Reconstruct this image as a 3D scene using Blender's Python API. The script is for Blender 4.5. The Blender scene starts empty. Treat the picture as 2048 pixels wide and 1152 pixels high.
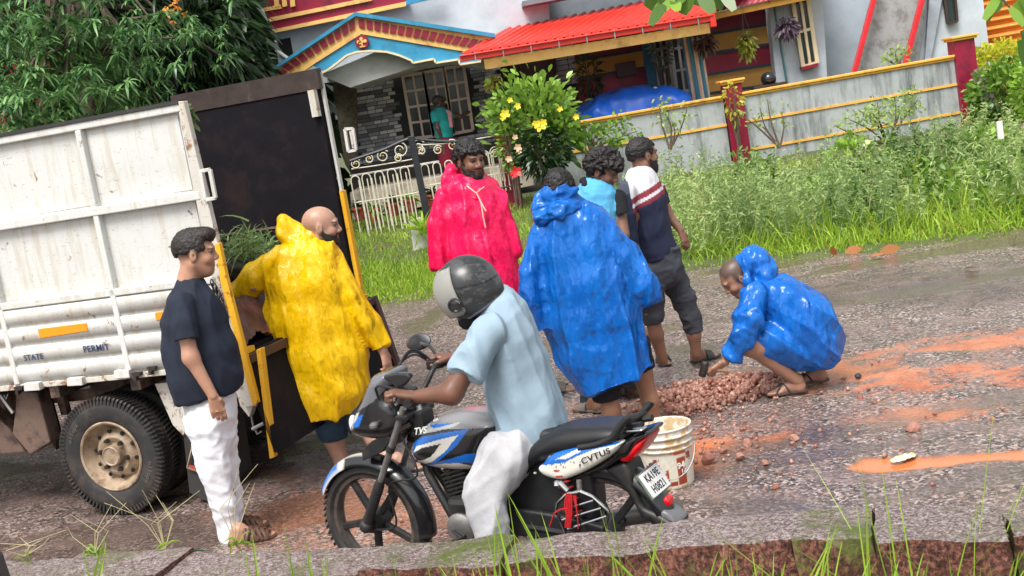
import bpy, math, random
import numpy as np
from mathutils import Vector, Matrix
random.seed(7); rng = np.random.default_rng(7)
SC = bpy.context.scene; COL = SC.collection
R = math.radians
# ------------------------------------------------------------- camera
FPX, H0, PITCH, ROLL = 2500.0, 2.14, R(8.13), R(9.5)
cp, sp, cr, sr = math.cos(PITCH), math.sin(PITCH), math.cos(ROLL), math.sin(ROLL)
CAM = np.array([0, 0, H0]); FW = np.array([0, cp, -sp]); U0 = np.array([0, sp, cp]); R0 = np.array([1.0, 0, 0])
EX = cr*R0 - sr*U0; EY = sr*R0 + cr*U0
cam = bpy.data.cameras.new('camera'); cam_o = bpy.data.objects.new('camera', cam); COL.objects.link(cam_o)
cam.sensor_width = 36; cam.lens = 36*FPX/2048; cam.clip_start = .1; cam.clip_end = 400
cam_o.matrix_world = Matrix(((EX[0], EY[0], -FW[0], 0), (EX[1], EY[1], -FW[1], 0), (EX[2], EY[2], -FW[2], H0), (0, 0, 0, 1)))
SC.camera = cam_o
SC.render.resolution_x = 1024; SC.render.resolution_y = 576
# ------------------------------------------------------------- sky and sun
W = bpy.data.worlds.new('World'); SC.world = W; W.use_nodes = True
nt = W.node_tree; nt.nodes.clear()
sky = nt.nodes.new('ShaderNodeTexSky'); sky.sky_type = 'NISHITA'; sky.sun_disc = False
SUN_EL, SUN_AZ = R(58), R(205)          # azimuth clockwise from +Y
sky.sun_elevation = SUN_EL; sky.sun_rotation = SUN_AZ; sky.dust_density = 4; sky.air_density = 1.6
hs = nt.nodes.new('ShaderNodeHueSaturation'); hs.inputs['Saturation'].default_value = .22
bg = nt.nodes.new('ShaderNodeBackground'); bg.inputs['Strength'].default_value = .13
wo = nt.nodes.new('ShaderNodeOutputWorld')
nt.links.new(sky.outputs[0], hs.inputs['Color']); nt.links.new(hs.outputs[0], bg.inputs[0]); nt.links.new(bg.outputs[0], wo.inputs[0])
sl = bpy.data.lights.new('sun', 'SUN'); sl.energy = 2.2; sl.angle = R(26); sl.color = (1, .96, .9)
so = bpy.data.objects.new('sun', sl); COL.objects.link(so)
sd = Vector((math.sin(SUN_AZ)*math.cos(SUN_EL), math.cos(SUN_AZ)*math.cos(SUN_EL), math.sin(SUN_EL)))
so.rotation_euler = sd.to_track_quat('Z', 'Y').to_euler(); so.location = (0, 0, 12)
vs = SC.view_settings; vs.view_transform = 'Standard'; vs.look = 'None'; vs.gamma = 1; vs.use_curve_mapping = False
vs.exposure = 0.74
# ------------------------------------------------------------- projection helpers: photo pixel (2048 wide) -> point of the place
def ray(px, py): return FW + ((px-1024)/FPX)*EX + ((576-py)/FPX)*EY
def P(px, py, Y): d = ray(px, py); return CAM + d*(Y/d[1])
def G(px, py, z=0.): d = ray(px, py); return CAM + d*((z-H0)/d[2])
def PL(px, py, p0, n): d = ray(px, py); return CAM + d*(np.dot(np.array(p0)-CAM, n)/np.dot(d, n))
def A(*v): return np.array(v, float)
def nrm(v): v = np.asarray(v, float); return v/(np.linalg.norm(v)+1e-12)
# ------------------------------------------------------------- objects
WM = {}
def tag(o, label=None, cat=None, group=None, kind=None):
    if label: o['label'] = label
    if cat: o['category'] = cat
    if group: o['group'] = group
    if kind: o['kind'] = kind
    return o
def thing(name, label, cat, loc=(0, 0, 0), group=None, kind=None):
    o = bpy.data.objects.new(name, None); COL.objects.link(o); o.empty_display_size = .2
    o.location = [float(c) for c in loc]; WM[o.name] = Matrix.Translation(Vector(o.location))
    return tag(o, label, cat, group, kind)
def link(name, me, mat=None, parent=None, smooth=False):
    o = bpy.data.objects.new(name, me)
    if mat is not None:
        for m in (mat if isinstance(mat, (list, tuple)) else [mat]): me.materials.append(m)
    COL.objects.link(o)
    if smooth: me.polygons.foreach_set('use_smooth', [True]*len(me.polygons))
    if parent is not None:
        o.parent = parent; pm = WM.get(parent.name, Matrix.Identity(4)); o.matrix_parent_inverse = pm.inverted()
        WM[o.name] = Matrix.Identity(4)
    elif len(me.vertices):
        c = np.empty(len(me.vertices)*3, np.float32); me.vertices.foreach_get('co', c); c = c.reshape(-1, 3)
        b = Vector(((c[:, 0].min()+c[:, 0].max())/2, (c[:, 1].min()+c[:, 1].max())/2, c[:, 2].min()))
        me.transform(Matrix.Translation(-b)); o.location = b
        WM[o.name] = Matrix.Translation(b)
    return o
def mesh_np(name, V, Q, mi=None, col=None):
    """fast mesh from arrays; Q = (n,3) or (n,4)"""
    V = np.asarray(V, np.float32).reshape(-1, 3); Q = np.asarray(Q, np.int32); k = Q.shape[1]
    me = bpy.data.meshes.new(name); me.vertices.add(len(V)); me.vertices.foreach_set('co', V.ravel())
    me.loops.add(Q.size); me.loops.foreach_set('vertex_index', Q.ravel())
    me.polygons.add(len(Q)); me.polygons.foreach_set('loop_start', np.arange(0, Q.size, k, dtype=np.int32))
    if mi is not None: me.polygons.foreach_set('material_index', np.asarray(mi, np.int32))
    me.update(calc_edges=True)
    if col is not None:
        a = me.color_attributes.new('Col', 'FLOAT_COLOR', 'POINT')
        c = np.ones((len(V), 4), np.float32); c[:, :3] = col; a.data.foreach_set('color', c.ravel())
    me.validate(); return me
class MB:
    """collects simple solids in world coordinates, linked as one mesh object"""
    def __init__(s): s.v = []; s.f = []; s.m = []
    def add(s, v, f, mi=0):
        b = len(s.v); s.v += [tuple(map(float, p)) for p in v]; s.f += [tuple(i+b for i in q) for q in f]; s.m += [mi]*len(f); return s
    def hexa(s, c, mi=0):      # 8 corners: bottom 4 ccw, top 4 ccw
        return s.add(c, [(3, 2, 1, 0), (4, 5, 6, 7), (0, 1, 5, 4), (1, 2, 6, 5), (2, 3, 7, 6), (3, 0, 4, 7)], mi)
    def box(s, lo, hi, mi=0):
        (a, b, c), (d, e, f) = lo, hi
        return s.hexa([(a, b, c), (d, b, c), (d, e, c), (a, e, c), (a, b, f), (d, b, f), (d, e, f), (a, e, f)], mi)
    def obox(s, c, ax, ay, az, mi=0):   # centre and three half-axis vectors
        c, ax, ay, az = map(np.asarray, (c, ax, ay, az))
        return s.hexa([c-ax-ay-az, c+ax-ay-az, c+ax+ay-az, c-ax+ay-az, c-ax-ay+az, c+ax-ay+az, c+ax+ay+az, c-ax+ay+az], mi)
    def bar(s, p, q, w, d, up=(0, 1, 0), mi=0):   # rectangular bar p->q, width w across, depth d along up
        p, q, up = A(*p), A(*q), A(*up); t = nrm(q-p); a = nrm(np.cross(t, up)); b = np.cross(a, t)
        return s.obox((p+q)/2, (q-p)/2, a*w/2, b*d/2, mi)
    def prism(s, pts, off, mi=0):   # polygon extruded by vector off
        pts = [A(*p) for p in pts]; off = A(*off); n = len(pts)
        f = [tuple(range(n)), tuple(range(2*n-1, n-1, -1))] + [((i+1) % n, i, n+i, n+(i+1) % n) for i in range(n)]
        return s.add(pts+[p+off for p in pts], f, mi)
    def tube(s, pts, r, n=8, mi=0, cap=True):
        pts = [A(*p) for p in pts]; m = len(pts); rs = r if isinstance(r, (list, tuple)) else [r]*m
        V = []; F = []; up = None
        for i, p in enumerate(pts):
            t = nrm(pts[min(i+1, m-1)]-pts[max(i-1, 0)])
            if up is None: up = A(0, 0, 1) if abs(t[2]) < .9 else A(1, 0, 0)
            a = nrm(np.cross(t, up)); b = np.cross(a, t); up = b
            for k in range(n):
                g = 2*math.pi*k/n; V.append(p+rs[i]*(math.cos(g)*a+math.sin(g)*b))
        for i in range(m-1):
            for k in range(n): F.append((i*n+k, i*n+(k+1) % n, (i+1)*n+(k+1) % n, (i+1)*n+k))
        if cap: F += [tuple(range(n-1, -1, -1)), tuple(range((m-1)*n, m*n))]
        return s.add(V, F, mi)
    def lathe(s, c, ax, prof, n=24, mi=0, ref=None, closed=False):   # prof = [(radius, along axis)]
        c, ax = A(*c), nrm(ax); a = nrm(np.cross(ax, ref if ref is not None else (A(0, 0, 1) if abs(ax[2]) < .9 else A(1, 0, 0)))); b = np.cross(ax, a)
        V = []; F = []; m = len(prof)
        for r, h in prof:
            for k in range(n): g = 2*math.pi*k/n; V.append(c+ax*h+r*(math.cos(g)*a+math.sin(g)*b))
        for i in range(m if closed else m-1):
            j = (i+1) % m
            for k in range(n): F.append((i*n+k, i*n+(k+1) % n, j*n+(k+1) % n, j*n+k))
        return s.add(V, F, mi)
    def ball(s, c, r, n=10, mi=0):
        r = A(*r) if hasattr(r, '__len__') else A(r, r, r); c = A(*c); V = []; F = []; m = n//2+1
        for i in range(m):
            th = math.pi*i/(m-1)
            for k in range(n): g = 2*math.pi*k/n; V.append(c+r*A(math.sin(th)*math.cos(g), math.sin(th)*math.sin(g), math.cos(th)))
        for i in range(m-1):
            for k in range(n): F.append((i*n+k, (i+1)*n+k, (i+1)*n+(k+1) % n, i*n+(k+1) % n))
        return s.add(V, F, mi)
    def build(s, name, mat, parent=None, smooth=False, bevel=0):
        me = bpy.data.meshes.new(name); me.from_pydata(s.v, [], s.f); me.polygons.foreach_set('material_index', s.m); me.validate(); me.update()
        import bmesh
        bm = bmesh.new(); bm.from_mesh(me); bmesh.ops.recalc_face_normals(bm, faces=bm.faces); bm.to_mesh(me); bm.free()
        o = link(name, me, mat, parent, smooth)
        if smooth and len(me.polygons) and smooth != 'all': me.set_sharp_from_angle(angle=R(40))
        if bevel:
            b = o.modifiers.new('bevel', 'BEVEL'); b.width = bevel; b.segments = 2; b.limit_method = 'ANGLE'
        return o
def panel(name, pts, Y, t, mat, parent=None, bevel=0):   # polygon traced on the plane y=Y, thickness t to the back
    return MB().prism([P(x, y, Y) for x, y in pts], (0, t, 0)).build(name, mat, parent, bevel=bevel)
def copy_shared(src, name, parent, mw):
    o = src.copy(); o.name = name; COL.objects.link(o)
    o.parent = parent; o.matrix_parent_inverse = (WM.get(parent.name, Matrix.Identity(4)).inverted() if parent else Matrix.Identity(4))
    o.matrix_basis = mw; return o
# ------------------------------------------------------------- noise on arrays
def _hash(i, j, k, s):
    n = (i*374761393 + j*668265263 + k*2147483647 + s*1274126177) & 0xffffffff
    n = ((n ^ (n >> 13))*1103515245) & 0xffffffff; n = ((n ^ (n >> 15))*2246822519) & 0xffffffff
    return (n ^ (n >> 16)) & 0xffff
def pn(Pt, s=0):
    Pt = np.asarray(Pt, np.float64); i = np.floor(Pt).astype(np.int64); f = Pt-i; u = f*f*(3-2*f); out = 0
    for dx in (0, 1):
        wx = u[:, 0] if dx else 1-u[:, 0]
        for dy in (0, 1):
            wy = u[:, 1] if dy else 1-u[:, 1]
            for dz in (0, 1):
                wz = u[:, 2] if dz else 1-u[:, 2]
                out = out + wx*wy*wz*(_hash(i[:, 0]+dx, i[:, 1]+dy, i[:, 2]+dz, s)/32767.5-1)
    return out
def fbm(Pt, s=0, o=3):
    Pt = np.asarray(Pt, float); r = 0; a = 1
    for k in range(o): r = r+a*pn(Pt*2**k+17.3*k, s+k); a *= .5
    return r
def ridge(Pt, s, p=2.): return (1-np.abs(pn(Pt, s)))**p
# ------------------------------------------------------------- implicit surfaces -> one continuous skin
class Field:
    def __init__(s, lo, hi, h, frame=None):
        s.h = h; s.lo = np.asarray(lo, float)-3*h; n = np.ceil((np.asarray(hi)-s.lo)/h).astype(int)+4
        s.v = np.full(n, .3, np.float32); s.id = np.zeros(n, np.uint8); s.frame = frame
        s.ax = [s.lo[i]+h*np.arange(n[i]) for i in range(3)]
    def _sl(s, lo, hi, pad):
        r = []
        for i in range(3):
            a = int(max(0, math.floor((lo[i]-pad-s.lo[i])/s.h))); b = int(min(s.v.shape[i], math.ceil((hi[i]+pad-s.lo[i])/s.h)+1))
            r.append(slice(a, max(a, b)))
        return tuple(r), s.ax[0][r[0]][:, None, None], s.ax[1][r[1]][None, :, None], s.ax[2][r[2]][None, None, :]
    def put(s, sl, d, k, idx=0, sub=False):
        a = s.v[sl]; d = d.astype(np.float32)
        if d.size == 0: return s
        if sub:
            d = -d; k = max(k, 1e-6); h = np.clip(.5-.5*(d-a)/k, 0, 1); s.v[sl] = a*h+d*(1-h)+k*h*(1-h); return s
        s.id[sl] = np.where(d < a, idx, s.id[sl])
        if k <= 0: s.v[sl] = np.minimum(a, d)
        else: h = np.clip(.5+.5*(a-d)/k, 0, 1); s.v[sl] = a*(1-h)+d*h-k*h*(1-h)
        return s
    def seg(s, p, q, a0, a1, b0=None, b1=None, side=None, k=.03, idx=0, sub=False, flat=False):
        """tapered limb p->q; a = half width along side, b = the other half width"""
        p, q = A(*p), A(*q); b0 = a0 if b0 is None else b0; b1 = a1 if b1 is None else b1
        m = max(a0, a1, b0, b1); sl, X, Y, Z = s._sl(np.minimum(p, q), np.maximum(p, q), m+k+2*s.h)
        e = q-p; L = max(e@e, 1e-9); X, Y, Z = X-p[0], Y-p[1], Z-p[2]
        t = np.clip((X*e[0]+Y*e[1]+Z*e[2])/L, 0, 1); dx, dy, dz = X-t*e[0], Y-t*e[1], Z-t*e[2]
        r2 = dx*dx+dy*dy+dz*dz; a = a0+(a1-a0)*t
        if side is None or (a0 == b0 and a1 == b1): d = np.sqrt(r2)-a
        else:
            sd_ = nrm(side); ds = dx*sd_[0]+dy*sd_[1]+dz*sd_[2]; b = b0+(b1-b0)*t
            g = np.sqrt(ds*ds/(a*a)+np.maximum(r2-ds*ds, 0)/(b*b)); d = (g-1)*np.minimum(a, b)
        if flat: le = math.sqrt(L); d = np.maximum(d, ((X-e[0])*e[0]+(Y-e[1])*e[1]+(Z-e[2])*e[2])/le)
        return s.put(sl, d, k, idx, sub)
    def ell(s, c, r, fr=None, k=.02, idx=0, sub=False):
        """ellipsoid; fr = 3x3 rows of axes"""
        c = A(*c); r = A(*r); fr = np.eye(3) if fr is None else fr; m = r.max(); sl, X, Y, Z = s._sl(c, c, m+k+2*s.h)
        X, Y, Z = X-c[0], Y-c[1], Z-c[2]; g = 0
        for i in range(3): w = (X*fr[i][0]+Y*fr[i][1]+Z*fr[i][2])/r[i]; g = g+w*w
        return s.put(sl, (np.sqrt(g)-1)*r.min(), k, idx, sub)
    def cut(s, p, n, k=.004):      # remove what lies on the +n side of the plane
        p, n = A(*p), nrm(n); X, Y, Z = s.ax[0][:, None, None]-p[0], s.ax[1][None, :, None]-p[1], s.ax[2][None, None, :]-p[2]
        d = X*n[0]+Y*n[1]+Z*n[2]; s.v = np.maximum(s.v, d.astype(np.float32)); return s
    def grid(s): return np.stack(np.meshgrid(*s.ax, indexing='ij'), -1)
    def nets(s):
        v = s.v; S = v < 0; c = np.zeros(tuple(d-1 for d in v.shape), np.int8); cor = [(i, j, k) for i in (0, 1) for j in (0, 1) for k in (0, 1)]
        sh = c.shape
        for i, j, k in cor: c += S[i:i+sh[0], j:j+sh[1], k:k+sh[2]]
        act = (c > 0) & (c < 8); idx = np.argwhere(act); n = len(idx); vid = np.full(sh, -1, np.int32); vid[act] = np.arange(n)
        acc = np.zeros((n, 3)); cnt = np.zeros(n)
        val = {q: v[idx[:, 0]+q[0], idx[:, 1]+q[1], idx[:, 2]+q[2]] for q in cor}
        for a in cor:
            for ax in range(3):
                if a[ax]: continue
                b = list(a); b[ax] = 1; b = tuple(b); va, vb = val[a], val[b]; m = (va < 0) != (vb < 0)
                t = va[m]/(va[m]-vb[m]); o = np.tile(np.array(a, float), (m.sum(), 1)); o[:, ax] += t; acc[m] += o; cnt[m] += 1
        pos = s.lo+(idx+acc/cnt[:, None])*s.h; F = []
        for ax in range(3):
            o1, o2 = (ax+1) % 3, (ax+2) % 3
            lo_ = [slice(None)]*3; hi_ = [slice(None)]*3; lo_[ax] = slice(0, -1); hi_[ax] = slice(1, None)
            sa, sb = S[tuple(lo_)], S[tuple(hi_)]; e = np.argwhere(sa != sb)
            m = (e[:, o1] > 0) & (e[:, o2] > 0) & (e[:, o1] < v.shape[o1]-1) & (e[:, o2] < v.shape[o2]-1); e = e[m]
            fl = sa[e[:, 0], e[:, 1], e[:, 2]]; q = []
            for d1, d2 in ((-1, -1), (0, -1), (0, 0), (-1, 0)):
                w = e.copy(); w[:, o1] += d1; w[:, o2] += d2; q.append(vid[w[:, 0], w[:, 1], w[:, 2]])
            q = np.stack(q, 1); q[~fl] = q[~fl][:, ::-1]; F.append(q)
        F = np.concatenate(F); ids = s.id[idx[:, 0], idx[:, 1], idx[:, 2]]
        return pos, F, ids
def normals(V, F):
    a, b, c, d = V[F[:, 0]], V[F[:, 1]], V[F[:, 2]], V[F[:, 3]]; n = np.cross(c-a, d-b); N = np.zeros_like(V)
    for i in range(4): np.add.at(N, F[:, i], n)
    return N/(np.linalg.norm(N, axis=1, keepdims=True)+1e-12)
def relax(V, F, n=1, w=.5):
    for _ in range(n):
        S = np.zeros_like(V); c = np.zeros(len(V))
        for i in range(4):
            j = (i+1) % 4; np.add.at(S, F[:, i], V[F[:, j]]); np.add.at(S, F[:, j], V[F[:, i]]); np.add.at(c, F[:, i], 1); np.add.at(c, F[:, j], 1)
        V = V*(1-w)+w*S/np.maximum(c, 1)[:, None]
    return V
def poly_sdf(poly, X, Z):
    poly = np.asarray(poly, float); d = np.full(X.shape, 1e9); sgn = np.ones(X.shape); n = len(poly)
    for i in range(n):
        a, b = poly[i], poly[i-1]; e = b-a; wx, wz = X-a[0], Z-a[1]; t = np.clip((wx*e[0]+wz*e[1])/(e@e+1e-12), 0, 1)
        d = np.minimum(d, (wx-t*e[0])**2+(wz-t*e[1])**2)
        c1 = Z >= a[1]; c2 = Z < b[1]; c3 = e[0]*wz > e[1]*wx
        sgn = np.where((c1 & c2 & c3) | (~c1 & ~c2 & ~c3), -sgn, sgn)
    return sgn*np.sqrt(d)
def spline(pts, n=6, closed=True):
    pts = np.asarray(pts, float); m = len(pts); out = []
    for i in range(m if closed else m-1):
        g = lambda k: pts[k % m] if closed else pts[min(max(k, 0), m-1)]
        p0, p1, p2, p3 = g(i-1), g(i), g(i+1), g(i+2)
        for t in np.linspace(0, 1, n, endpoint=False):
            out.append(.5*((2*p1)+(-p0+p2)*t+(2*p0-5*p1+4*p2-p3)*t*t+(-p0+3*p1-3*p2+p3)*t**3))
    if not closed: out.append(pts[-1])
    return np.array(out)
# ------------------------------------------------------------- materials
MC = {}
def nodes(name):
    m = bpy.data.materials.new(name); m.use_nodes = True; t = m.node_tree; b = t.nodes['Principled BSDF']; return m, t, b
def N(t, typ, **k):
    n = t.nodes.new(typ)
    for a, v in k.items():
        if a in n.inputs: n.inputs[a].default_value = v
        else: setattr(n, a, v)
    return n
def noise_n(t, co, scale, detail=4, rough=.6, dist=0):
    n = N(t, 'ShaderNodeTexNoise'); n.inputs['Scale'].default_value = scale; n.inputs['Detail'].default_value = detail
    n.inputs['Roughness'].default_value = rough; n.inputs['Distortion'].default_value = dist
    if co is not None: t.links.new(co, n.inputs['Vector'])
    return n
def ramp(t, fac, stops):
    r = t.nodes.new('ShaderNodeValToRGB'); e = r.color_ramp.elements
    while len(e) < len(stops): e.new(.5)
    for i, (p, c) in enumerate(stops): e[i].position = p; e[i].color = (c, c, c, 1) if not hasattr(c, '__len__') else (*c[:3], 1)
    t.links.new(fac, r.inputs[0]); return r
def mixc(t, fac, a, b, mode='MIX'):
    m = t.nodes.new('ShaderNodeMix'); m.data_type = 'RGBA'; m.blend_type = mode
    for s_, v in ((m.inputs[0], fac), (m.inputs[6], a), (m.inputs[7], b)):
        if hasattr(v, 'is_linked') or isinstance(v, bpy.types.NodeSocket): t.links.new(v, s_)
        elif hasattr(v, '__len__'): s_.default_value = (*v[:3], 1)
        else: s_.default_value = v
    return m.outputs[2]
def bump(t, b, h, strength=.3, dist=.01, prev=None):
    n = t.nodes.new('ShaderNodeBump'); n.inputs['Strength'].default_value = strength; n.inputs['Distance'].default_value = dist
    t.links.new(h, n.inputs['Height'])
    if prev is not None: t.links.new(prev, n.inputs['Normal'])
    t.links.new(n.outputs[0], b.inputs['Normal']); return n.outputs[0]
def M(name, col, rough=.6, var=.2, vs=6, bs=0, bscale=80, metal=0, dirt=None, dirt_amt=.5, dirt_scale=3, streak=False, spec=.5, coat=0, emit=None):
    if name in MC: return MC[name]
    m, t, b = nodes(name); co = N(t, 'ShaderNodeTexCoord').outputs['Object']
    n1 = noise_n(t, co, vs, 5, .65); lo = [c*(1-var) for c in col]; hi = [min(1, c*(1+var)) for c in col]
    c = mixc(t, ramp(t, n1.outputs[0], [(.3, 0), (.7, 1)]).outputs[0], lo, hi)
    if dirt is not None:
        mp = N(t, 'ShaderNodeMapping'); mp.inputs['Scale'].default_value = (1, 1, .15) if streak else (1, 1, 1); t.links.new(co, mp.inputs[0])
        n2 = noise_n(t, mp.outputs[0], dirt_scale*(3 if streak else 1), 6, .7)
        c = mixc(t, ramp(t, n2.outputs[0], [(.62-dirt_amt*.3, 0), (.78-dirt_amt*.2, 1)]).outputs[0], c, dirt)
    t.links.new(c, b.inputs['Base Color']); b.inputs['Metallic'].default_value = metal; b.inputs['Specular IOR Level'].default_value = spec
    r = N(t, 'ShaderNodeMapRange'); r.inputs[3].default_value = max(.03, rough-.1); r.inputs[4].default_value = min(1, rough+.12); t.links.new(n1.outputs[0], r.inputs[0]); t.links.new(r.outputs[0], b.inputs['Roughness'])
    if coat: b.inputs['Coat Weight'].default_value = coat; b.inputs['Coat Roughness'].default_value = .12
    if bs: bump(t, b, noise_n(t, co, bscale, 4).outputs[0], bs, .004)
    MC[name] = m; return m
def leafmat(name, dark, light, rough=.45, tr=.35):
    if name in MC: return MC[name]
    m, t, b = nodes(name); a = N(t, 'ShaderNodeAttribute'); a.attribute_name = 'Col'
    s = N(t, 'ShaderNodeSeparateColor'); t.links.new(a.outputs['Color'], s.inputs[0])
    c = mixc(t, s.outputs[0], dark, light); c = mixc(t, s.outputs[1], c, (.35, .22, .06))
    t.links.new(c, b.inputs['Base Color']); b.inputs['Roughness'].default_value = rough
    tl = N(t, 'ShaderNodeBsdfTranslucent'); t.links.new(c, tl.inputs[0]); mx = N(t, 'ShaderNodeMixShader'); mx.inputs[0].default_value = tr
    t.links.new(b.outputs[0], mx.inputs[1]); t.links.new(tl.outputs[0], mx.inputs[2]); t.links.new(mx.outputs[0], t.nodes['Material Output'].inputs[0])
    MC[name] = m; return m
# ------------------------------------------------------------- leaves and blades
def strips(Pt, D, L, Wd, droop, k=3, prof='leaf', tint=None, brown=None, side=None, fold=0.):
    """many curved leaves or blades at once: root points, unit directions, lengths, half widths"""
    n = len(Pt); Pt = np.asarray(Pt, float); D = np.asarray(D, float); L = np.broadcast_to(L, n); Wd = np.broadcast_to(Wd, n); dr = np.broadcast_to(droop, n)
    if side is None:
        rv = rng.normal(size=(n, 3)); rv[:, 2] *= .3; side = np.cross(D, rv); side /= np.linalg.norm(side, axis=1, keepdims=True)+1e-9
    tt = np.linspace(0, 1, k+1); V = np.zeros((n, (k+1)*2, 3))
    for i, t in enumerate(tt):
        c = Pt+D*(L*t)[:, None]; c[:, 2] -= dr*L*t*t
        w = {'leaf': math.sin(math.pi*min(max(t, .04), .97))**.8, 'blade': (1-t)**.6*1.0+.03, 'round': math.sin(math.pi*min(max(t, .1), .93))**.45}[prof]
        V[:, 2*i] = c-side*(Wd*w)[:, None]; V[:, 2*i+1] = c+side*(Wd*w)[:, None]
    q = np.array([[2*i, 2*i+1, 2*i+3, 2*i+2] for i in range(k)]); F = (np.arange(n)[:, None, None]*(k+1)*2+q[None]).reshape(-1, 4)
    tn = rng.random(n) if tint is None else np.broadcast_to(tint, n); br = np.zeros(n) if brown is None else np.broadcast_to(brown, n)
    C = np.zeros((n, (k+1)*2, 3), np.float32); C[..., 0] = tn[:, None]; C[..., 1] = br[:, None]
    return V.reshape(-1, 3), F, C.reshape(-1, 3)
def cat(parts):
    V = []; F = []; C = []; b = 0
    for v, f, c in parts: V.append(v); F.append(f+b); C.append(c); b += len(v)
    return np.concatenate(V), np.concatenate(F), np.concatenate(C)
def leafobj(name, parts, mat, parent=None):
    V, F, C = cat(parts) if isinstance(parts, list) else parts
    return link(name, mesh_np(name, V, F, col=C), mat, parent, smooth=True)
def rdir(n, up=0., spread=1.):
    d = rng.normal(size=(n, 3))*spread; d[:, 2] += up; return d/np.linalg.norm(d, axis=1, keepdims=True)
# ============================================================= GROUND, ROAD
def edge_y(x): return 14.95-.42*x
def ground_z(x, y):
    t = np.clip((y-edge_y(x))/7.5, 0, 1); return .5*t*t*(3-2*t)+.02
def sheet(name, xs, ys, zf, mat, mask=None, colf=None, kind='structure'):
    X, Y = np.meshgrid(xs, ys, indexing='ij'); Z = zf(X, Y); V = np.stack([X, Y, Z], -1).reshape(-1, 3); n, m = X.shape
    i, j = np.meshgrid(np.arange(n-1), np.arange(m-1), indexing='ij'); a = (i*m+j).ravel(); F = np.stack([a, a+m, a+m+1, a+1], 1)
    if mask is not None: k = mask(X, Y).ravel(); F = F[k[F].all(1)]
    used = np.zeros(len(V), bool); used[F.ravel()] = 1; mp = np.cumsum(used)-1; V = V[used]; F = mp[F]
    o = link(name, mesh_np(name, V, F, col=None if colf is None else colf(V)), mat, None, True); o['kind'] = kind; return o
def coarse(a, b, lo, hi, st): return np.concatenate([np.linspace(a, lo, 14)[:-1], np.arange(lo, hi, st), np.linspace(hi, b, 14)])
# orange laterite wash and puddles, outlined on the road surface
def gpoly(pts): return np.array([G(x, y)[:2] for x, y in pts])
ORANGE = [[(1655, 748), (1745, 735), (1800, 702), (1880, 682), (1960, 668), (2060, 655), (2060, 690), (1990, 705), (1960, 712), (2060, 735), (2060, 778), (1930, 768), (1860, 790), (1800, 802), (1750, 785), (1690, 772)],
          [(1735, 850), (1790, 838), (1880, 836), (1850, 848), (1770, 853)], [(1300, 880), (1340, 860), (1450, 850), (1520, 862), (1440, 880), (1400, 905), (1420, 925), (1360, 935)],
          [(1560, 735), (1690, 715), (1720, 740), (1660, 765), (1590, 760)]]
PUD_O = [[(1668, 932), (1700, 916), (1790, 912), (1890, 914), (2060, 902), (2060, 922), (1960, 926), (1880, 936), (1770, 943), (1700, 940)]]
HOLE = [[(1860, 712), (1905, 704), (1965, 710), (1955, 722), (1900, 732), (1850, 728)]]
PUD = [[(785, 650), (800, 640), (850, 628), (880, 612), (905, 615), (870, 650), (810, 672)], [(1370, 552), (1400, 540), (1560, 522), (1640, 512), (1600, 528), (1480, 542)],
       [(1330, 690), (1420, 675), (1460, 690), (1400, 705), (1335, 703)], [(1405, 1005), (1480, 990), (1640, 1000), (1660, 1020), (1560, 1042), (1420, 1040)],
       [(475, 955), (540, 944), (600, 950), (560, 968), (480, 972)], [(640, 600), (760, 590), (880, 590), (860, 602), (700, 612)], [(0, 905), (90, 930), (60, 950), (0, 955)]]
REDG = [[(1240, 850), (1330, 780), (1480, 735), (1600, 740), (1640, 770), (1560, 800), (1440, 830), (1400, 870), (1480, 900), (1420, 950), (1300, 930)],
        [(420, 1000), (620, 960), (820, 980), (960, 1100), (1300, 1110), (900, 1200), (400, 1150)], [(1150, 830), (1250, 790), (1340, 800), (1300, 880), (1180, 880)]]
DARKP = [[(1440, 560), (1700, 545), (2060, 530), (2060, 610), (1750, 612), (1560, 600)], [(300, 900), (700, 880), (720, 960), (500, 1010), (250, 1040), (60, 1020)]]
def msk(V, polys, soft=.05, wob=.09, s=0):
    w = np.stack([fbm(V*A(1.6, 1.6, 1), s, 4), fbm(V*A(1.6, 1.6, 1), s+9, 4)], 1)*wob*1.6; x, y = V[:, 0]+w[:, 0], V[:, 1]+w[:, 1]; r = np.zeros(len(V))
    for p in polys: r = np.maximum(r, np.clip(.5-poly_sdf(gpoly(p), x, y)/soft/2, 0, 1))
    return r
ROADC = {}
def road_z(X, Y):
    V = np.stack([X.ravel(), Y.ravel(), 0*X.ravel()], 1)
    near = (V[:, 0] > -6) & (V[:, 0] < 8) & (V[:, 1] < 17); z = np.zeros(len(V)); C = np.zeros((len(V), 3)); v = V[near]
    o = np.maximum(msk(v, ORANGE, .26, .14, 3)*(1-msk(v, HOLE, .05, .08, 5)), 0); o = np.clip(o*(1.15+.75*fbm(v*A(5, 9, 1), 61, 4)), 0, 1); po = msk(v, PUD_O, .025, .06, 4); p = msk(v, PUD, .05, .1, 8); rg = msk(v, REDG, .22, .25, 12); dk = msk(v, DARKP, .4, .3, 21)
    lump = fbm(v*9, 5, 3)*.006+fbm(v*30, 7, 2)*.0022+fbm(v*1.1, 8, 2)*.012
    rut = fbm(v*A(.55, 2.4, 1), 31, 4); pw = np.clip((rut-.30)*5, 0, 1)*.9; p = np.maximum(p, pw)*.62
    wet = np.maximum(np.maximum(po, p), 0); z_ = lump*(1-.93*np.clip(wet*1.6, 0, 1))-.010*wet-.002*o
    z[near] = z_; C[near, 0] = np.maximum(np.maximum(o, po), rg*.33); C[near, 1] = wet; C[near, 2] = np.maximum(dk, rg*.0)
    ROADC['C'] = C; return z.reshape(X.shape)
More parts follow.
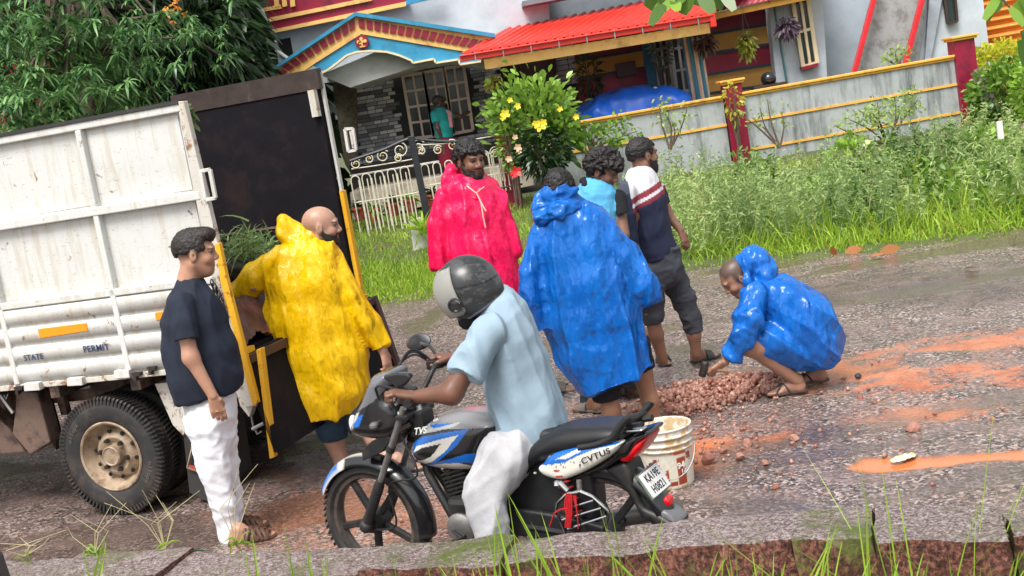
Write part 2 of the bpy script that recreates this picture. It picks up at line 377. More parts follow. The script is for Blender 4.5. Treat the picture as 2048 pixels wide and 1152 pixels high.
def road_mat():
    m, t, b = nodes('wet_asphalt'); co = N(t, 'ShaderNodeTexCoord').outputs['Object']; L = t.links
    at = N(t, 'ShaderNodeAttribute'); at.attribute_name = 'Col'; s = N(t, 'ShaderNodeSeparateColor'); L.new(at.outputs['Color'], s.inputs[0])
    vo = N(t, 'ShaderNodeTexVoronoi'); vo.inputs['Scale'].default_value = 62; L.new(co, vo.inputs['Vector'])
    vc = N(t, 'ShaderNodeSeparateColor'); L.new(vo.outputs['Color'], vc.inputs[0])
    stone = ramp(t, vc.outputs[0], [(0, (.035, .03, .034)), (.4, (.11, .094, .088)), (.75, (.28, .24, .225)), (1, (.56, .49, .46))])
    nb = noise_n(t, co, 1.3, 6, .7); tone = ramp(t, nb.outputs[0], [(.3, (.60, .54, .52)), (.7, (1.15, 1.05, 1.0))])
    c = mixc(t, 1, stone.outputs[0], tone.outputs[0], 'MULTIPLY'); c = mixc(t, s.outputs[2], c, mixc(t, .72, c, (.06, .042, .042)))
    n2 = noise_n(t, co, 24, 6, .75); n3 = noise_n(t, co, 3.2, 5, .7)
    # earth film on the surface: brown silt in blotches, orange laterite where it was washed out
    silt = ramp(t, n3.outputs[0], [(.44, 0), (.60, .6)]); c = mixc(t, silt.outputs[0], c, (.215, .150, .135))
    fa = N(t, 'ShaderNodeMath', operation='MULTIPLY_ADD'); L.new(s.outputs[0], fa.inputs[0]); fa.inputs[1].default_value = 1.35; ma = N(t, 'ShaderNodeMath', operation='MULTIPLY_ADD'); L.new(n2.outputs[0], ma.inputs[0]); ma.inputs[1].default_value = 4.2; ma.inputs[2].default_value = -2.45; L.new(ma.outputs[0], fa.inputs[2])
    fo = N(t, 'ShaderNodeClamp'); L.new(fa.outputs[0], fo.inputs[0])
    org = ramp(t, n3.outputs[0], [(.35, (.38, .11, .05)), (.65, (.56, .22, .11))]); c = mixc(t, fo.outputs[0], c, org.outputs[0])
    pd = mixc(t, s.outputs[1], c, mixc(t, s.outputs[0], (.085, .06, .048), (.52, .17, .055))); L.new(pd, b.inputs['Base Color'])
    r = ramp(t, s.outputs[1], [(0, .23), (.5, .08), (1, .05)]); rr = mixc(t, fo.outputs[0], r.outputs[0], mixc(t, s.outputs[1], (.5, .5, .5), (.1, .1, .1))); L.new(rr, b.inputs['Roughness'])
    inv = N(t, 'ShaderNodeMath', operation='SUBTRACT'); inv.inputs[0].default_value = 1; L.new(s.outputs[1], inv.inputs[1])
    h = N(t, 'ShaderNodeMath', operation='MULTIPLY'); dm = N(t, 'ShaderNodeMath', operation='SUBTRACT'); dm.inputs[0].default_value = .6; L.new(vo.outputs['Distance'], dm.inputs[1]); L.new(dm.outputs[0], h.inputs[0]); L.new(inv.outputs[0], h.inputs[1])
    bp = bump(t, b, h.outputs[0], .7, .006); h2 = N(t, 'ShaderNodeMath', operation='MULTIPLY'); L.new(n2.outputs[0], h2.inputs[0]); L.new(inv.outputs[0], h2.inputs[1]); bump(t, b, h2.outputs[0], .5, .012, bp)
    b.inputs['Specular IOR Level'].default_value = .55; return m
def road_mask(X, Y): return Y < edge_y(X)+.12*np.sin(X*3.1)+.1*np.sin(X*7.3+1)
def build_road():
    xs = coarse(-70, 70, -5.2, 7.6, .028); ys = np.concatenate([np.arange(-2, 4, .4), np.arange(4, 16.6, .028), [17, 20, 26, 34, 46]])
    X, Y = np.meshgrid(xs, ys, indexing='ij'); Z = road_z(X, Y); V = np.stack([X, Y, Z], -1).reshape(-1, 3); n, m = X.shape
    i, j = np.meshgrid(np.arange(n-1), np.arange(m-1), indexing='ij'); a = (i*m+j).ravel(); F = np.stack([a, a+m, a+m+1, a+1], 1); k = road_mask(X, Y).ravel(); F = F[k[F].all(1)]
    used = np.zeros(len(V), bool); used[F.ravel()] = 1; mp = np.cumsum(used)-1
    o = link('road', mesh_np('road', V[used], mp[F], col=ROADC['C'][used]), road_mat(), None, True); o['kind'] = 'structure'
build_road()
earth = M('earth', (.10, .085, .045), .9, .35, 3, .5, 25, dirt=(.06, .1, .02), dirt_amt=.8, dirt_scale=2)
def gz(X, Y): z = ground_z(X, Y); return np.where(Y < edge_y(X), -.07, z)
sheet('ground', coarse(-90, 90, -8, 12, .25), np.concatenate([[-20, -10], np.arange(-2, 26, .2), [30, 40, 60, 90, 160]]), gz, earth)
# ============================================================= LATERITE PARAPET IN FRONT
def stone_mat(name='laterite', moss=.5):
    m, t, b = nodes(name); co = N(t, 'ShaderNodeTexCoord').outputs['Object']; L = t.links
    n1 = noise_n(t, co, 7, 8, .75); n2 = noise_n(t, co, 52, 6, .8); ge = N(t, 'ShaderNodeNewGeometry'); sx = N(t, 'ShaderNodeSeparateXYZ'); L.new(ge.outputs['Normal'], sx.inputs[0])
    n5 = noise_n(t, co, 120, 5, .7); side = ramp(t, n2.outputs[0], [(.40, (.025, .010, .009)), (.5, (.16, .05, .035)), (.60, (.42, .18, .12))]).outputs[0]
    top = ramp(t, n2.outputs[0], [(.40, (.13, .08, .075)), (.47, (.34, .25, .235)), (.55, (.55, .46, .45)), (.64, (.78, .72, .71))]).outputs[0]
    top = mixc(t, ramp(t, n5.outputs[0], [(.43, .9), (.48, 0)]).outputs[0], top, (.09, .05, .045)); top = mixc(t, ramp(t, n1.outputs[0], [(.5, 0), (.68, .7)]).outputs[0], top, (.20, .19, .10))
    up = ramp(t, sx.outputs[2], [(.45, 0), (.8, 1)]).outputs[0]; c = mixc(t, up, side, top)
    mo = mixc(t, n2.outputs[0], (.03, .05, .01), (.26, .32, .06)); nm = noise_n(t, co, 2.6, 6, .72)
    c = mixc(t, ramp(t, nm.outputs[0], [(.62-moss*.16, 0), (.72-moss*.12, 1)]).outputs[0], c, mo); L.new(c, b.inputs['Base Color']); b.inputs['Roughness'].default_value = .48
    bp = bump(t, b, n2.outputs[0], 1., .03); bp = bump(t, b, n5.outputs[0], .7, .008, bp); bump(t, b, n1.outputs[0], .6, .04, bp); return m
LB = [P(-160, 1140, 5.95), P(0, 1115, 5.7), P(380, 1098, 5.35), P(760, 1090, 5.0), P(1215, 1056, 4.75), P(1640, 1030, 4.55), P(2048, 1000, 4.34), P(2300, 985, 4.2)]
LBp = spline([[p[0], p[1]] for p in LB], 8, False)
cum = np.concatenate([[0], np.cumsum(np.linalg.norm(np.diff(LBp, axis=0), axis=1))])
def lb(s): return A(np.interp(s, cum, LBp[:, 0]), np.interp(s, cum, LBp[:, 1]))
wallL = thing('laterite_wall', 'low wet laterite stone parapet with mossy cement top along the near road edge', 'stone wall', (0, 4.7, -.3))
sm = [stone_mat('laterite', .5), stone_mat('laterite_mossy', 1.0)]
def stone_block(s0, s1, z0, z1, w0, w1, seed, mat, name='stone_block'):
    nx, ny, nz = max(4, int((s1-s0)/.022)), max(3, int((w1-w0)/.022)), max(3, int((z1-z0)/.03)); V = []; F = []
    def grid(fn, a, b):
        base = len(V)
        for i in range(a+1):
            for j in range(b+1): V.append(fn(i/a, j/b))
        for i in range(a):
            for j in range(b): q = base+i*(b+1)+j; F.append((q, q+b+1, q+b+2, q+1))
    grid(lambda u, v: (u, v, 1), nx, ny); grid(lambda u, v: (u, 0, v), nx, nz); grid(lambda u, v: (v, 1, u), nz, nx) if False else grid(lambda u, v: (1-u, 1, v), nx, nz)
    grid(lambda u, v: (0, 1-u, v), ny, nz); grid(lambda u, v: (1, u, v), ny, nz)
    U = np.array(V); out = np.zeros_like(U)
    for i, (u, v, w) in enumerate(U):
        s = s0+(s1-s0)*u; c = lb(s); tg = nrm(lb(s+.02)-lb(s-.02)); nn = A(tg[1], -tg[0])   # towards the camera
        if nn[1] > 0: nn = -nn
        d = w1+(w0-w1)*v; p = c+nn*d; out[i] = (p[0], p[1], z0+(z1-z0)*w)
    ctr = out.mean(0); dd = np.stack([fbm(out*A(5, 5, 7)+seed*3.1+31*k, k, 4) for k in range(3)], 1)
    rnd = np.abs(U-.5)*2; cor = (rnd[:, 0]**12*.5+rnd[:, 1]**6+rnd[:, 2]**6); sh = np.clip(cor-.9, 0, 2)*.005
    out = out+dd*A(.010, .018, .013)+(fbm(out*22+seed, 5, 3)*(.005+.012*(U[:, 1] < .02)))[:, None]*A(.3, -1, .3)-(out-ctr)/(np.linalg.norm(out-ctr, axis=1, keepdims=True))*sh[:, None]
    o = link(name, mesh_np(name, out, np.array(F)), mat, wallL, True); return o
S = 0.0; k = 0; tot = cum[-1]; sR = cum[np.argmin(np.abs(LBp[:, 0]-P(1995, 1030, 4.4)[0]))]; sB = cum[np.argmin(np.abs(LBp[:, 0]-P(1775, 1050, 4.45)[0]))]
while S < tot-.05:
    Ln = [.56, .47, .62, .52, .43][k % 5]; E = S+Ln
    if S < sB < E+.12: E = sB
    elif abs(S-sB) < .01: E = sR-.012
    elif S < sR < E: E = sR
    z1 = .455-.012*math.sin(k*2.3); w1 = .30+.03*math.sin(k*1.7)
    if abs(S-sB) < .02: w1 = .42; z1 = .46
    if S >= sR-.02: w1 = .25; z1 = .40
    stone_block(S+.001, E-.001, .14, z1, 0, w1, k, sm[1] if (k % 3 == 2 or S >= sR-.02) else sm[0])
    stone_block(S-.2+.006, E-.2-.006, -.16, .135, .015, w1-.03, k+50, sm[(k+1) % 2])
    stone_block(S+.006, E-.006, -.5, -.165, .0, w1, k+90, sm[k % 2])
    S = E+.0; k += 1
bankm = M('bank', (.035, .045, .015), .95, .4, 8, .4, 30)
sheet('grass_bank', np.linspace(-6, 6, 60), np.linspace(1.4, 5.6, 40), lambda X, Y: -.16-.16*(5-Y)+.04*np.sin(X*3)-.08*(Y < 0)-np.where(Y > 4.9, .35, 0), bankm)
# ============================================================= COMPOUND WALL
def stained(name, col, stain=(.10, .115, .11), amt=.15): return M(name, col, .75, .12, 3, .15, 60, dirt=stain, dirt_amt=amt, dirt_scale=1.6, streak=True)
wgrey = stained('wall_grey_paint', (.34, .365, .375), amt=.42); yel = M('yellow_paint', (.80, .42, .07), .55, .12, 5, dirt=(.30, .16, .04), dirt_amt=.35, dirt_scale=5); mar = M('maroon_paint', (.27, .006, .035), .42, .12, 3, dirt=(.11, .004, .02), dirt_amt=.4)
cw = thing('compound_wall', 'grey rain stained compound wall with yellow coping and maroon pillars', 'wall', (5, 22, .4))
YW = 22.0
def cwz(px, py): return P(px, py, YW)
xl, xr = cwz(1130, 250)[0]-.25, cwz(1908, 108)[0]; zt0, zt1 = cwz(1172, 240)[2], cwz(1905, 110)[2]
def zt(x): return zt0+(zt1-zt0)*(x-xl)/(xr-xl)
def strip_box(mb, x0, x1, dz0, dz1, y0, y1):
    mb.hexa([(x0, y0, zt(x0)+dz0), (x1, y0, zt(x1)+dz0), (x1, y1, zt(x1)+dz0), (x0, y1, zt(x0)+dz0), (x0, y0, zt(x0)+dz1), (x1, y0, zt(x1)+dz1), (x1, y1, zt(x1)+dz1), (x0, y1, zt(x0)+dz1)])
xm = cwz(1462, 200)[0]
for a, b in ((xl, xm-.14), (xm+.14, xr-.0)):
    for lo_, hi_ in ((-1.5, -1.03 if a > xm else -.99), (-.99, -.535), (-.495, -.085)): m_ = MB(); strip_box(m_, a, b, lo_, hi_, YW, YW+.16); m_.build('wall_panel', wgrey, cw)
    for lo_, hi_ in ((-1.03, -.99), (-.535, -.495))[(0 if a > xm else 1):]: m_ = MB(); strip_box(m_, a, b, lo_, hi_, YW-.025, YW+.18); m_.build('painted_strip', yel, cw)
    m_ = MB(); strip_box(m_, a, b, -.085, -.045, YW-.03, YW+.19); strip_box(m_, a, b, -.045, 0, YW-.06, YW+.22); m_.build('coping', yel, cw, bevel=.012)
def pillar(parent, px0, py0, px1, h, w, Y, capw=.06):
    p = P(px0, py0, Y); q = P(px1, py0, Y); x0, x1 = p[0], q[0]; top = p[2]
    m_ = MB(); m_.box((x0, Y-.06, top-h), (x1, Y+w-.06, top-.07)); o = m_.build('pillar', mar, parent, bevel=.008)
    m_ = MB(); m_.box((x0-capw*.6, Y-.1, top-.07), (x1+capw*.6, Y+w, top-.03)); m_.box((x0-capw, Y-.13, top-.03), (x1+capw, Y+w+.03, top+.01)); m_.build('pillar_cap', yel, o, bevel=.01); return o
pillar(cw, 1444, 163, 1481, 1.65, .3, YW); pillar(cw, 1905, 75, 1946, 1.9, .36, YW-.05)
# gate pillar
gp = thing('gate_pillar', 'maroon gate pillar half hidden by the yellow flowering shrub', 'pillar', tuple(P(1030, 360, 21.3)))
o_ = pillar(gp, 985, 250, 1020, 1.5, .3, 21.3)
# ============================================================= HOUSE
house = thing('house', 'grey two storey house with maroon and yellow bands, blue gable porch and stone clad wall', 'house', (2, 26, .5))
lgrey = stained('house_grey', (.47, .52, .57), (.36, .40, .43), 0); shade_grey = M('shaded_grey_wall', (.16, .19, .22), .8, .15); blue = M('blue_paint', (.03, .26, .46), .5, .15, 4, dirt=(.02, .12, .22), dirt_amt=.3); cream = M('cream_trim', (.78, .66, .42), .6, .1)
ochre = M('ochre_paint', (.62, .32, .07), .6, .12, 4); navy = M('navy_line', (.03, .05, .09), .6); byel = M('band_yellow', (.86, .52, .16), .5, .1, 4, dirt=(.4, .2, .08), dirt_amt=.3); white = M('white_trim', (.75, .75, .7), .5, .1)
def hp(name, pts, Y, t, mat, parent=house, bevel=0): return panel(name, pts, Y, t, mat, parent, bevel)
# walls
hp('upper_wall', [(545, 50), (1095, -60), (1100, 60), (960, 120), (700, 160), (565, 175)], 24.2, .25, lgrey)
hp('upper_wall', [(1040, -80), (1640, -190), (1640, -20), (1360, 60), (1060, 70)], 24.6, .2, shade_grey)  # shadow under the balcony slab painted as a darker wall grey
hp('eave_slab', [(1045, 2), (1290, -45), (1290, -34), (1046, 12)], 23.6, .6, shade_grey)
ub = hp('balcony_band', [(522, -40), (765, -90), (815, -2), (812, 10), (538, 68)], 23.95, .2, mar)
for pts in ([(536, 61), (812, 3), (812, 12), (537, 68)], [(531, 37), (740, -6), (745, 1), (532, 45)], [(526, 16), (560, 9), (563, 17), (527, 23)]): hp('yellow_band', pts, 23.9, .06, byel, ub)
for x in (546, 562, 578): hp('baluster', [(x, -20), (x+9, -22), (x+12, 12), (x+3, 14)], 23.88, .08, byel, ub)
hp('blue_band', [(812, -4), (880, -22), (880, -6), (812, 10)], 23.9, .1, blue)
hp('wall_opening', [(556, 80), (580, 75), (586, 108), (572, 118), (560, 112)], 24.16, .05, M('dark_void', (.01, .012, .012), .9))
MB().tube([P(549, 82, 23.9), P(553, 101, 23.9), P(577, 118, 23.9)], .035, 8).build('drain_pipe', white, house, True)
# gable porch
gab = hp('gable_fascia', [(524, 156), (711, 31), (990, 74), (935, 104), (722, 68), (628, 128), (585, 158)], 23.0, .18, byel)
hp('gable_trim', [(520, 152), (710, 24), (990, 67), (990, 75), (711, 32), (530, 152)], 22.9, .5, blue, gab)
tym = hp('gable_tympanum', [(722, 67), (935, 103), (968, 108), (962, 123), (920, 129), (917, 119), (872, 126), (868, 118), (826, 126), (823, 121), (799, 111), (774, 104), (743, 102), (715, 104), (694, 111), (674, 127), (658, 139), (642, 140), (626, 132)], 23.03, .16, blue)
tr = [(646, 145), (658, 139), (674, 127), (694, 111), (715, 104), (743, 102), (774, 104), (799, 111), (823, 121), (826, 126), (868, 118), (872, 126), (917, 119), (920, 129), (962, 123)]
m_ = MB(); [m_.bar(P(*tr[i], 23.03), P(*tr[i+1], 23.03), .035, .16) for i in range(len(tr)-1)]; m_.build('arch_trim', cream, tym)
def lerp2(a, b, t): return (a[0]+(b[0]-a[0])*t, a[1]+(b[1]-a[1])*t)
def row(ta, tb, ba, bb, n, g=.13):
    for i in range(n):
        u, v = (i+g)/n, (i+1-g)/n; hp('fascia_tile', [lerp2(ta, tb, u), lerp2(ta, tb, v), lerp2(ba, bb, v), lerp2(ba, bb, u)], 22.965, .03, mar, gab)
row((714, 36), (975, 83), (716, 54), (962, 98), 16); row((711, 36), (532, 154), (711, 55), (550, 160), 12)
md = MB(); c_ = P(724, 84, 22.99); md.lathe(c_, (0, -1, 0), [(0, .05), (.115, .05), (.125, .03), (.125, 0)], 20); md.build('medallion', mar, gab)
md = MB()
for dx, dz in ((0, .055), (-.06, .005), (.06, .005), (-.035, -.01)[:2], (0, 0)): md.lathe(c_+A(dx, -.05, dz), (0, -1, 0), [(0, .015), (.03, .015), (.033, 0)], 10)
md.bar(c_+A(0, -.06, .05), c_+A(0, -.06, -.08), .022, .02); md.bar(c_+A(-.05, -.06, -.085), c_+A(.05, -.06, -.085), .02, .02); md.build('medallion_cross', byel, gab)
# porch inside
hp('porch_ceiling', [(640, 150), (760, 100), (1010, 96), (990, 140), (880, 118), (700, 175)], 23.25, 2.0, M('porch_ceiling', (.42, .43, .42), .8, .1))
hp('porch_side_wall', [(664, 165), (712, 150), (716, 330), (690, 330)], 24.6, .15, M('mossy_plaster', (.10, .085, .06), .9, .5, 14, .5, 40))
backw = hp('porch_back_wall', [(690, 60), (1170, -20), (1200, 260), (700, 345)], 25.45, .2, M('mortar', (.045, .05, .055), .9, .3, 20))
tm = [M('stone_tile_a', (.26, .265, .30), .6, .25, 9), M('stone_tile_b', (.44, .44, .48), .6, .25, 9), M('stone_tile_c', (.13, .135, .155), .6, .25, 9), M('stone_tile_d', (.60, .59, .60), .6, .2, 9)]
pool = []
for i in range(8):
    w_ = .235*(1, .8, 1.15, .65)[i % 4]; m_ = MB(); m_.box((0, -.03-.012*(i % 3), 0), (w_-.012, 0, .062)); me_o = m_.build('stone_tile_src', tm[i % 4], house); pool.append((me_o.data, w_)); bpy.data.objects.remove(me_o)
zA, zB = P(800, 330, 25.4)[2], P(800, 75, 25.4)[2]; xA, xB = P(700, 220, 25.4)[0], P(1004, 220, 25.4)[0]
wins = [[(805, 152), (846, 146), (868, 272), (826, 277)], [(847, 145), (886, 139), (908, 268), (867, 272)], [(889, 137), (927, 131), (946, 260), (908, 267)]]
wx0, wx1 = P(805, 200, 25.4)[0]-.06, P(938, 200, 25.4)[0]+.05; wz0, wz1 = P(870, 275, 25.4)[2], P(870, 140, 25.4)[2]+.04
cnt = 0; z = zA; r_ = 0
while z < zB:
    x = xA+.1*math.sin(r_*2.1)
    while x < xB:
        me, w_ = pool[int(rng.integers(8))]
        if not (x+w_ > wx0 and x < wx1 and z+.06 > wz0 and z < wz1) and cnt < 620:
            o = bpy.data.objects.new('stone_tile', me); COL.objects.link(o); o.parent = backw; o.location = (x, 25.448, z); cnt += 1
        x += w_
    z += .074; r_ += 1
print('stone tiles', cnt)
m_ = MB()
for z in np.arange(P(1130, 170, 25.4)[2], P(1130, 85, 25.4)[2], .1):
    for x in (P(1110, 130, 25.4)[0], P(1110, 130, 25.4)[0]+.27): m_.box((x, 25.3, z), (x+.25, 25.4, z+.085))
m_.build('stone_pier', tm[1], house)
glass = M('window_glass', (.02, .035, .035), .08, .3, 3, spec=.8)
wood = M('cream_window_frame', (.72, .58, .50), .5, .1, 6)
def window_px(c, Y, cols, rows, fw, mat=wood, gl=glass, name='window', parent=house, depth=.07, gapm=1.):
    tl, trr, br, bl = [P(x, y, Y) for x, y in c]
    def q(u, v): return (tl*(1-u)+trr*u)*(1-v)+(bl*(1-u)+br*u)*v
    m_ = MB()
    for i in range(cols+1): u = i/cols; m_.bar(q(u, 0), q(u, 1), fw*(1.5 if i in (0, cols) else 1), depth)
    for j in range(rows+1):
        v = j/rows; m_.bar(q(0, v), q(1, v), fw*(1.5 if j in (0, rows) else 1.1), depth*.9)
    w = m_.build(name, mat, parent)
    for i in range(cols):
        for j in range(rows):
            MB().prism([q(i/cols, j/rows)+A(0, .02, 0), q((i+1)/cols, j/rows)+A(0, .02, 0), q((i+1)/cols, (j+1)/rows)+A(0, .02, 0), q(i/cols, (j+1)/rows)+A(0, .02, 0)], (0, .012, 0)).build('pane', gl, w)
    return w
hp('window_surround', [(800, 149), (933, 126), (953, 263), (824, 283)], 25.36, .06, M('dark_wood', (.04, .025, .02), .6))
for c in wins: window_px(c, 25.3, 2, 4, .04)
hp('door_recess', [(1000, 125), (1110, 105), (1125, 270), (1020, 300)], 25.2, .1, M('dark_red_door', (.035, .012, .012), .5, .3, 8))
m_ = MB(); [m_.tube([P(1005+i*9, 128-i*1.6, 25.05), P(1023+i*9, 240-i*1.6, 25.05)], .035, 8) for i in range(5)]; m_.build('curtain', M('curtain', (.07, .03, .03), .8), house, True)
bm_ = M('porch_base', (.50, .44, .36), .8, .15, 6, dirt=(.2, .17, .13), dirt_amt=.5)
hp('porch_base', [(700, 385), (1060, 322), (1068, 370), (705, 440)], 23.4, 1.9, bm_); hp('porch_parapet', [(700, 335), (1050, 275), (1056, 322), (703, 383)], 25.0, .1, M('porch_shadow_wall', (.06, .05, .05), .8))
MB().tube([P(700, 352, 24.2), P(1040, 296, 24.2)], .02).build('porch_rail', white, house, True)
# red corrugated roof
rm = M('red_roof_sheet', (.78, .035, .018), .33, .1, 2, dirt=(.5, .05, .03), dirt_amt=.3, spec=.5)
f0, f1 = P(925, 112, 21.9), P(1418, 32, 21.9); bk0, bk1 = P(1018, 60, 24.2), P(1520, -42, 24.2)
nc = 27*8; V = []; 
for i in range(nc+1):
    u = i/nc; ph = (u*27) % 1; hgt = .055*(1 if ph < .28 else max(0, 1-(ph-.28)/.12) if ph < .4 else 0 if ph < .88 else (ph-.88)/.12)
    for j in range(9):
        v = j/8; p = (f0*(1-u)+f1*u)*(1-v)+(bk0*(1-u)+bk1*u)*v; V.append(p+A(0, -.3*hgt, hgt))
F = [(i*9+j, (i+1)*9+j, (i+1)*9+j+1, i*9+j+1) for i in range(nc) for j in range(8)]
ro = link('roof_sheet', mesh_np('roof_sheet', V, F), rm, house); so_ = ro.modifiers.new('solid', 'SOLIDIFY'); so_.thickness = .012
gt = MB()
for a_, b_ in ((f0, f1),): gt.bar(a_+A(-.05, -.06, -.04), b_+A(.05, -.06, -.04), .12, .07); gt.bar(a_+A(-.05, -.12, .0), b_+A(.05, -.12, 0), .03, .03)
gt.obox(f1+A(.04, -.05, -.06), (.05, 0, 0), (0, .07, 0), (0, 0, .14)); gt.build('gutter', M('red_gutter', (.62, .03, .02), .35, .1), house, bevel=.01)
for u in np.linspace(.05, .95, 9): MB().bar(f0*(1-u)+f1*u+A(0, -.11, .03), f0*(1-u)+f1*u+A(0, -.11, -.13), .02, .02).build('gutter_bracket', M('steel_grey', (.3, .3, .3), .4, metal=.6), house)
MB().bar(f0+A(.35, .12, -.2), f1+A(0, .12, -.2), .17, .08).build('roof_beam', byel, house)
# striped side wall under the roof
def band(pts, m, Y=25.0): hp('wall_band', pts, Y, .15, m)
band([(1145, 60), (1300, 35), (1304, 96), (1150, 122)], mar); band([(1150, 122), (1302, 96), (1307, 132), (1155, 157)], ochre); band([(1155, 157), (1304, 132), (1316, 200), (1160, 225)], mar)
band([(1385, 40), (1530, 0), (1533, 49), (1396, 72)], mar); band([(1396, 72), (1533, 49), (1538, 88), (1402, 109)], ochre); band([(1402, 109), (1538, 88), (1543, 128), (1408, 150)], mar); band([(1408, 150), (1543, 128), (1552, 190), (1412, 215)], ochre)
for a, b in (((1396, 72), (1533, 49)), ((1402, 109), (1538, 88)), ((1408, 150), (1543, 128)), ((1411, 188), (1550, 168)), ((1150, 122), (1302, 96)), ((1155, 157), (1307, 132))): MB().bar(P(*a, 24.98), P(*b, 24.98), .05, .03).build('band_line', navy, house)
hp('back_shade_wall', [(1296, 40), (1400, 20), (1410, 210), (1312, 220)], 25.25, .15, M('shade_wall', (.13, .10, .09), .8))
hp('meter_box', [(1231, 128), (1270, 121), (1274, 149), (1235, 156)], 24.85, .12, M('meter_box', (.05, .02, .03), .5))
hp('corner_post', [(1282, 55), (1303, 51), (1317, 185), (1298, 188)], 24.4, .2, M('dark_blue_post', (.01, .10, .17), .5))
window_px([(1304, 62), (1330, 57), (1347, 170), (1318, 176)], 24.9, 2, 3, .045, M('grey_window_frame', (.33, .3, .3), .5)); window_px([(1337, 55), (1365, 50), (1384, 180), (1354, 186)], 24.8, 2, 3, .045, M('grey_window_frame', (.33, .3, .3), .5))
hp('column_capital', [(1358, 52), (1396, 45), (1398, 62), (1361, 69)], 23.2, .35, byel); hp('column_neck', [(1361, 60), (1397, 54), (1397, 66), (1363, 72)], 23.17, .4, M('neck', (.05, .04, .05), .6))
cb = thing('striped_column', 'round porch column striped blue and peach under the end of the red roof', 'column', tuple(P(1400, 200, 23.3)))
cT, cB = P(1380, 64, 23.35), P(1402, 205, 23.35); w_ = .15
for i in range(12):
    g = math.pi*2*i/12+.1; d = A(math.cos(g), math.sin(g), 0)*w_; MB().tube([cT+d, cB+d], .043, 6).build('column_rib', [M('rib_blue', (.05, .22, .33), .5), M('rib_peach', (.72, .48, .34), .5)][i % 2], cb, True)
MB().tube([cT, cB], .13, 12).build('column_core', M('rib_blue', (.05, .22, .33), .5), cb, True)
hp('yellow_beam', [(1400, 32), (1640, -20), (1640, -6), (1402, 44)], 23.6, .25, yel)
V = []; n_ = 80
for i in range(n_+1):
    u = i/n_; a_ = P(1400+u*240, 30-u*48, 23.5); b_ = P(1425+u*240, -6-u*50, 24.3)
    for p in (a_, b_): V.append(p+A(0, 0, .03*abs(math.sin(u*n_*.8))))
ro = link('porch_roof_sheet', mesh_np('porch_roof', V, [(2*i, 2*i+2, 2*i+3, 2*i+1) for i in range(n_)]), M('maroon_sheet', (.32, .02, .04), .4), house); ro.modifiers.new('solid', 'SOLIDIFY').thickness = .012
# right hand grey wing with stair
hp('wing_wall', [(1530, -60), (1640, -90), (1655, 165), (1555, 185)], 24.3, .3, lgrey)
hp('wing_wall', [(1636, -90), (1860, -120), (1890, 140), (1655, 180)], 25.1, .3, M('wing_recess_shade', (.36, .41, .46), .8, .12, 3))  # recess shading put into a darker copy of the wing grey
MB().tube([P(1547, 5, 24.2), P(1575, 175, 24.2)], .022).build('drain_pipe', M('teal_pipe', (.05, .16, .18), .4), house, True)
window_px([(1584, -6), (1614, -12), (1634, 126), (1606, 134)], 24.22, 2, 2, .05, cream); hp('window_sill', [(1604, 134), (1636, 126), (1637, 132), (1605, 140)], 24.1, .2, mar)
hp('stair_wall', [(1752, -30), (1862, -55), (1834, 130), (1706, 160)], 24.0, .2, M('stair_concrete', (.40, .42, .43), .85, .3, 4, .3, 30, dirt=(.2, .2, .19), dirt_amt=.8, dirt_scale=4))
hp('wing_wall', [(1836, -70), (1955, -90), (1985, 150), (1800, 190)], 24.15, .3, lgrey)
hp('stair_side_shadow', [(1862, -50), (1893, -50), (1862, 118), (1850, 120)], 24.05, .08, M('stair_slab', (.33, .37, .42), .8))
rr_ = M('red_rail', (.62, .02, .03), .35, .1)
MB().bar(P(1755, -30, 23.8), P(1704, 160, 23.8), .085, .12).build('stair_rail', rr_, house, bevel=.01); MB().bar(P(1851, -30, 23.8), P(1806, 145, 23.8), .085, .12).build('stair_rail', rr_, house, bevel=.01)
window_px([(1888, -8), (1909, -12), (1914, 43), (1895, 47)], 24.05, 1, 1, .03, M('dark_wood', (.04, .025, .02), .6))
# ---- covered car, helmet
tb = thing('covered_car', 'parked car under a bright blue tarpaulin behind the compound wall', 'car', tuple(P(1270, 260, 23.2)))
prof = [(1140, 285), (1150, 238), (1172, 214), (1212, 192), (1255, 178), (1300, 172), (1345, 176), (1378, 190), (1392, 215), (1395, 260), (1300, 275)]
pts = np.array([P(x, y, 22.7)[[0, 2]] for x, y in prof]); f = Field((pts[:, 0].min(), 22.4, pts[:, 1].min()), (pts[:, 0].max(), 25, pts[:, 1].max()), .035)
X, Y, Z = f.ax[0][:, None, None], f.ax[1][None, :, None], f.ax[2][None, None, :]
d2 = poly_sdf(pts, X+0*Z, Z+0*X)+(0*Y); w2 = np.abs(Y-23.6)-1.1+.25*np.clip((Z-1.2), 0, 1); r = .22
f.v = (np.sqrt(np.maximum(d2+r, 0)**2+np.maximum(w2+r, 0)**2)-r).astype(np.float32); V, F, _ = f.nets(); NN = normals(V, F)
fo = (1-np.abs(fbm(V*A(2.2, 2.2, .9), 4, 3))*2)*.05; V = V+NN*fo[:, None]
link('tarpaulin', mesh_np('tarpaulin', V, F), M('tarp_blue', (.005, .10, .55), .4, .15, 3, .3, 12), tb, True)
hl = thing('black_helmet', 'black helmet resting behind the top of the compound wall', 'helmet', tuple(P(1537, 170, 22.5)))
c_ = P(1537, 158, 22.45); f = Field(c_-.16, c_+.16, .012); f.ell(c_, (.135, .15, .125), k=0); f.cut(c_-A(0, 0, .09), (0, 0, -1)); V, F, _ = f.nets(); link('shell', mesh_np('shell', V, F), M('black_gloss', (.012, .013, .018), .2, .1, spec=.6), hl, True)
MB().box(c_+A(-.3, -.1, -.7), c_+A(.3, .2, -.09)).build('bench', M('dark_wood', (.04, .025, .02), .6)); tag(bpy.data.objects['bench'], 'dark bench under the black helmet behind the wall', 'bench')
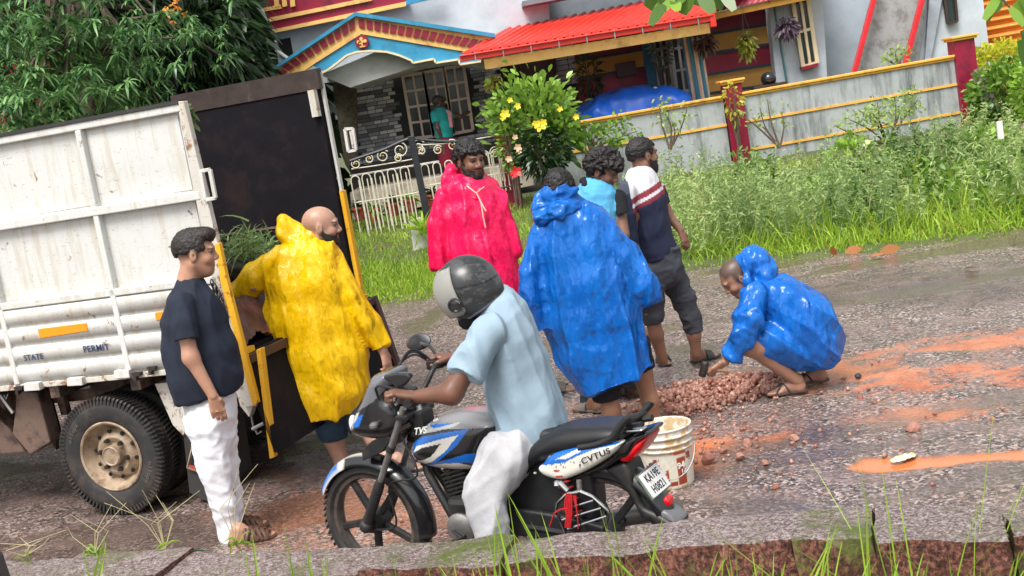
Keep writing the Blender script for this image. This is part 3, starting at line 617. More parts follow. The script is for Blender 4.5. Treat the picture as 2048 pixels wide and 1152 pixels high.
# ---- orange shed
os_ = thing('orange_shed', 'shed clad in orange corrugated sheet at the far right behind the hedge', 'shed', tuple(P(2010, 120, 26)))
a_, b_, c2, d2_ = P(1955, -60, 26), P(2130, -95, 26), P(2160, 160, 26), P(1972, 190, 26); V = []; n_ = 140
for i in range(n_+1):
    v = i/n_; of = A(0, -.05*math.sin(v*n_/140*2*math.pi*15), 0); V += [a_*(1-v)+d2_*v+of, b_*(1-v)+c2*v+of]
o = link('corrugated_sheet', mesh_np('orange_sheet', V, [(2*i, 2*i+2, 2*i+3, 2*i+1) for i in range(n_)]), M('orange_sheet', (.78, .24, .03), .5, .12, 2, dirt=(.5, .17, .03), dirt_amt=.4), os_, True); o.modifiers.new('solid', 'SOLIDIFY').thickness = .02
# ---- maroon building far left behind the mango tree
bg_ = thing('maroon_building', 'dark maroon walled building mostly hidden behind the mango tree', 'house', (-6.5, 21, 0))
panel('wall', [(-60, 20), (230, -20), (300, 300), (-40, 360)], 20.6, 3, M('dark_maroon_wall', (.16, .012, .012), .7, .2, 3), bg_)
panel('roof', [(-60, -10), (240, -50), (250, -20), (-60, 20)], 20.3, 4, M('dark_roof', (.06, .03, .03), .8), bg_)
panel('window', [(58, 145), (90, 140), (95, 185), (64, 190)], 20.5, .05, M('dark_void', (.01, .012, .012), .9), bg_)
# ============================================================= VEGETATION
def gz1(x, y): return float(ground_z(np.array(x), np.array(y)))
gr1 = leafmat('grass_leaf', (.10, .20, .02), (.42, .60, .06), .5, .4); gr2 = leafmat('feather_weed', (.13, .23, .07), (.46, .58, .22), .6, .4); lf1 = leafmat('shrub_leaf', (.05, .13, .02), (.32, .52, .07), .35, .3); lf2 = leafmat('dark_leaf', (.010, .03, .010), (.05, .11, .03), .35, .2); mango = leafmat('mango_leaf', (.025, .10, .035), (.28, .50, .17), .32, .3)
def lawn(n, x0, x1, y0, y1, h0, h1, w, mat, name, lab, tintf=None, dens=None, k=3, dr=(.2, .9)):
    x = rng.uniform(x0, x1, n); t = rng.random(n); e = edge_y(x); y = e+y0+(y1-y0)*t; d = .5+.5*np.clip(fbm(np.stack([x*.8, y*.5, 0*x], 1), 40, 3)*1.4, -1, 1)
    if dens is not None: kp = rng.random(n) < dens(x, y, d); x, y, d, t = x[kp], y[kp], d[kp], t[kp]
    m = len(x); z = ground_z(x, y)-.02; L = (h0+(h1-h0)*d)*rng.uniform(.5, 1.15, m); L *= np.clip((y-edge_y(x)+.12)/.7, .12, 1); D = rdir(m, 1.6, .45)
    tn = np.clip(.25+.5*d+rng.normal(size=m)*.22, 0, 1) if tintf is None else tintf(d, m); br = (rng.random(m) < .04)*.8
    o = leafobj(name, strips(np.stack([x, y, z], 1), D, L, w*rng.uniform(.6, 1.3, m), rng.uniform(*dr, m), k, 'blade', tint=tn, brown=br), mat); tag(o, lab, 'grass', kind='stuff'); return o
lawn(42000, -4, 10, -.25, 7.2, .10, .26, .0065, gr1, 'lawn_grass', 'short bright green grass of the verge and front yard')
lawn(17000, 1.2, 10, .1, 3.8, .28, .75, .008, gr1, 'tall_verge_grass', 'tall green grass growing along the far edge of the road', dens=lambda x, y, d: np.clip(d*1.6-.2, .1, 1)*(1-.5*(x < 2.0)), k=4)
lawn(5500, -3.2, -.2, -.1, 2.4, .22, .5, .008, gr1, 'tall_left_grass', 'tall green grass between the truck tail and the gate', k=4)
# feathery weeds: stems with fine leaflets
def feather(n, xr, yr, h0, h1, name, lab, mat=gr2, tint=(.3, .9), dens=None, ls=1., lw=1., m=26):
    parts = []; x = rng.uniform(*xr, n); y = edge_y(x)+rng.uniform(*yr, n); d = .5+.5*np.clip(fbm(np.stack([x*1.1, y*.6, 0*x], 1), 77, 3)*1.5, -1, 1)
    if dens is not None: kp = rng.random(n) < dens(x, y, d); x, y, d = x[kp], y[kp], d[kp]
    n = len(x); z = ground_z(x, y); Hh = (h0+(h1-h0)*d)*rng.uniform(.6, 1.1, n); D = rdir(n, 2.4, .5); root = np.stack([x, y, z], 1)
    parts.append(strips(root, D, Hh, .005, .12, 3, 'blade', tint=rng.uniform(.2, .6, n)))
    t = np.tile(np.linspace(.22, 1, m), n); r_ = np.repeat(root, m, 0)+np.repeat(D*Hh[:, None], m, 0)*t[:, None]; r_[:, 2] -= .12*np.repeat(Hh, m)*t*t; dd = rdir(n*m, .35, 1.)
    sp_ = np.clip(fbm(np.stack([x*1.7, y*1.1, 0*x+9], 1), 55, 3)*1.1, -.6, .6); tn = np.clip(np.repeat(rng.uniform(*tint, n)+sp_*.6, m)+.25*(t-.6), 0, 1); parts.append(strips(r_, dd, ls*rng.uniform(.05, .13, n*m)*(1.1-.4*t), lw*rng.uniform(.006, .013, n*m), .3, 2, 'leaf', tint=tn)); o = leafobj(name, parts, mat); tag(o, lab, 'weeds', kind='stuff')
feather(1000, (1.6, 9.6), (.5, 5.6), .45, 1.0, 'feathery_weeds', 'pale feathery weeds growing thickly on the verge before the wall', dens=lambda x, y, d: np.clip(d*2-.35, 0, 1)*np.where(x < 3.2, .8, 1)*np.where((x > 3.3) & (y > 17.2) & (x < 6.0), .2, 1))
feather(420, (2.0, 4.6), (.5, 3.0), .75, 1.25, 'feathery_thicket', 'tall pale feathery thicket of weeds beside the striped shirt man', tint=(.5, 1))
feather(700, (3.4, 9.5), (.8, 5.4), .4, .8, 'dark_weeds', 'dark green broad weeds on the verge at the right', mat=lf1, tint=(.0, .35), ls=1.5, lw=2.2, m=16, dens=lambda x, y, d: np.clip(d*3-1.0, 0, 1)); feather(110, (2.0, 9.5), (.6, 5.0), .5, 1.1, 'dry_stalks', 'dry brown stalks among the verge weeds', mat=leafmat('dry_stalk_leaf', (.25, .20, .08), (.50, .44, .22)), m=10, ls=.7)
feather(260, (5.6, 9.8), (2.2, 6.3), .6, 1.0, 'far_right_weeds', 'pale weeds at the foot of the end pillar', tint=(.4, 1))
# broad leaf plants
def bush(name, lab, cat_, c, rad, n, L, Wd, mat, up=.4, tint=(.2, 1), trunk=None, drp=.3, prof='leaf', shell=.5, k=3, clumps=0):
    t = thing(name, lab, cat_, (c[0], c[1], trunk if trunk is not None else c[2]-rad[2])); d = rdir(n, 0, 1); r = rng.uniform(shell, 1, n)**.5
    if clumps: ce = rdir(clumps, .2, 1)*rng.uniform(.5, .95, (clumps, 1)); pi = rng.integers(clumps, size=n); p_ = ce[pi]+rng.normal(size=(n, 3))*.24; d = p_/(np.linalg.norm(p_, axis=1, keepdims=True)+1e-6)
    else: p_ = d*r[:, None]
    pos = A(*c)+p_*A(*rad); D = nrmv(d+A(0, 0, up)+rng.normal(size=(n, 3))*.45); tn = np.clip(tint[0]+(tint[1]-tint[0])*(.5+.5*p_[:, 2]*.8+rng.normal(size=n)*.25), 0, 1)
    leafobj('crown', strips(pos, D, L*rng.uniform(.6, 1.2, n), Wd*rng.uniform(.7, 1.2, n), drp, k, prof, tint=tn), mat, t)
    m_ = MB(); zb = trunk if trunk is not None else c[2]-rad[2]
    for i in range(9): q = A(*c)+rdir(1, .5, 1)[0]*A(*rad)*.75; m_.tube([(c[0]+rng.uniform(-.08, .08), c[1]+rng.uniform(-.08, .08), zb), (c[0]+(q[0]-c[0])*.4, c[1]+(q[1]-c[1])*.4, zb+(q[2]-zb)*.5), tuple(q)], [.022, .014, .006], 5)
    m_.build('stem', M('bark', (.10, .07, .05), .85, .4, 20, .5, 40), t, True); return t
def nrmv(v): return v/(np.linalg.norm(v, axis=1, keepdims=True)+1e-9)
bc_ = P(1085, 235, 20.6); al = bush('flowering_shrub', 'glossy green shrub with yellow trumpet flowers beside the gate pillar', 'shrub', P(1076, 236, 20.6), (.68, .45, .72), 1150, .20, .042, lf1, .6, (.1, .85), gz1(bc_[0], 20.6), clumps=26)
def flower(parent, c, r, mat, n=5, face=(0, -1, .2)):
    f = nrm(face); u = nrm(np.cross(f, (0, 0, 1))); v = np.cross(u, f); k = A(*[0, 0, 0]); P_ = []; D_ = []
    for i in range(n): g = 2*math.pi*i/n+rng.uniform(-.2, .2); P_.append(c); D_.append(nrm(u*math.cos(g)+v*math.sin(g)+f*.35))
    o = leafobj('flower', strips(np.array(P_), np.array(D_), r, r*.36, .1, 4, 'round', side=nrmv(np.cross(np.array(D_), f))), mat, parent); return o
fy = leafmat('yellow_petal', (.85, .62, .02), (.9, .75, .05), .4, .3); fp = leafmat('peach_petal', (.80, .45, .25), (.85, .62, .40), .4, .3); fr_ = leafmat('red_petal', (.70, .02, .03), (.8, .06, .05), .4, .3)
for px, py, r in ((1010, 228, .085), (1080, 252, .10), (1086, 245, .07), (1120, 218, .05), (1152, 234, .055), (1020, 200, .05), (1035, 212, .06), (1006, 236, .05), (1072, 248, .07)): flower(al, P(px, py, 19.95), r, fy)
bush('dark_shrub', 'dark small leaved shrub under the yellow flowering shrub', 'shrub', P(1085, 300, 20.4), (.46, .4, .45), 1300, .11, .022, lf2, .3, (0, .5), gz1(bc_[0], 20.4), shell=.2)
hb_ = bush('hibiscus', 'thin hibiscus bush with peach and red flowers in front of the gate pillar', 'shrub', P(1022, 295, 20.6), (.22, .2, .42), 260, .09, .022, lf1, .5, (.3, .9), gz1(0, 20.6))
for px, py, r, m in ((1036, 295, .07, fp), (1030, 274, .05, fp), (1038, 302, .05, fp), (1018, 318, .06, fp), (1032, 343, .10, fr_), (1028, 348, .07, fr_)): flower(hb_, P(px, py, 20.2), r, m)
bush('croton', 'yellow green vine climbing the middle maroon pillar', 'climber', P(1466, 205, 21.7), (.13, .12, .35), 75, .10, .025, leafmat('croton_leaf', (.30, .32, .03), (.62, .60, .07), .4, .35), -.3, (.2, 1), .5)
def twiggy(name, lab, root, tips, n, L, Wd, mat, Y, cat_='tree'):
    r0 = A(*root); t = thing(name, lab, cat_, tuple(r0)); m_ = MB(); P_ = []
    for tp in tips:
        q = A(*tp); mid = r0*.5+q*.5+A(rng.uniform(-.08, .08), 0, rng.uniform(-.02, .1)); pts = spline([r0, mid, q], 4, False); m_.tube([tuple(p) for p in pts], list(np.linspace(.022, .006, len(pts))), 5)
        for _ in range(int(n/len(tips))): u = rng.uniform(.45, 1)**.7; p = pts[int(u*(len(pts)-1))]; P_.append(p+rng.normal(size=3)*.09)
    m_.build('branch', M('bark', (.10, .07, .05), .85, .4, 20, .5, 40), t, True); P_ = np.array(P_); leafobj('leaves', strips(P_, rdir(len(P_), .4, 1), L*rng.uniform(.6, 1.2, len(P_)), Wd, .3, 3, 'leaf'), mat, t)
pale = leafmat('pale_leaf', (.22, .36, .08), (.50, .64, .20), .5, .4)
twiggy('bare_sapling', 'thin leafless sapling leaning against the wall right of the middle pillar', P(1560, 296, 21.2), [P(1505, 236, 21.3), P(1478, 228, 21.3), P(1520, 215, 21.3), P(1562, 222, 21.3), P(1535, 200, 21.4)], 70, .07, .02, pale, 21)
twiggy('young_tree', 'spreading young tree with pale leaves before the right half of the wall', P(1775, 290, 20.8), [P(1690, 235, 20.6), P(1720, 222, 20.8), P(1755, 205, 20.6), P(1790, 195, 20.9), P(1820, 180, 20.8), P(1835, 200, 20.6), P(1670, 252, 20.5), P(1745, 228, 20.4)], 620, .085, .017, pale, 20.8)
twiggy('wall_sapling', 'slender sapling with pale leaves before the left half of the wall', P(1340, 300, 20.6), [P(1318, 195, 20.8), P(1330, 225, 20.6), P(1375, 215, 20.6), P(1345, 245, 20.6)], 150, .08, .018, pale, 20.8)
twiggy('leafy_creeper', 'green creeper trailing along the top of the wall beside the shrub', P(1180, 300, 21.4), [P(1175, 255, 21.6), P(1215, 262, 21.5), P(1250, 238, 21.6), P(1240, 285, 21.4), P(1275, 262, 21.4), P(1155, 268, 21.4)], 420, .10, .026, leafmat('creeper_leaf', (.10, .22, .03), (.32, .50, .08), .4, .35), 21.4, 'climber')
twiggy('stair_shoot', 'pale leafy shoot showing above the wall by the stair rail', P(1800, 135, 22.6), [P(1770, 118, 22.6), P(1792, 100, 22.6), P(1810, 98, 22.7)], 110, .09, .02, pale, 22)
bush('dry_stump_weed', 'small dark red stump with leaves among the weeds before the wall', 'plant', P(1705, 290, 19.5), (.12, .1, .2), 40, .14, .04, lf1, .6, (.3, 1), .3)
for i, (px, py, y_) in enumerate(((1700, 322, 18.5), (1830, 375, 17), (1660, 400, 15.5), (1980, 300, 16.5))): bush('broad_leaf_weed', ['broad leaved weed in the grass below the young tree', 'broad leaved weed in the middle of the right verge', 'broad leaved weed near the road edge right of centre', 'broad leaved weed below the white stake'][i], 'weed', P(px, py, y_), (.3, .25, .28), 120, .18, .05, lf1, .6, (.3, 1), .2)
# hedge and dark bush at the right
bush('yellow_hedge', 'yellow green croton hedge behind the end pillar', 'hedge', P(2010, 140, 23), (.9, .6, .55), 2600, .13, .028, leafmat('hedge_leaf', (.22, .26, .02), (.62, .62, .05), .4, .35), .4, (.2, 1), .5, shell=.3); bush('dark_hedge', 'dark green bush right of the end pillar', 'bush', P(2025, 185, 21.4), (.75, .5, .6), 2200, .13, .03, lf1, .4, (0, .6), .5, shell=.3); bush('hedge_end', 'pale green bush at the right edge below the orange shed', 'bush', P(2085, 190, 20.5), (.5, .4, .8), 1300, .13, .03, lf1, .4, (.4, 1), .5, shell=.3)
lg = thing('leaning_logs', 'grey weathered logs leaning behind the maroon end pillar', 'logs', tuple(P(1985, 225, 21.6)))
for a_, b_ in (((1952, 140), (1985, 222)), ((1958, 138), (1995, 218)), ((1950, 152), (1978, 228))): MB().tube([P(*a_, 21.6), P(*b_, 21.3)], .05, 8).build('log', M('weathered_log', (.16, .14, .12), .85, .5, 12, .5, 30), lg, True)
# hanging baskets and pots
def hang(px, py, Y, r, mat, lab, n=260, L=.12, trail=0., top=None, wd=.025):
    c = P(px, py, Y); t = thing('hanging_basket', lab, 'hanging plant', tuple(c)); m_ = MB(); m_.lathe(c-A(0, 0, .08), (0, 0, 1), [(0, 0), (.07, .01), (.11, .10), (.10, .10)], 12); m_.build('pot', M('basket_pot', (.10, .05, .04), .6), t, True)
    tp = A(*c)+A(0, 0, .55); m_ = MB(); [m_.tube([tp, c+A(.1*math.cos(g), .1*math.sin(g), .02)], .004, 4) for g in (0, 2.1, 4.2)]; m_.build('hanger', M('steel_grey', (.3, .3, .3), .4), t)
    d = rdir(n, .2, 1); ps = c+d*r*rng.uniform(.2, 1, (n, 1)); ps[:, 2] -= trail*rng.random(n)**1.5; leafobj('foliage', strips(ps, nrmv(d+A(0, 0, -.2)), L*rng.uniform(.6, 1.2, n), wd, .5, 3, 'leaf'), mat, t)
hang(1574, 55, 23.8, .17, leafmat('purple_leaf', (.05, .03, .05), (.20, .14, .20), .4, .2), 'hanging basket of dark purple leaves beside the narrow window'); hang(1492, 75, 24, .14, leafmat('lime_leaf', (.25, .30, .04), (.60, .60, .12), .4, .4), 'hanging basket trailing yellow green leaves before the banded wall', 300, .10, .32); hang(1410, 85, 23.0, .17, leafmat('bronze_leaf', (.05, .03, .025), (.20, .12, .10), .4, .2), 'hanging basket of bronze leaves at the striped column'); hang(1395, 60, 23.1, .1, leafmat('bronze_leaf', (.05, .03, .025), (.20, .12, .10), .4, .2), 'small hanging basket of bronze leaves left of the striped column capital', 90)
hang(988, 165, 23.2, .12, leafmat('lime_leaf', (.25, .30, .04), (.60, .60, .12), .4, .4), 'orange hanging pot with pale leaves at the right of the porch window', 120, .10)
bush('bamboo_palm', 'thin dark palm plant in the shade under the red roof', 'plant', P(1178, 150, 24.3), (.22, .2, .45), 260, .16, .018, lf2, .2, (.2, 1), .9)
bush('window_plant', 'grey green plant before the shaded window behind the striped column', 'plant', P(1320, 95, 23.9), (.2, .15, .4), 200, .12, .02, leafmat('grey_leaf', (.08, .12, .09), (.22, .30, .2), .5, .2), .2, (.2, 1), .9)
tc = M('terracotta', (.36, .075, .04), .6, .2, 8, dirt=(.2, .12, .09), dirt_amt=.4)
for i, (px, py) in enumerate(((722, 428), (751, 431), (789, 420), (824, 412), (868, 402), (903, 396))):
    c = P(px, py+12, 21.9); t = thing('flower_pot', 'terracotta flower pot %s' % ['half hidden by the yellow truck post', 'with a drooping plant, first clear of the truck post', 'wide, between the hoops left of the black gate post', 'just left of the black gate post', 'just right of the black gate post', 'behind the pink raincoat sleeve'][i], 'flower pot', tuple(c), 'terracotta pots behind the gate'); c = A(*c)
    MB().lathe(c, (0, 0, 1), [(0, 0), (.085, 0), (.12, .19), (.135, .19), (.135, .23), (.115, .23), (.11, .2), (0, .2)], 16).build('pot', tc, t, True); n = 70; leafobj('plant', strips(np.tile(c+A(0, 0, .22), (n, 1))+rng.normal(size=(n, 3))*.03, rdir(n, .9, 1), rng.uniform(.12, .3, n), .018, .5, 3, 'leaf'), lf1 if i % 2 else lf2, t)
c = P(838, 478, 19.0); sb = MB(); sb.hexa([c+A(-.12, 0, -.2), c+A(.12, 0, -.2), c+A(.12, .2, -.2), c+A(-.12, .2, -.2), c+A(-.1, .03, .30), c+A(.09, .03, .33), c+A(.08, .17, .32), c+A(-.09, .17, .30)]); tag(sb.build('boundary_stone', M('pale_stone', (.42, .42, .38), .8, .2, 8), None, bevel=.02), 'pale grey boundary stone standing in the grass by the gate', 'stone')
c = P(848, 462, 18.8); n = 46; t = thing('spiky_plant', 'bright green spiky plant beside the boundary stone', 'plant', tuple(c)); leafobj('leaves', strips(np.tile(c, (n, 1))+rng.normal(size=(n, 3))*.03, rdir(n, 1.2, 1), rng.uniform(.3, .55, n), .02, .3, 4, 'leaf', tint=rng.uniform(.5, 1, n)), gr1, t)
# ---- gate of bent bars
gate = thing('gate', 'double leaf gate of cream bent bars and scrolls in a black frame', 'gate', tuple(P(880, 400, 21))); YG = 21.0
gb = M('gate_cream', (.62, .58, .46), .45, .1, 12, dirt=(.25, .2, .12), dirt_amt=.3); gk = M('gate_black', (.018, .02, .025), .4, .3, 10); gg = M('gold', (.7, .45, .12), .25, metal=1)
MB().bar(P(822, 272, YG), P(856, 440, YG), .11, .11).build('gate_post', gk, gate, bevel=.008)
def rail(pts, w=.035, m=gk): MB().tube([P(x, y, YG) for x, y in spline(pts, 5, False)], w/2, 8).build('gate_rail', m, gate, True)
rail([(700, 322), (735, 310), (770, 298), (800, 284), (822, 276)], .06); rail([(822, 276), (870, 282), (930, 283), (1000, 284)], .06); rail([(703, 338), (760, 330), (828, 318)], .02, gb); rail([(838, 290), (900, 286), (1000, 270)], .02, gb); rail([(712, 405), (780, 395), (845, 383)], .02, gb); rail([(850, 372), (930, 358), (1030, 342)], .02, gb); rail([(718, 478), (800, 462), (856, 452)], .03, gk); rail([(860, 400), (950, 385), (1045, 368)], .03, gk)
def hoop(x, yt, w, h, name='hoop', r=.011):
    c = P(x, yt, YG); hw = w/2/119; hh = h/119; pts = [c+A(-hw, 0, -hh)]+[c+A(-hw*math.cos(g), 0, -hw+hw*math.sin(g)) for g in np.linspace(0, math.pi, 9)]+[c+A(hw, 0, -hh)]
    MB().tube(pts, r, 6).build(name, gb, gate, True)
def uhoop(x, yb, w, h):
    c = P(x, yb, YG); hw = w/2/119; hh = h/119; pts = [c+A(-hw, 0, hh)]+[c+A(-hw*math.cos(g), 0, hw-hw*math.sin(g)) for g in np.linspace(0, math.pi, 9)]+[c+A(hw, 0, hh)]; MB().tube(pts, .011, 6).build('hoop', gb, gate, True)
for i in range(4): hoop(731+25.5*i, 347-4.6*i, 17, 112); uhoop(747+25.5*i, 475-4.3*i, 17, 118)
hoop(709, 352, 17, 112)
for i in range(8): hoop(848+24*i, 329-4*i-.4*i*i*0, 15, 78)
for i in range(4): hoop(968+20*i, 302-1.2*i, 15, 62)
def scroll(x, y, r, turns=1.3, flip=1, g0=0):
    c = P(x, y, YG-.01); pts = [c+A(flip*math.cos(g0+g), 0, math.sin(g0+g))*(r*(1-.62*g/(turns*2*math.pi))) for g in np.linspace(0, turns*2*math.pi, 22)]; MB().tube(pts, .011, 6).build('scroll', gb, gate, True); MB().ball(c, .022, 8).build('scroll_boss', gg, gate, True)
for x, y, r, f in ((712, 328, .09, 1), (738, 318, .08, -1), (766, 312, .11, 1), (800, 300, .14, -1), (797, 316, .07, 1), (836, 296, .14, 1), (843, 302, .07, -1), (876, 300, .08, 1), (905, 290, .10, -1), (990, 305, .1, 1)): scroll(x, y, r, 1.4, f, .6)
# ---- mango tree and the dark garden behind the truck
tr_ = thing('mango_tree', 'large mango tree with drooping leaf clusters rising behind the truck', 'tree', (-5.6, 17.5, 0)); bk_ = M('bark', (.10, .07, .05), .85, .4, 20, .5, 40)
m_ = MB(); m_.tube(list(spline([(-5.6, 17.5, -.1), (-5.5, 17.5, 1.4), (-5.3, 17.3, 2.8), (-5.0, 17.0, 4.5), (-4.8, 16.8, 6.5)], 5, False)), list(np.linspace(.28, .10, 21)), 12); m_.build('trunk', bk_, tr_, True)
def whorl(seed):
    r = np.random.default_rng(seed); n = 17; g = r.uniform(0, 2*math.pi, n)+np.arange(n)*2.4; e = r.uniform(-.1, 1.1, n); D = np.stack([np.cos(g)*np.cos(e), np.sin(g)*np.cos(e), np.sin(e)], 1); sd = np.cross(D, (0, 0, 1)); sd /= np.linalg.norm(sd, axis=1, keepdims=True)+1e-6
    return strips(np.zeros((n, 3)), D, r.uniform(.14, .22, n), r.uniform(.013, .018, n), r.uniform(.35, .95, n), 4, 'leaf', side=sd, tint=np.clip(.35+.3*r.normal(size=n)+.3*(e/1.1), 0, 1))
WH = [whorl(i) for i in range(6)]; WM_ = []
for i, (v, f, c) in enumerate(WH): me = mesh_np('leaf_whorl', v, f, col=c); me.materials.append(mango); WM_.append(me)
def clump_positions():
    out = []   # photo position of the clump centres, depth, radius in metres
    for px, py, Y, r, n in ((60, 60, 14.5, .8, 26), (150, 90, 15, .7, 20), (100, 150, 15.5, .6, 12), (180, 45, 15.5, .7, 20), (260, 30, 16, .6, 10), (40, 130, 14.5, .5, 12), (215, 130, 15.2, .55, 16), (230, 100, 15, .5, 14), (245, 150, 15.4, .4, 9), (50, 190, 14, .75, 30), (30, 235, 13.5, .6, 22), (100, 215, 14, .65, 22), (130, 235, 14, .4, 12), (165, 230, 14.2, .3, 9), (95, 125, 14.8, .35, 8), (350, 60, 17, .5, 9), (300, 80, 16.5, .45, 8), (340, 110, 17, .6, 8), (310, 170, 16.5, .5, 10), (375, 70, 17.5, .4, 4), (20, 20, 14.5, .8, 20), (215, 60, 15.8, .6, 10), (180, 180, 15.6, .35, 6), (400, 60, 17.5, .35, 4), (290, 195, 15.8, .35, 7)):
        c = P(px, py, Y)
        for _ in range(int(n*1.5)): out.append(c+rng.normal(size=3)*r*A(.6, .55, .5))
    return out
cps = clump_positions(); cps.sort(key=lambda q: q[1]); print('whorls', len(cps))
tri_b = MB(); 
for i, p in enumerate(cps):
    if i < 290:
        o = bpy.data.objects.new('leaf_whorl', WM_[i % 6]); COL.objects.link(o); o.parent = tr_; o.matrix_parent_inverse = WM[tr_.name].inverted(); s = rng.uniform(.8, 1.25); o.matrix_basis = Matrix.Translation(Vector(p)) @ Matrix.Rotation(rng.uniform(0, 6.28), 4, 'Z') @ Matrix.Rotation(rng.uniform(-.4, .4), 4, 'X') @ Matrix.Scale(s, 4)
    if i % 16 == 0: q = A(-4.9, 17, 4.5+rng.uniform(-1.5, 1.5)); tri_b.tube([tuple(q), tuple((q+p)/2+A(0, 0, .25)), tuple(p)], [.05, .03, .01], 5)
tri_b.build('limb', bk_, tr_, True); parts = []; fr2 = []
for k, p in enumerate(cps[290:]):
    v, f, c = WH[k % 6]; fr2.append((v*rng.uniform(.8, 1.2)+p, f, c))
V, F, C = cat(fr2); o = leafobj('inner_whorls', (V, F, C), mango, tr_); o['kind'] = 'stuff'
for k in range(1500):
    px, py, Y = rng.uniform(-60, 330), rng.uniform(-80, 260), rng.uniform(17, 20)
    if fbm(np.array([[px/60, py/60, 3]]), 9, 2)[0] > .28 and px < 150: continue
    if 70 < px < 215 and 85 < py < 250 and rng.random() < .85: continue
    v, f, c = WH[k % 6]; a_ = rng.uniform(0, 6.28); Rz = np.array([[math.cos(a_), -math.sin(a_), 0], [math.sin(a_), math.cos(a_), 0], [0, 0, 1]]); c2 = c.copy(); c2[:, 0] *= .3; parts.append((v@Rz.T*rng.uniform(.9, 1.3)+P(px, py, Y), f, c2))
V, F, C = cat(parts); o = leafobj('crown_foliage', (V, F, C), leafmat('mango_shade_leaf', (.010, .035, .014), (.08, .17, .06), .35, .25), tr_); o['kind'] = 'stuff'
# dark garden trees behind
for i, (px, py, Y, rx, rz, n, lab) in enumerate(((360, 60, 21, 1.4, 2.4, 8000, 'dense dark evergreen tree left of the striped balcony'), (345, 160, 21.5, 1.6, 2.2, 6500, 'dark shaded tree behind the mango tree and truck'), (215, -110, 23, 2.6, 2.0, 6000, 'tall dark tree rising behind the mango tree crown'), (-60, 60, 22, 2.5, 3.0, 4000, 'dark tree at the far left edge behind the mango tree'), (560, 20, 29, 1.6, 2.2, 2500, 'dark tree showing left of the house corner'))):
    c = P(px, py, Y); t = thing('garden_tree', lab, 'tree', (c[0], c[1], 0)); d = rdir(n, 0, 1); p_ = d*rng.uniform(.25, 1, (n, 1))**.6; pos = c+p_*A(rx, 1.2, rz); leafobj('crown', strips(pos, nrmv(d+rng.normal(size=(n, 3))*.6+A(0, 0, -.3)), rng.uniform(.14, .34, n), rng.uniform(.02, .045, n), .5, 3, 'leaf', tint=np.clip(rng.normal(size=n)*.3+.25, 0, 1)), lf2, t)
    m_ = MB(); m_.tube([(c[0], c[1], -.1), (c[0]+.1, c[1], c[2]*.6), tuple(c)], [.22, .16, .08], 10)
    for _ in range(14): q = c+rdir(1, .3, 1)[0]*A(rx, 1, rz)*.8; m_.tube([(c[0]+.05, c[1], c[2]*.5), tuple((q+c)/2), tuple(q)], [.06, .04, .015], 5)
    m_.build('trunk', bk_, t, True)
ms = sheet('thicket', np.linspace(-26, -3.4, 60), np.array([26.0, 26.6]), lambda X, Y: np.where(Y < 26.2, 0, 9.0)+0*X, M('thicket_green', (.010, .022, .012), .95, .6, 2.2, .8, 6)) if False else None
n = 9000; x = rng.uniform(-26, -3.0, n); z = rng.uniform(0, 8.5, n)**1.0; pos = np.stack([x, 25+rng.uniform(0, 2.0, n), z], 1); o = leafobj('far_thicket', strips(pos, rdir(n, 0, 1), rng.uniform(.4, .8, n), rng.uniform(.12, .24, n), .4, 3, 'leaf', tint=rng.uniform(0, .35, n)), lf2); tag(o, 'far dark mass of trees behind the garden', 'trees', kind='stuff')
n = 14; ff = thing('flower_cluster', 'cluster of small orange flowers high in the dark trees', 'flowers', tuple(P(350, 20, 18))); [leafobj('floret', strips(np.tile(P(350, 20, 16.2)+rng.normal(size=3)*A(.09, .05, .06), (6, 1)), rdir(6, .2, 1), .06, .014, .2, 3, 'leaf'), leafmat('orange_petal', (.85, .25, .03), (.9, .45, .08), .5, .3), ff) for _ in range(10)]
# ---- overhanging branches at the top
def big_leaf_branch(name, lab, spec, Y, twig):
    t = thing(name, lab, 'branch', tuple(P(*spec[0][:2], Y))); MB().tube([P(x, y, Y) for x, y in twig], list(np.linspace(.012, .005, len(twig))), 6).build('twig', bk_, t, True)
    for px, py, qx, qy, w, tn in spec:
        a_, b_ = P(px, py, Y+rng.uniform(-.08, .08)), P(qx, qy, Y+rng.uniform(-.12, .12)); L_ = np.linalg.norm(b_-a_); d = (b_-a_)/L_; sd = nrm(np.cross(d, A(rng.uniform(-.3, .3), -1, rng.uniform(-.3, .5)))); leafobj('leaf', strips(a_[None], d[None], L_, w/FPX*Y, .08, 8, 'round', side=sd[None], tint=tn), bl_, t)
bl_ = leafmat('broad_leaf', (.03, .09, .02), (.30, .50, .07), .3, .45)
big_leaf_branch('overhanging_branch', 'broad green leaves hanging into the picture at the top above the red roof', [(1330, -30, 1295, 12, 20, .3), (1350, -10, 1305, 28, 13, 1.), (1345, -5, 1355, 18, 12, 1.), (1330, 5, 1300, 45, 12, .25), (1380, -20, 1365, 25, 16, .35), (1400, -15, 1425, 22, 15, .3), (1395, -30, 1445, 10, 14, .2), (1440, -25, 1468, 16, 12, .25), (1360, -30, 1350, 5, 20, .4), (1410, -40, 1395, 8, 16, .3), (1300, -35, 1340, -2, 18, .35)], 9.0, [(1500, -120), (1430, -60), (1370, -25), (1345, 0)])
big_leaf_branch('right_branch', 'broad leaves on a twig at the top right corner before the orange shed', [(2000, -10, 1968, 34, 10, .8), (2010, -15, 1990, 22, 9, .6), (2030, 5, 2062, 40, 14, .8), (2020, 15, 2048, 48, 9, .9), (2040, -10, 2070, 20, 12, .5), (1990, -5, 1975, 40, 7, .3), (2046, 60, 2070, 110, 12, .2), (2040, 80, 2060, 140, 12, .15)], 12.0, [(1990, -20), (2015, 10), (2040, 40), (2060, 70)])
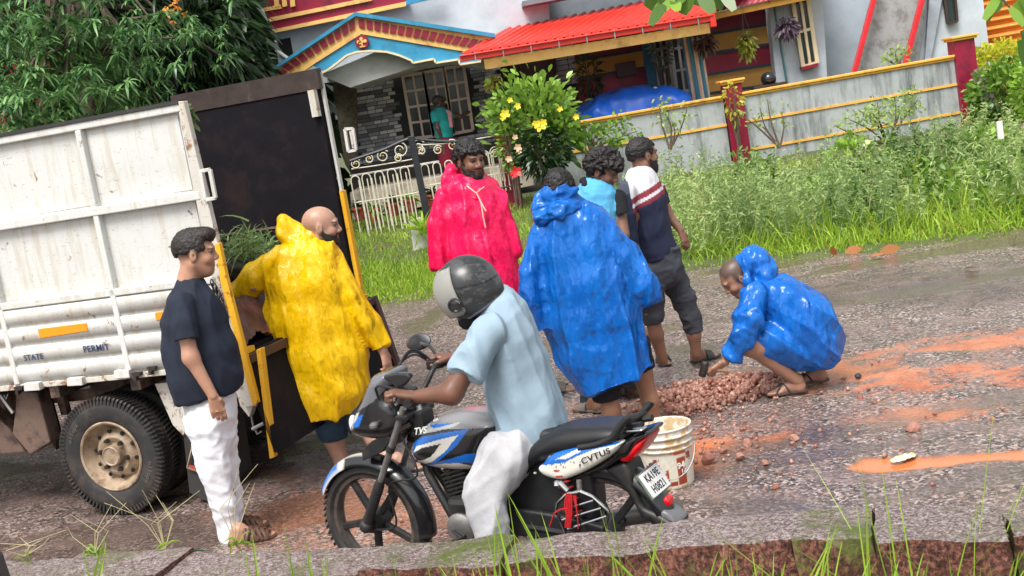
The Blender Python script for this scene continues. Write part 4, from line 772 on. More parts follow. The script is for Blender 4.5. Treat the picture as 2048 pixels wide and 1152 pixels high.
# ---- grass in the foreground
n = 0; P_ = []; D_ = []; L_ = []; W_ = []; T_ = []
blades = [(1130, 1160, 1000, 955), (1140, 1160, 1075, 1000), (1250, 1160, 1215, 965), (1290, 1160, 1330, 1010), (1640, 1170, 1690, 1005), (1655, 1170, 1668, 1040), (1748, 1170, 1728, 945), (1600, 1160, 1690, 1030), (1410, 1160, 1440, 1085), (1555, 1160, 1548, 1090), (1320, 1160, 1210, 1060), (1235, 1160, 1240, 1060), (1060, 1160, 1010, 1050), (1090, 1160, 1070, 1040), (1820, 1160, 1850, 1090), (1905, 1160, 1895, 1095), (1950, 1160, 1975, 1110), (1480, 1160, 1470, 1075), (1700, 1160, 1745, 1100), (1000, 1160, 990, 1010), (975, 1165, 940, 1080), (1040, 1165, 1012, 960), (1180, 1165, 1160, 1070), (640, 1160, 610, 1060), (660, 1160, 640, 1090), (600, 1165, 560, 1010), (520, 1165, 500, 1040), (650, 1165, 655, 1075), (190, 1130, 160, 1060), (190, 1130, 215, 1055), (800, 1160, 785, 1105), (870, 1160, 850, 1110), (1360, 1165, 1280, 1030), (1780, 1165, 1800, 1110), (700, 1165, 690, 1110), (460, 1165, 445, 1120), (2010, 1165, 2040, 1090), (1530, 1165, 1500, 1080), (930, 1165, 900, 1090)]
for x0, y0, x1, y1 in blades:
    for j in range(3):
        Y0 = rng.uniform(3.7, 4.15) if x0 > 900 else rng.uniform(4.3, 4.9); a_ = P(x0+rng.uniform(-12, 12), y0+60, Y0); b_ = P(x1+(0 if j == 0 else rng.uniform(-30, 30)), y1+(0 if j == 0 else rng.uniform(10, 50)), Y0+rng.uniform(-.1, .1)); l = np.linalg.norm(b_-a_); dr = .12; P_.append(a_); D_.append(nrm(b_-a_+A(0, 0, dr*l))); L_.append(l*1.02); W_.append(rng.uniform(.003, .0058)); T_.append(rng.uniform(.6, 1))
o1 = strips(np.array(P_), np.array(D_), np.array(L_), np.array(W_), .12, 8, 'blade', tint=np.array(T_)); n = 1700; x = rng.uniform(-2.4, 2.2, n); kp = rng.random(n) < np.where(x > -.6, .9, .25); x = x[kp]; n = len(x); yb = np.interp(x, LBp[:, 0], LBp[:, 1])-.40-rng.uniform(0, .22, n); z = -.02-.1*(4.9-yb)
o2 = strips(np.stack([x, yb, z], 1), rdir(n, 1.3, .7), rng.uniform(.55, 1.0, n)*np.where(x > -.6, 1, .72)*np.where(x > .5, 1.3, 1)*(.8+.3*fbm(np.stack([x*5, x*0, x*0], 1), 3, 2)), rng.uniform(.0025, .005, n), rng.uniform(.1, .6, n), 6, 'blade', tint=rng.uniform(.3, 1, n)); o = leafobj('foreground_grass', [o1, o2], leafmat('near_grass', (.07, .17, .012), (.36, .56, .05), .4, .45)); tag(o, 'bright green grass blades growing in front of the stone parapet', 'grass', kind='stuff')
# seed stalks and small weeds on the parapet at the left
def weed(px, py, Y, lab, n, L, up=1., wd=.006, st=5):
    c = P(px, py, Y); t = thing('parapet_weed', lab, 'weed', tuple(c)); leafobj('leaves', strips(np.tile(c, (n, 1))+rng.normal(size=(n, 3))*.012, rdir(n, up, 1), rng.uniform(.4, 1, n)*L, wd, .9, 5, 'blade', tint=rng.uniform(.4, 1, n)), leafmat('near_grass', (.07, .17, .012), (.36, .56, .05), .4, .45), t)
    m_ = MB(); [m_.tube([c, c+A(rng.uniform(-.1, .1), 0, L*.8), c+A(rng.uniform(-.22, .22), rng.uniform(-.05, .05), L*rng.uniform(1.2, 1.9))], [.0022, .0018, .001], 4) for _ in range(st)]; m_.build('seed_stalk', M('dry_stalk', (.45, .40, .22), .8), t, True)
weed(190, 1108, 5.5, 'grassy weed with seed stalks on the parapet under the truck wheel', 40, .12, .7); weed(330, 1100, 5.45, 'tall dry seed stalks on the parapet left of the brown sandals', 10, .16, 1.5, st=7); weed(50, 1112, 5.6, 'tiny yellow green weed at the left end of the parapet', 14, .05, 1); weed(470, 1085, 5.3, 'thin arching grass beside the brown sandals', 8, .2, 1.2, st=4); weed(790, 1140, 4.75, 'small leafy weed on the parapet below the front wheel', 16, .12, 1.2, .010, 0)
gl = thing('fallen_green_leaf', 'large drooping green leaf lying on the parapet left of the brown sandals', 'leaf', tuple(P(360, 1105, 5.35))); leafobj('leaf_blade', strips(P(322, 1112, 5.3)[None], nrm(P(415, 1096, 5.4)-P(322, 1112, 5.3)+A(0, 0, .01))[None], .2, .028, .1, 8, 'leaf', side=A(.1, -.7, .6)[None]/1.0, tint=.35), leafmat('blue_green_leaf', (.05, .16, .08), (.16, .34, .17), .4, .3), gl)
c = P(2, 1128, 5.2); m_ = MB(); m_.hexa([c+A(-.12, -.06, -.3), c+A(.028, -.06, -.3), c+A(.028, .06, -.3), c+A(-.12, .06, -.3), c+A(-.12, -.05, .045), c+A(.0, -.05, .05), c+A(.0, .05, .05), c+A(-.12, .05, .045)]); tag(m_.build('dark_stone_post', M('dark_stone', (.03, .035, .04), .4, .3), None, bevel=.015), 'dark smooth stone post end at the lower left corner', 'post')
# ============================================================= TRUCK
TF = A(-math.cos(R(20)), math.sin(R(20)), 0); TL_ = A(math.sin(R(20)), math.cos(R(20)), 0); T0 = A(-1.71, 7.4, 0)
def TP(px, py, off=0): return PL(px, py, T0+TL_*off, TL_)
def tl(p): p = A(*p)-T0; return A(p@TF, p@TL_, p[2])
def tw(l, o, z): return T0+TF*l+TL_*o+A(0, 0, z)
truck = thing('tipper_truck', 'white high sided load truck with open black tail and yellow tail posts at the left', 'truck', tuple(tw(1.2, .9, 0)))
def rusty(name, col, rough=.45, amt=.35): 
    m, t, b = nodes(name); co = N(t, 'ShaderNodeTexCoord').outputs['Object']; L = t.links
    n1 = noise_n(t, co, 2.2, 6, .7); n2 = noise_n(t, co, 11, 8, .75, .6); mp = N(t, 'ShaderNodeMapping'); mp.inputs['Scale'].default_value = (9, 9, .9); L.new(co, mp.inputs[0]); n3 = noise_n(t, mp.outputs[0], 2, 6, .7)
    c = mixc(t, n1.outputs[0], [k*.9 for k in col], [min(1, k*1.06) for k in col]); c = mixc(t, ramp(t, n3.outputs[0], [(.50, 0), (.66, .55)]).outputs[0], c, [col[0]*.75, col[1]*.62, col[2]*.45])
    # scratches and rust specks
    mp2 = N(t, 'ShaderNodeMapping'); mp2.inputs['Scale'].default_value = (6, 6, 26); mp2.inputs['Rotation'].default_value = (.3, .25, .3); L.new(co, mp2.inputs[0]); n4 = noise_n(t, mp2.outputs[0], 2.5, 5, .8, 1.5)
    c = mixc(t, ramp(t, n4.outputs[0], [(.615, 0), (.635, .6)]).outputs[0], c, (.16, .11, .08)); c = mixc(t, ramp(t, n2.outputs[0], [(.64-amt*.13, 0), (.68-amt*.11, .9)]).outputs[0], c, (.20, .075, .03))
    L.new(c, b.inputs['Base Color']); b.inputs['Roughness'].default_value = rough; bump(t, b, n2.outputs[0], .25, .004); return m
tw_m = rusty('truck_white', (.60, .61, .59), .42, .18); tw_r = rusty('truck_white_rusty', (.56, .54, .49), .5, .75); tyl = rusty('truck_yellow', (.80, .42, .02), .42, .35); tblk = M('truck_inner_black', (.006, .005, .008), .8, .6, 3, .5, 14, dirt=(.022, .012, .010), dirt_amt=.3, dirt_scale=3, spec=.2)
tund = M('truck_underbody', (.05, .035, .028), .7, .5, 8, .4, 30, dirt=(.28, .17, .12), dirt_amt=.55, dirt_scale=5)
zt_, zb_ = 2.475, .97; LBED = 3.9
def tbox(l0, l1, o0, o1, z0, z1, mb=None): 
    mb = mb or MB(); mb.hexa([tw(l0, o0, z0), tw(l1, o0, z0), tw(l1, o1, z0), tw(l0, o1, z0), tw(l0, o0, z1), tw(l1, o0, z1), tw(l1, o1, z1), tw(l0, o1, z1)]); return mb
zlow = tl(TP(200, 752))[2]; zrail = tl(TP(165, 600))[2]; zmid = tl(TP(200, 420))[2]
l_rib = [tl(TP(205, 480))[0], tl(TP(20, 690))[0]+0, tl(TP(20, 690))[0]+.93, tl(TP(20, 690))[0]+1.86]
side = tbox(.02, LBED, .03, .045, zrail, zt_-.01).build('side_sheet', tw_m, truck)
cols_ = [.03]+sorted(l_rib)+[LBED]
for i in range(len(cols_)-1):
    for z0, z1 in ((zrail+.05, zmid-.035), (zmid+.035, zt_-.06)):
        a_, b_ = cols_[i]+.04, min(cols_[i+1]-.04, LBED); 
        # pressed sheet with a slight dent relief
        nx, nz = max(4, int((b_-a_)/.04)), max(4, int((z1-z0)/.04)); V = []; 
        for u in range(nx+1):
            for w in range(nz+1):
                l = a_+(b_-a_)*u/nx; z = z0+(z1-z0)*w/nz; V.append((l, .028, z))
        V = np.array(V); V[:, 1] += .006*fbm(V*A(2.6, 1, 2.6)+i, 3, 3); W_ = T0+np.outer(V[:, 0], TF)+np.outer(V[:, 1], TL_)+np.outer(V[:, 2], A(0, 0, 1))
        F = [(u*(nz+1)+w, u*(nz+1)+w+1, (u+1)*(nz+1)+w+1, (u+1)*(nz+1)+w) for u in range(nx) for w in range(nz)]; link('side_panel', mesh_np('side_panel', W_, F), tw_m, truck, True)
for z0, z1, pr in ((zt_-.045, zt_, .0), (zmid-.03, zmid+.022, -.012), (zrail-.0, zrail+.045, -.008)): tbox(0, LBED, pr-.012, .05, z0, z1).build('side_rail', tw_m, truck, bevel=.006)
for l in l_rib: tbox(l-.02, l+.02, -.02, .04, zlow+.0, zt_-.046).build('side_rib', tw_m, truck, bevel=.006)
tbox(0, .035, -.014, .05, zb_, zt_-.046).build('corner_post', tw_r, truck, bevel=.006)
tbox(.02, LBED, -.02, .07, zt_, zt_+.022).build('top_rubber', M('dark_rubber', (.03, .028, .028), .6), truck)
# corrugated drop side
m_ = MB(); hts = np.linspace(zlow, zrail, 8)
pf = [(0, .0), (.25, .0), (.32, -.02), (.9, -.02), (1, 0)]
zs = []; 
for k in range(4):
    z0 = zlow+(zrail-zlow)*k/4; dz = (zrail-zlow)/4
    for u, o in ((0, .008), (.18, .008), (.24, -.010), (.88, -.010), (.94, .008)): zs.append((z0+u*dz, o))
zs.append((zrail, .012)); V = []
for z, o in zs: V += [tw(.05, o, z), tw(LBED, o, z), ]
F = [(2*i, 2*i+2, 2*i+3, 2*i+1) for i in range(len(zs)-1)]; o = link('drop_side', mesh_np('drop_side', V, F), rusty('truck_white_drop', (.60, .60, .57), .42, .3), truck); o.modifiers.new('s', 'SOLIDIFY').thickness = .006; o.modifiers['s'].offset = 1
def tpoly(name, pts, off, th, mat, parent=truck, bevel=0): return MB().prism([TP(x, y, off) for x, y in pts], TL_*th).build(name, mat, parent, bevel=bevel)
refl = M('orange_reflector', (.90, .28, .01), .35, .06, 20, .3, 120)
tpoly('reflector', [(75, 658), (172, 646), (175, 662), (79, 677)], -.022, .012, refl, bevel=.003); tpoly('reflector', [(309, 626), (330, 622), (333, 638), (312, 641)], -.022, .012, refl, bevel=.003)
def text3d(s, name, c, right, up, h, mat, parent, ext=.001, space=1., width=1.):
    cu = bpy.data.curves.new(name, 'FONT'); cu.body = s; cu.align_x = 'CENTER'; cu.align_y = 'CENTER'; cu.size = h*1.38; cu.extrude = ext; cu.space_character = space; cu.offset = h*.018
    o = bpy.data.objects.new(name, cu); COL.objects.link(o); bpy.context.view_layer.update(); me = bpy.data.meshes.new_from_object(o.evaluated_get(bpy.context.evaluated_depsgraph_get())); bpy.data.objects.remove(o)
    r_, u_ = nrm(right), nrm(up); n_ = nrm(np.cross(r_, u_)); me.transform(Matrix(((r_[0]*width, u_[0], n_[0], c[0]), (r_[1]*width, u_[1], n_[1], c[1]), (r_[2]*width, u_[2], n_[2], c[2]), (0, 0, 0, 1)))); return link(name, me, mat, parent)
ink = M('dark_blue_lettering', (.02, .035, .10), .5, .3, 30)
text3d('STATE', 'state_lettering', TP(67, 715, -.024), -TF, (0, 0, 1), .038, ink, truck, space=1.05); text3d('PERMIT', 'permit_lettering', TP(192, 697, -.024), -TF, (0, 0, 1), .042, ink, truck, space=1.05)
# bottom rail, brackets, latches
tbox(0.02, LBED, -.01, .06, zlow-.035, zlow).build('lower_rail', tw_r, truck, bevel=.004)
for x, y in ((62, 774), (242, 749), (148, 764)): tpoly('hinge_box', [(x-15, y-7), (x+15, y-9), (x+17, y+7), (x-14, y+9)], -.045, .05, tw_m, bevel=.004)
for x, y in ((300, 740), (270, 752), (34, 780)): tpoly('latch', [(x-8, y-5), (x+10, y-7), (x+9, y), (x+2, y+1), (x+2, y+10), (x-3, y+10), (x-4, y+1)], -.04, .03, M('rusty_steel', (.05, .04, .035), .5, .4, 40, metal=.5))
# near tail post: white plate with rusty face and yellow edge
tpoly('tail_post', [(356, 203), (367, 202), (452, 560), (512, 812), (484, 815), (442, 640), (404, 470)], -.02, .045, tw_r, bevel=.004)
tpoly('yellow_edge', [(429, 488), (438, 486), (453, 558), (516, 806), (505, 812), (441, 566)], -.03, .035, tyl, bevel=.003)
tpoly('yellow_edge', [(512, 700), (521, 697), (548, 915), (539, 918)], .0, .05, tyl, bevel=.003)
hk = MB(); pts = [TP(402, 342, -.02), TP(420, 339, -.02), TP(431, 396, -.02), TP(412, 400, -.02)]
for i in range(4): hk.bar(pts[i], pts[(i+1) % 4], .022, .02, up=TL_)
hk.build('latch_loop', tw_m, truck, bevel=.003)
ch = MB()
for i in range(11):
    t = i/10; c_ = TP(424+22*t-8*math.sin(t*3.1)*-1, 566+70*t, -.045); r_ = nrm(TF if i % 2 else TL_); ring = [c_+r_*.014*math.cos(g)+A(0, 0, .024*math.sin(g)) for g in np.linspace(0, 2*math.pi, 9)]; ch.tube(ring, .0045, 5, cap=False)
ch.build('chain', M('rusty_steel', (.05, .04, .035), .5, .4, 40, metal=.5), truck, True)
# bed floor, near wall inside, far wall, headboard
OW = 1.80
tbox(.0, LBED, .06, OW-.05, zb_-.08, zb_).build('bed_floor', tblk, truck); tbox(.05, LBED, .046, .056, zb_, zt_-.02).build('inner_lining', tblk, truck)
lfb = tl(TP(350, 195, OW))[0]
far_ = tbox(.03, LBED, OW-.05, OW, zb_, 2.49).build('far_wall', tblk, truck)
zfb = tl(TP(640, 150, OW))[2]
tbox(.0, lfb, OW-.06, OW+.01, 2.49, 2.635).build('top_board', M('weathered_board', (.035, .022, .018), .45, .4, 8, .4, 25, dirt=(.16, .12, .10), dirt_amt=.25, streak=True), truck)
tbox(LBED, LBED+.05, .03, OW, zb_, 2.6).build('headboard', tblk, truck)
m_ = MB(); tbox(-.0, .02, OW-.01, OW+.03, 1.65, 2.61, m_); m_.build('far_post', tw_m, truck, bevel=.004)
m_ = MB(); tbox(-.012, .02, OW-.02, OW+.035, .97, 1.75, m_); m_.build('far_yellow_post', tyl, truck, bevel=.004)
tbox(.03, .08, OW-.10, OW-.051, 2.30, 2.49).build('rusty_gusset', tw_r, truck)
hk = MB(); q = [TP(690, 258, OW), TP(706, 257, OW), TP(712, 300, OW), TP(697, 303, OW)]
for i in range(4): hk.bar(q[i], q[(i+1) % 4], .02, .02, up=TL_)
hk.build('latch_loop', tw_m, truck); MB().bar(TP(702, 262, OW), TP(708, 296, OW), .02, .02, up=TL_).build('latch_plate', tw_r, truck)
for z in (1.55,): tbox(.05, LBED, OW-.062, OW-.051, z, z+.015).build('wall_seam', tund, truck)
# hanging tailgate
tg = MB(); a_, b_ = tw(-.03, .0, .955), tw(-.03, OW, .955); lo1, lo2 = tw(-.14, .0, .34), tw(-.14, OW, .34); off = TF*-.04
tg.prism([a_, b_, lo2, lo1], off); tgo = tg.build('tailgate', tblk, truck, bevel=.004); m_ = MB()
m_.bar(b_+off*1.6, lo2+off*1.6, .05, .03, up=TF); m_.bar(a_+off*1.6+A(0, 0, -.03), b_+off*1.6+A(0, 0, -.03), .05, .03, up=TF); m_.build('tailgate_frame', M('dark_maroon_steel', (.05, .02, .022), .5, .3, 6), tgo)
m_ = MB()
for o_ in (.08, .6, 1.2, 1.7): m_.bar(tw(-.05, o_-.05, .965), tw(-.05, o_+.05, .965), .04, .04)
m_.build('hinge', tyl, truck)
# chassis
m_ = MB(); tbox(-.05, LBED, .42, .50, .68, .86, m_); tbox(-.05, LBED, 1.3, 1.38, .68, .86, m_)
for l in np.arange(.1, LBED, .62): tbox(l, l+.07, .02, OW, .80, .89, m_)
m_.build('chassis', tund, truck)
hubc = TP(222, 918, .02); hl = tl(hubc); RW = .385
m_ = MB(); m_.tube([tw(hl[0], .2, RW), tw(hl[0], OW-.2, RW)], .07, 12); m_.ball(tw(hl[0], .9, RW), (.17, .2, .17), 12); m_.build('axle', tund, truck, True)
m_ = MB()
for k in range(5): tbox(hl[0]-.55+.07*k, hl[0]+.55-.07*k, .46, .53, .50-.014*k+.08, .512-.014*k+.08, m_)
m_.build('leaf_spring', tund, truck)
tyre = M('tyre_rubber', (.022, .021, .022), .62, .3, 12, .2, 60, dirt=(.07, .05, .04), dirt_amt=.4, dirt_scale=6)
rimm = M('rim_paint', (.36, .27, .185), .5, .3, 9, .3, 40, dirt=(.10, .05, .025), dirt_amt=.55, dirt_scale=7)
def truck_wheel(o_, near=True, flip=1):
    c = tw(hl[0], o_, RW); ax = -TL_*flip; w = .10; rr = .215
    prof = [(rr, -w*.8), (rr+.03, -w*.95), (RW-.07, -w*1.12), (RW-.025, -w*1.0), (RW-.008, -w*.8), (RW-.004, -w*.3), (RW, 0), (RW-.004, w*.3), (RW-.008, w*.8), (RW-.022, w*.98), (RW-.07, w*1.1), (rr+.045, w*1.05), (rr+.02, w*.95), (rr, w*.8)]
    wh = MB().lathe(c, ax, prof, 64).build('wheel', tyre, truck, True)
    if near:
        lugs = MB()
        for i in range(84):
            g = 2*math.pi*i/84; e = A(0, 0, 1)*math.cos(g)+TF*math.sin(g); tg_ = -A(0, 0, 1)*math.sin(g)+TF*math.cos(g)
            for sgn in (1, -1): lugs.obox(c+e*(RW-.004)+ax*w*.55*sgn, tg_*.0065+ax*.005*sgn, ax*w*.42+tg_*.008*sgn, e*.007)
            lugs.obox(c+e*(RW-.017)+ax*w*1.0, tg_*.0065, ax*.008-e*.006, e*.02)
        lo = lugs.build('tread_blocks', tyre, wh); lo['kind'] = 'stuff'
    rp = [(rr+.012, w*.82), (rr+.016, w*.98), (rr+.008, w*1.03), (rr-.002, w*.98), (rr-.008, w*.75), (rr-.03, w*.35), (rr-.042, w*.15), (rr-.05, w*.05), (rr-.058, w*.12), (rr-.075, w*.42), (rr-.10, w*.58), (.09, w*.50), (.082, w*.42), (.074, w*.40), (.07, w*.52)]
    rim = MB().lathe(c, ax, rp, 48).build('rim', rimm, wh, True)
    if near:
        hb = MB().lathe(c, ax, [(.07, w*.3), (.066, w*.95), (.058, w*1.02), (.05, w*.96), (.0, w*.99)], 24).build('hub', rimm, wh, True)
        nut = MB(); hol = MB()
        for i in range(6):
            g = 2*math.pi*i/6+.3; e = A(0, 0, 1)*math.cos(g)+TF*math.sin(g); q = c+e*.100+ax*w*.55; nut.tube([q, q+ax*.03], [.017, .012], 6)
        nut.build('wheel_nut', M('rusty_steel', (.05, .04, .035), .5, .4, 40, metal=.5), wh)
        for i in range(10):
            g = 2*math.pi*i/10+.1; e = A(0, 0, 1)*math.cos(g)+TF*math.sin(g); q = c+e*.150+ax*w*.36; hol.lathe(q, ax+e*.5, [(0, .012), (.012, .012), (.0135, 0)], 10)
        hol.build('rim_hole', M('dark_void', (.01, .012, .012), .9), wh)
        for k, (g0, s_) in enumerate(((math.pi*.63, 'apollo'), (-math.pi*.3, 'apollo'))):
            for j, chh in enumerate(s_):
                g = g0-(j-2.5)*.085; e = A(0, 0, 1)*math.cos(g)+(-TF)*math.sin(g); tg_ = nrm(np.cross(e, ax))
                text3d(chh, 'tyre_lettering', c+e*(RW-.085)+ax*(w*1.115), tg_, e, .03, M('tyre_lettering', (.09, .085, .08), .7), wh, .0015)
    return wh
truck_wheel(.12); truck_wheel(.40, False); truck_wheel(OW-.12, False, -1); truck_wheel(OW-.4, False, -1)
# mud covers and flap
tpoly('mudguard', [(309, 768), (342, 764), (378, 842), (366, 872), (345, 850)], .10, .55, tw_r, bevel=.004)
tpoly('mud_flap', [(365, 852), (402, 856), (424, 985), (414, 1002), (379, 985)], .12, .5, M('dark_rubber', (.03, .028, .028), .6))
em = [(387, 881), (374, 935), (398, 944)]; m_ = MB(); [m_.bar(TP(*em[i], .1), TP(*em[(i+1) % 3], .1), .008, .006, up=TL_) for i in range(3)]; m_.build('flap_emblem', rimm, truck); tpoly('flap_emblem', [(377, 930), (398, 936), (396, 945), (380, 940)], .1, .01, M('emblem_red', (.35, .06, .04), .5))
rb = M('brown_flap', (.20, .13, .10), .55, .5, 7, .3, 30, dirt=(.05, .03, .025), dirt_amt=.7, dirt_scale=7)
tpoly('front_mudguard', [(32, 782), (74, 784), (86, 830), (100, 885), (60, 910), (24, 868), (30, 820)], .12, .12, rb, bevel=.01); tpoly('front_mudguard', [(-40, 800), (20, 860), (50, 905), (-40, 912)], .2, .1, rb, bevel=.01)
tpoly('battery_box', [(-60, 800), (6, 792), (10, 862), (-60, 870)], .3, .3, tund, bevel=.01); tpoly('strut', [(78, 785), (92, 783), (112, 860), (112, 900), (100, 880)], .3, .05, tund); tpoly('strut', [(108, 782), (122, 780), (135, 830), (122, 830)], .3, .05, tund); tpoly('white_bracket', [(150, 765), (178, 758), (180, 776), (152, 780)], .4, .05, tw_m)
tpoly('rear_lamp_bracket', [(468, 770), (492, 775), (505, 815), (498, 835), (480, 812)], .02, .06, tw_r, bevel=.004)
m_ = MB(); m_.tube([TP(500, 815, .05), TP(506, 850, .05), TP(515, 868, .06), TP(524, 862, .06)], .007, 6); m_.tube([TP(505, 858, .05), TP(528, 846, .05)], .012, 6); m_.tube([TP(0, 790, .1), TP(26, 826, .1)], .012, 6); m_.tube([TP(16, 788, .05), TP(12, 798, .05), TP(8, 790, .05)], .005, 6); m_.build('hook', M('steel_grey', (.3, .3, .3), .4, metal=.6), truck, True)
# load of earth and uprooted weeds
ml, mo = np.meshgrid(np.linspace(.0, 2.6, 110), np.linspace(.09, OW-.09, 80), indexing='ij'); q = np.stack([ml.ravel(), mo.ravel(), 0*ml.ravel()], 1)
prof_z = np.interp(q[:, 0], [0, .15, .5, 1.1, 1.6, 2.6], [.03, .22, .36, .46, .50, .5])*(1-.5*np.abs(q[:, 1]/OW-.45)**1.5)
zz = zb_+prof_z+.035*fbm(q*6, 2, 3)+.03*ridge(q*15, 3)+.018*ridge(q*34, 5); n_, m2 = ml.shape; i, j = np.meshgrid(np.arange(n_-1), np.arange(m2-1), indexing='ij'); a = (i*m2+j).ravel()
V = T0+np.outer(q[:, 0], TF)+np.outer(q[:, 1], TL_)+np.outer(zz, A(0, 0, 1)); lo_ = link('earth_load', mesh_np('earth_load', V, np.stack([a, a+m2, a+m2+1, a+1], 1)), M('red_earth', (.16, .065, .055), .5, .6, 14, .6, 50, dirt=(.05, .03, .03), dirt_amt=.7, dirt_scale=6), None, True); tag(lo_, 'heap of wet red earth and clods loaded in the truck bed', 'earth', kind='stuff')
def TLp(px, py, l): return PL(px, py, T0+TF*l, TF)
wp = np.array([(rng.normal(500, 26), rng.normal(505, 16), rng.uniform(.25, .6)) for _ in range(520)]); cpt = np.array([TLp(*q) for q in wp]); D = rdir(520, .7, .8); n = 520
wd = leafobj('uprooted_weeds', strips(cpt, D, rng.uniform(.10, .30, n), rng.uniform(.003, .008, n), rng.uniform(.3, .9, n), 4, 'blade', tint=rng.random(n)), leafmat('weed_leaf', (.05, .10, .03), (.26, .38, .14))); tag(wd, 'uprooted grass and weeds lying on the earth load in the truck', 'weeds', kind='stuff')
f = Field(TLp(500, 560, .45)-.5, TLp(500, 560, .45)+.5, .018); f.ell(TLp(505, 545, .45), (.26, .22, .13), k=0); f.ell(TLp(470, 540, .40), (.10, .12, .10), k=.05); V, F, _ = f.nets(); V = V+normals(V, F)*(fbm(V*11, 2, 4)*.02+ridge(V*22, 4)*.012)[:, None]
o = link('root_clod', mesh_np('root_clod', V, F), M('dark_soil', (.020, .020, .016), .8, .6, 14, .6, 50), None, True); tag(o, 'dark clod of soil and roots under the uprooted weeds in the truck', 'earth', kind='stuff')
n = 60; sp = leafobj('leafy_sprig', strips(np.array([TP(370+12*a_, 218+30*a_*b_, .1) for a_, b_ in rng.random((n, 2))]), rdir(n, -.2), .06, .012, .3, 3, 'leaf'), leafmat('weed_leaf', (.03, .07, .015), (.20, .34, .07))); tag(sp, 'small green sprig caught on the rear top corner of the truck side', 'sprig')
# ============================================================= PEOPLE
def plastic(name, col, dark, rough=.22, str_=(.9, .7)):
    """thin crinkled sheet: every fold cell is a flat facet tilted its own way"""
    m, t, b = nodes(name); co = N(t, 'ShaderNodeTexCoord').outputs['Object']; L = t.links
    wp = noise_n(t, co, 4, 3); va = N(t, 'ShaderNodeVectorMath', operation='MULTIPLY_ADD'); L.new(wp.outputs['Color'], va.inputs[0]); va.inputs[1].default_value = (.10, .10, .16); L.new(co, va.inputs[2]); prev = None
    for k, (sx, sz, dist, stg) in enumerate(((7, .7, .030, .8), (17, 2.2, .012, .7))):      # long hanging pleats
        m1 = N(t, 'ShaderNodeMapping'); m1.inputs['Scale'].default_value = (sx, sx, sz); m1.inputs['Rotation'].default_value = (.08*k, -.16, 0); L.new(va.outputs[0], m1.inputs[0])
        r1 = N(t, 'ShaderNodeTexNoise'); r1.noise_type = 'RIDGED_MULTIFRACTAL'; r1.inputs['Scale'].default_value = 1; r1.inputs['Detail'].default_value = 2; r1.inputs['Roughness'].default_value = .4; L.new(m1.outputs[0], r1.inputs['Vector']); prev = bump(t, b, r1.outputs[0], stg, dist, prev)
    for k, (sc, st, dist) in enumerate(((9, (1.5, 1.5, .30), .034), (19, (1.4, 1.4, .42), .022), (40, (1.1, 1.1, .6), .009))):
        mp = N(t, 'ShaderNodeMapping'); mp.inputs['Scale'].default_value = st; mp.inputs['Rotation'].default_value = (.2*k, .5*k, .3*k); L.new(va.outputs[0], mp.inputs[0])
        v = N(t, 'ShaderNodeTexVoronoi'); v.inputs['Scale'].default_value = sc; L.new(mp.outputs[0], v.inputs['Vector'])
        df = N(t, 'ShaderNodeVectorMath', operation='SUBTRACT'); L.new(mp.outputs[0], df.inputs[0]); L.new(v.outputs['Position'], df.inputs[1])
        cc = N(t, 'ShaderNodeVectorMath', operation='SUBTRACT'); L.new(v.outputs['Color'], cc.inputs[0]); cc.inputs[1].default_value = (.5, .5, .5)
        dt = N(t, 'ShaderNodeVectorMath', operation='DOT_PRODUCT'); L.new(df.outputs[0], dt.inputs[0]); L.new(cc.outputs[0], dt.inputs[1])
        sc2 = N(t, 'ShaderNodeMath', operation='MULTIPLY'); L.new(dt.outputs['Value'], sc2.inputs[0]); sc2.inputs[1].default_value = sc*1.6
        prev = bump(t, b, sc2.outputs[0], str_[0] if k < 2 else str_[1], dist*.55, prev)
    mc = N(t, 'ShaderNodeMapping'); mc.inputs['Scale'].default_value = (1, 1, .3); L.new(va.outputs[0], mc.inputs[0]); n = noise_n(t, mc.outputs[0], 6, 3); c = mixc(t, ramp(t, n.outputs[0], [(.3, .5), (.7, 1)]).outputs[0], dark, col); L.new(c, b.inputs['Base Color'])
    b.inputs['Roughness'].default_value = rough+.1; b.inputs['Specular IOR Level'].default_value = .45
    tl = N(t, 'ShaderNodeBsdfTranslucent'); L.new(c, tl.inputs[0]); mx = N(t, 'ShaderNodeMixShader'); mx.inputs[0].default_value = .12
    L.new(b.outputs[0], mx.inputs[1]); L.new(tl.outputs[0], mx.inputs[2]); L.new(mx.outputs[0], t.nodes['Material Output'].inputs[0]); return m
def fabric(name, col, rough=.85, bs=.25, var=.12, wet=None):
    return M(name, col, rough, var, 7, bs*1.6, 160, dirt=wet, dirt_amt=.5, dirt_scale=4, spec=.3)
def skinmat():
    m, t, b = nodes('skin'); a = N(t, 'ShaderNodeAttribute'); a.attribute_name = 'Col'; co = N(t, 'ShaderNodeTexCoord').outputs['Object']
    n = noise_n(t, co, 30, 4); c = mixc(t, .25, a.outputs[0], mixc(t, n.outputs[0], (.55, .5, .5), (1.25, 1.2, 1.2)), 'MULTIPLY'); t.links.new(c, b.inputs['Base Color'])
    b.inputs['Roughness'].default_value = .42; b.inputs['Subsurface Weight'].default_value = .08; b.inputs['Subsurface Scale'].default_value = .01; bump(t, b, noise_n(t, co, 90, 3).outputs[0], .12, .003); return m
SKIN = skinmat()
def hairmat(col=(.012, .010, .010), rough=.45): return M('hair_%d' % int(col[0]*1000), col, rough, .4, 60, .8, 190, spec=.4)
def tri(x): return np.abs(x-np.floor(x)-.5)*2
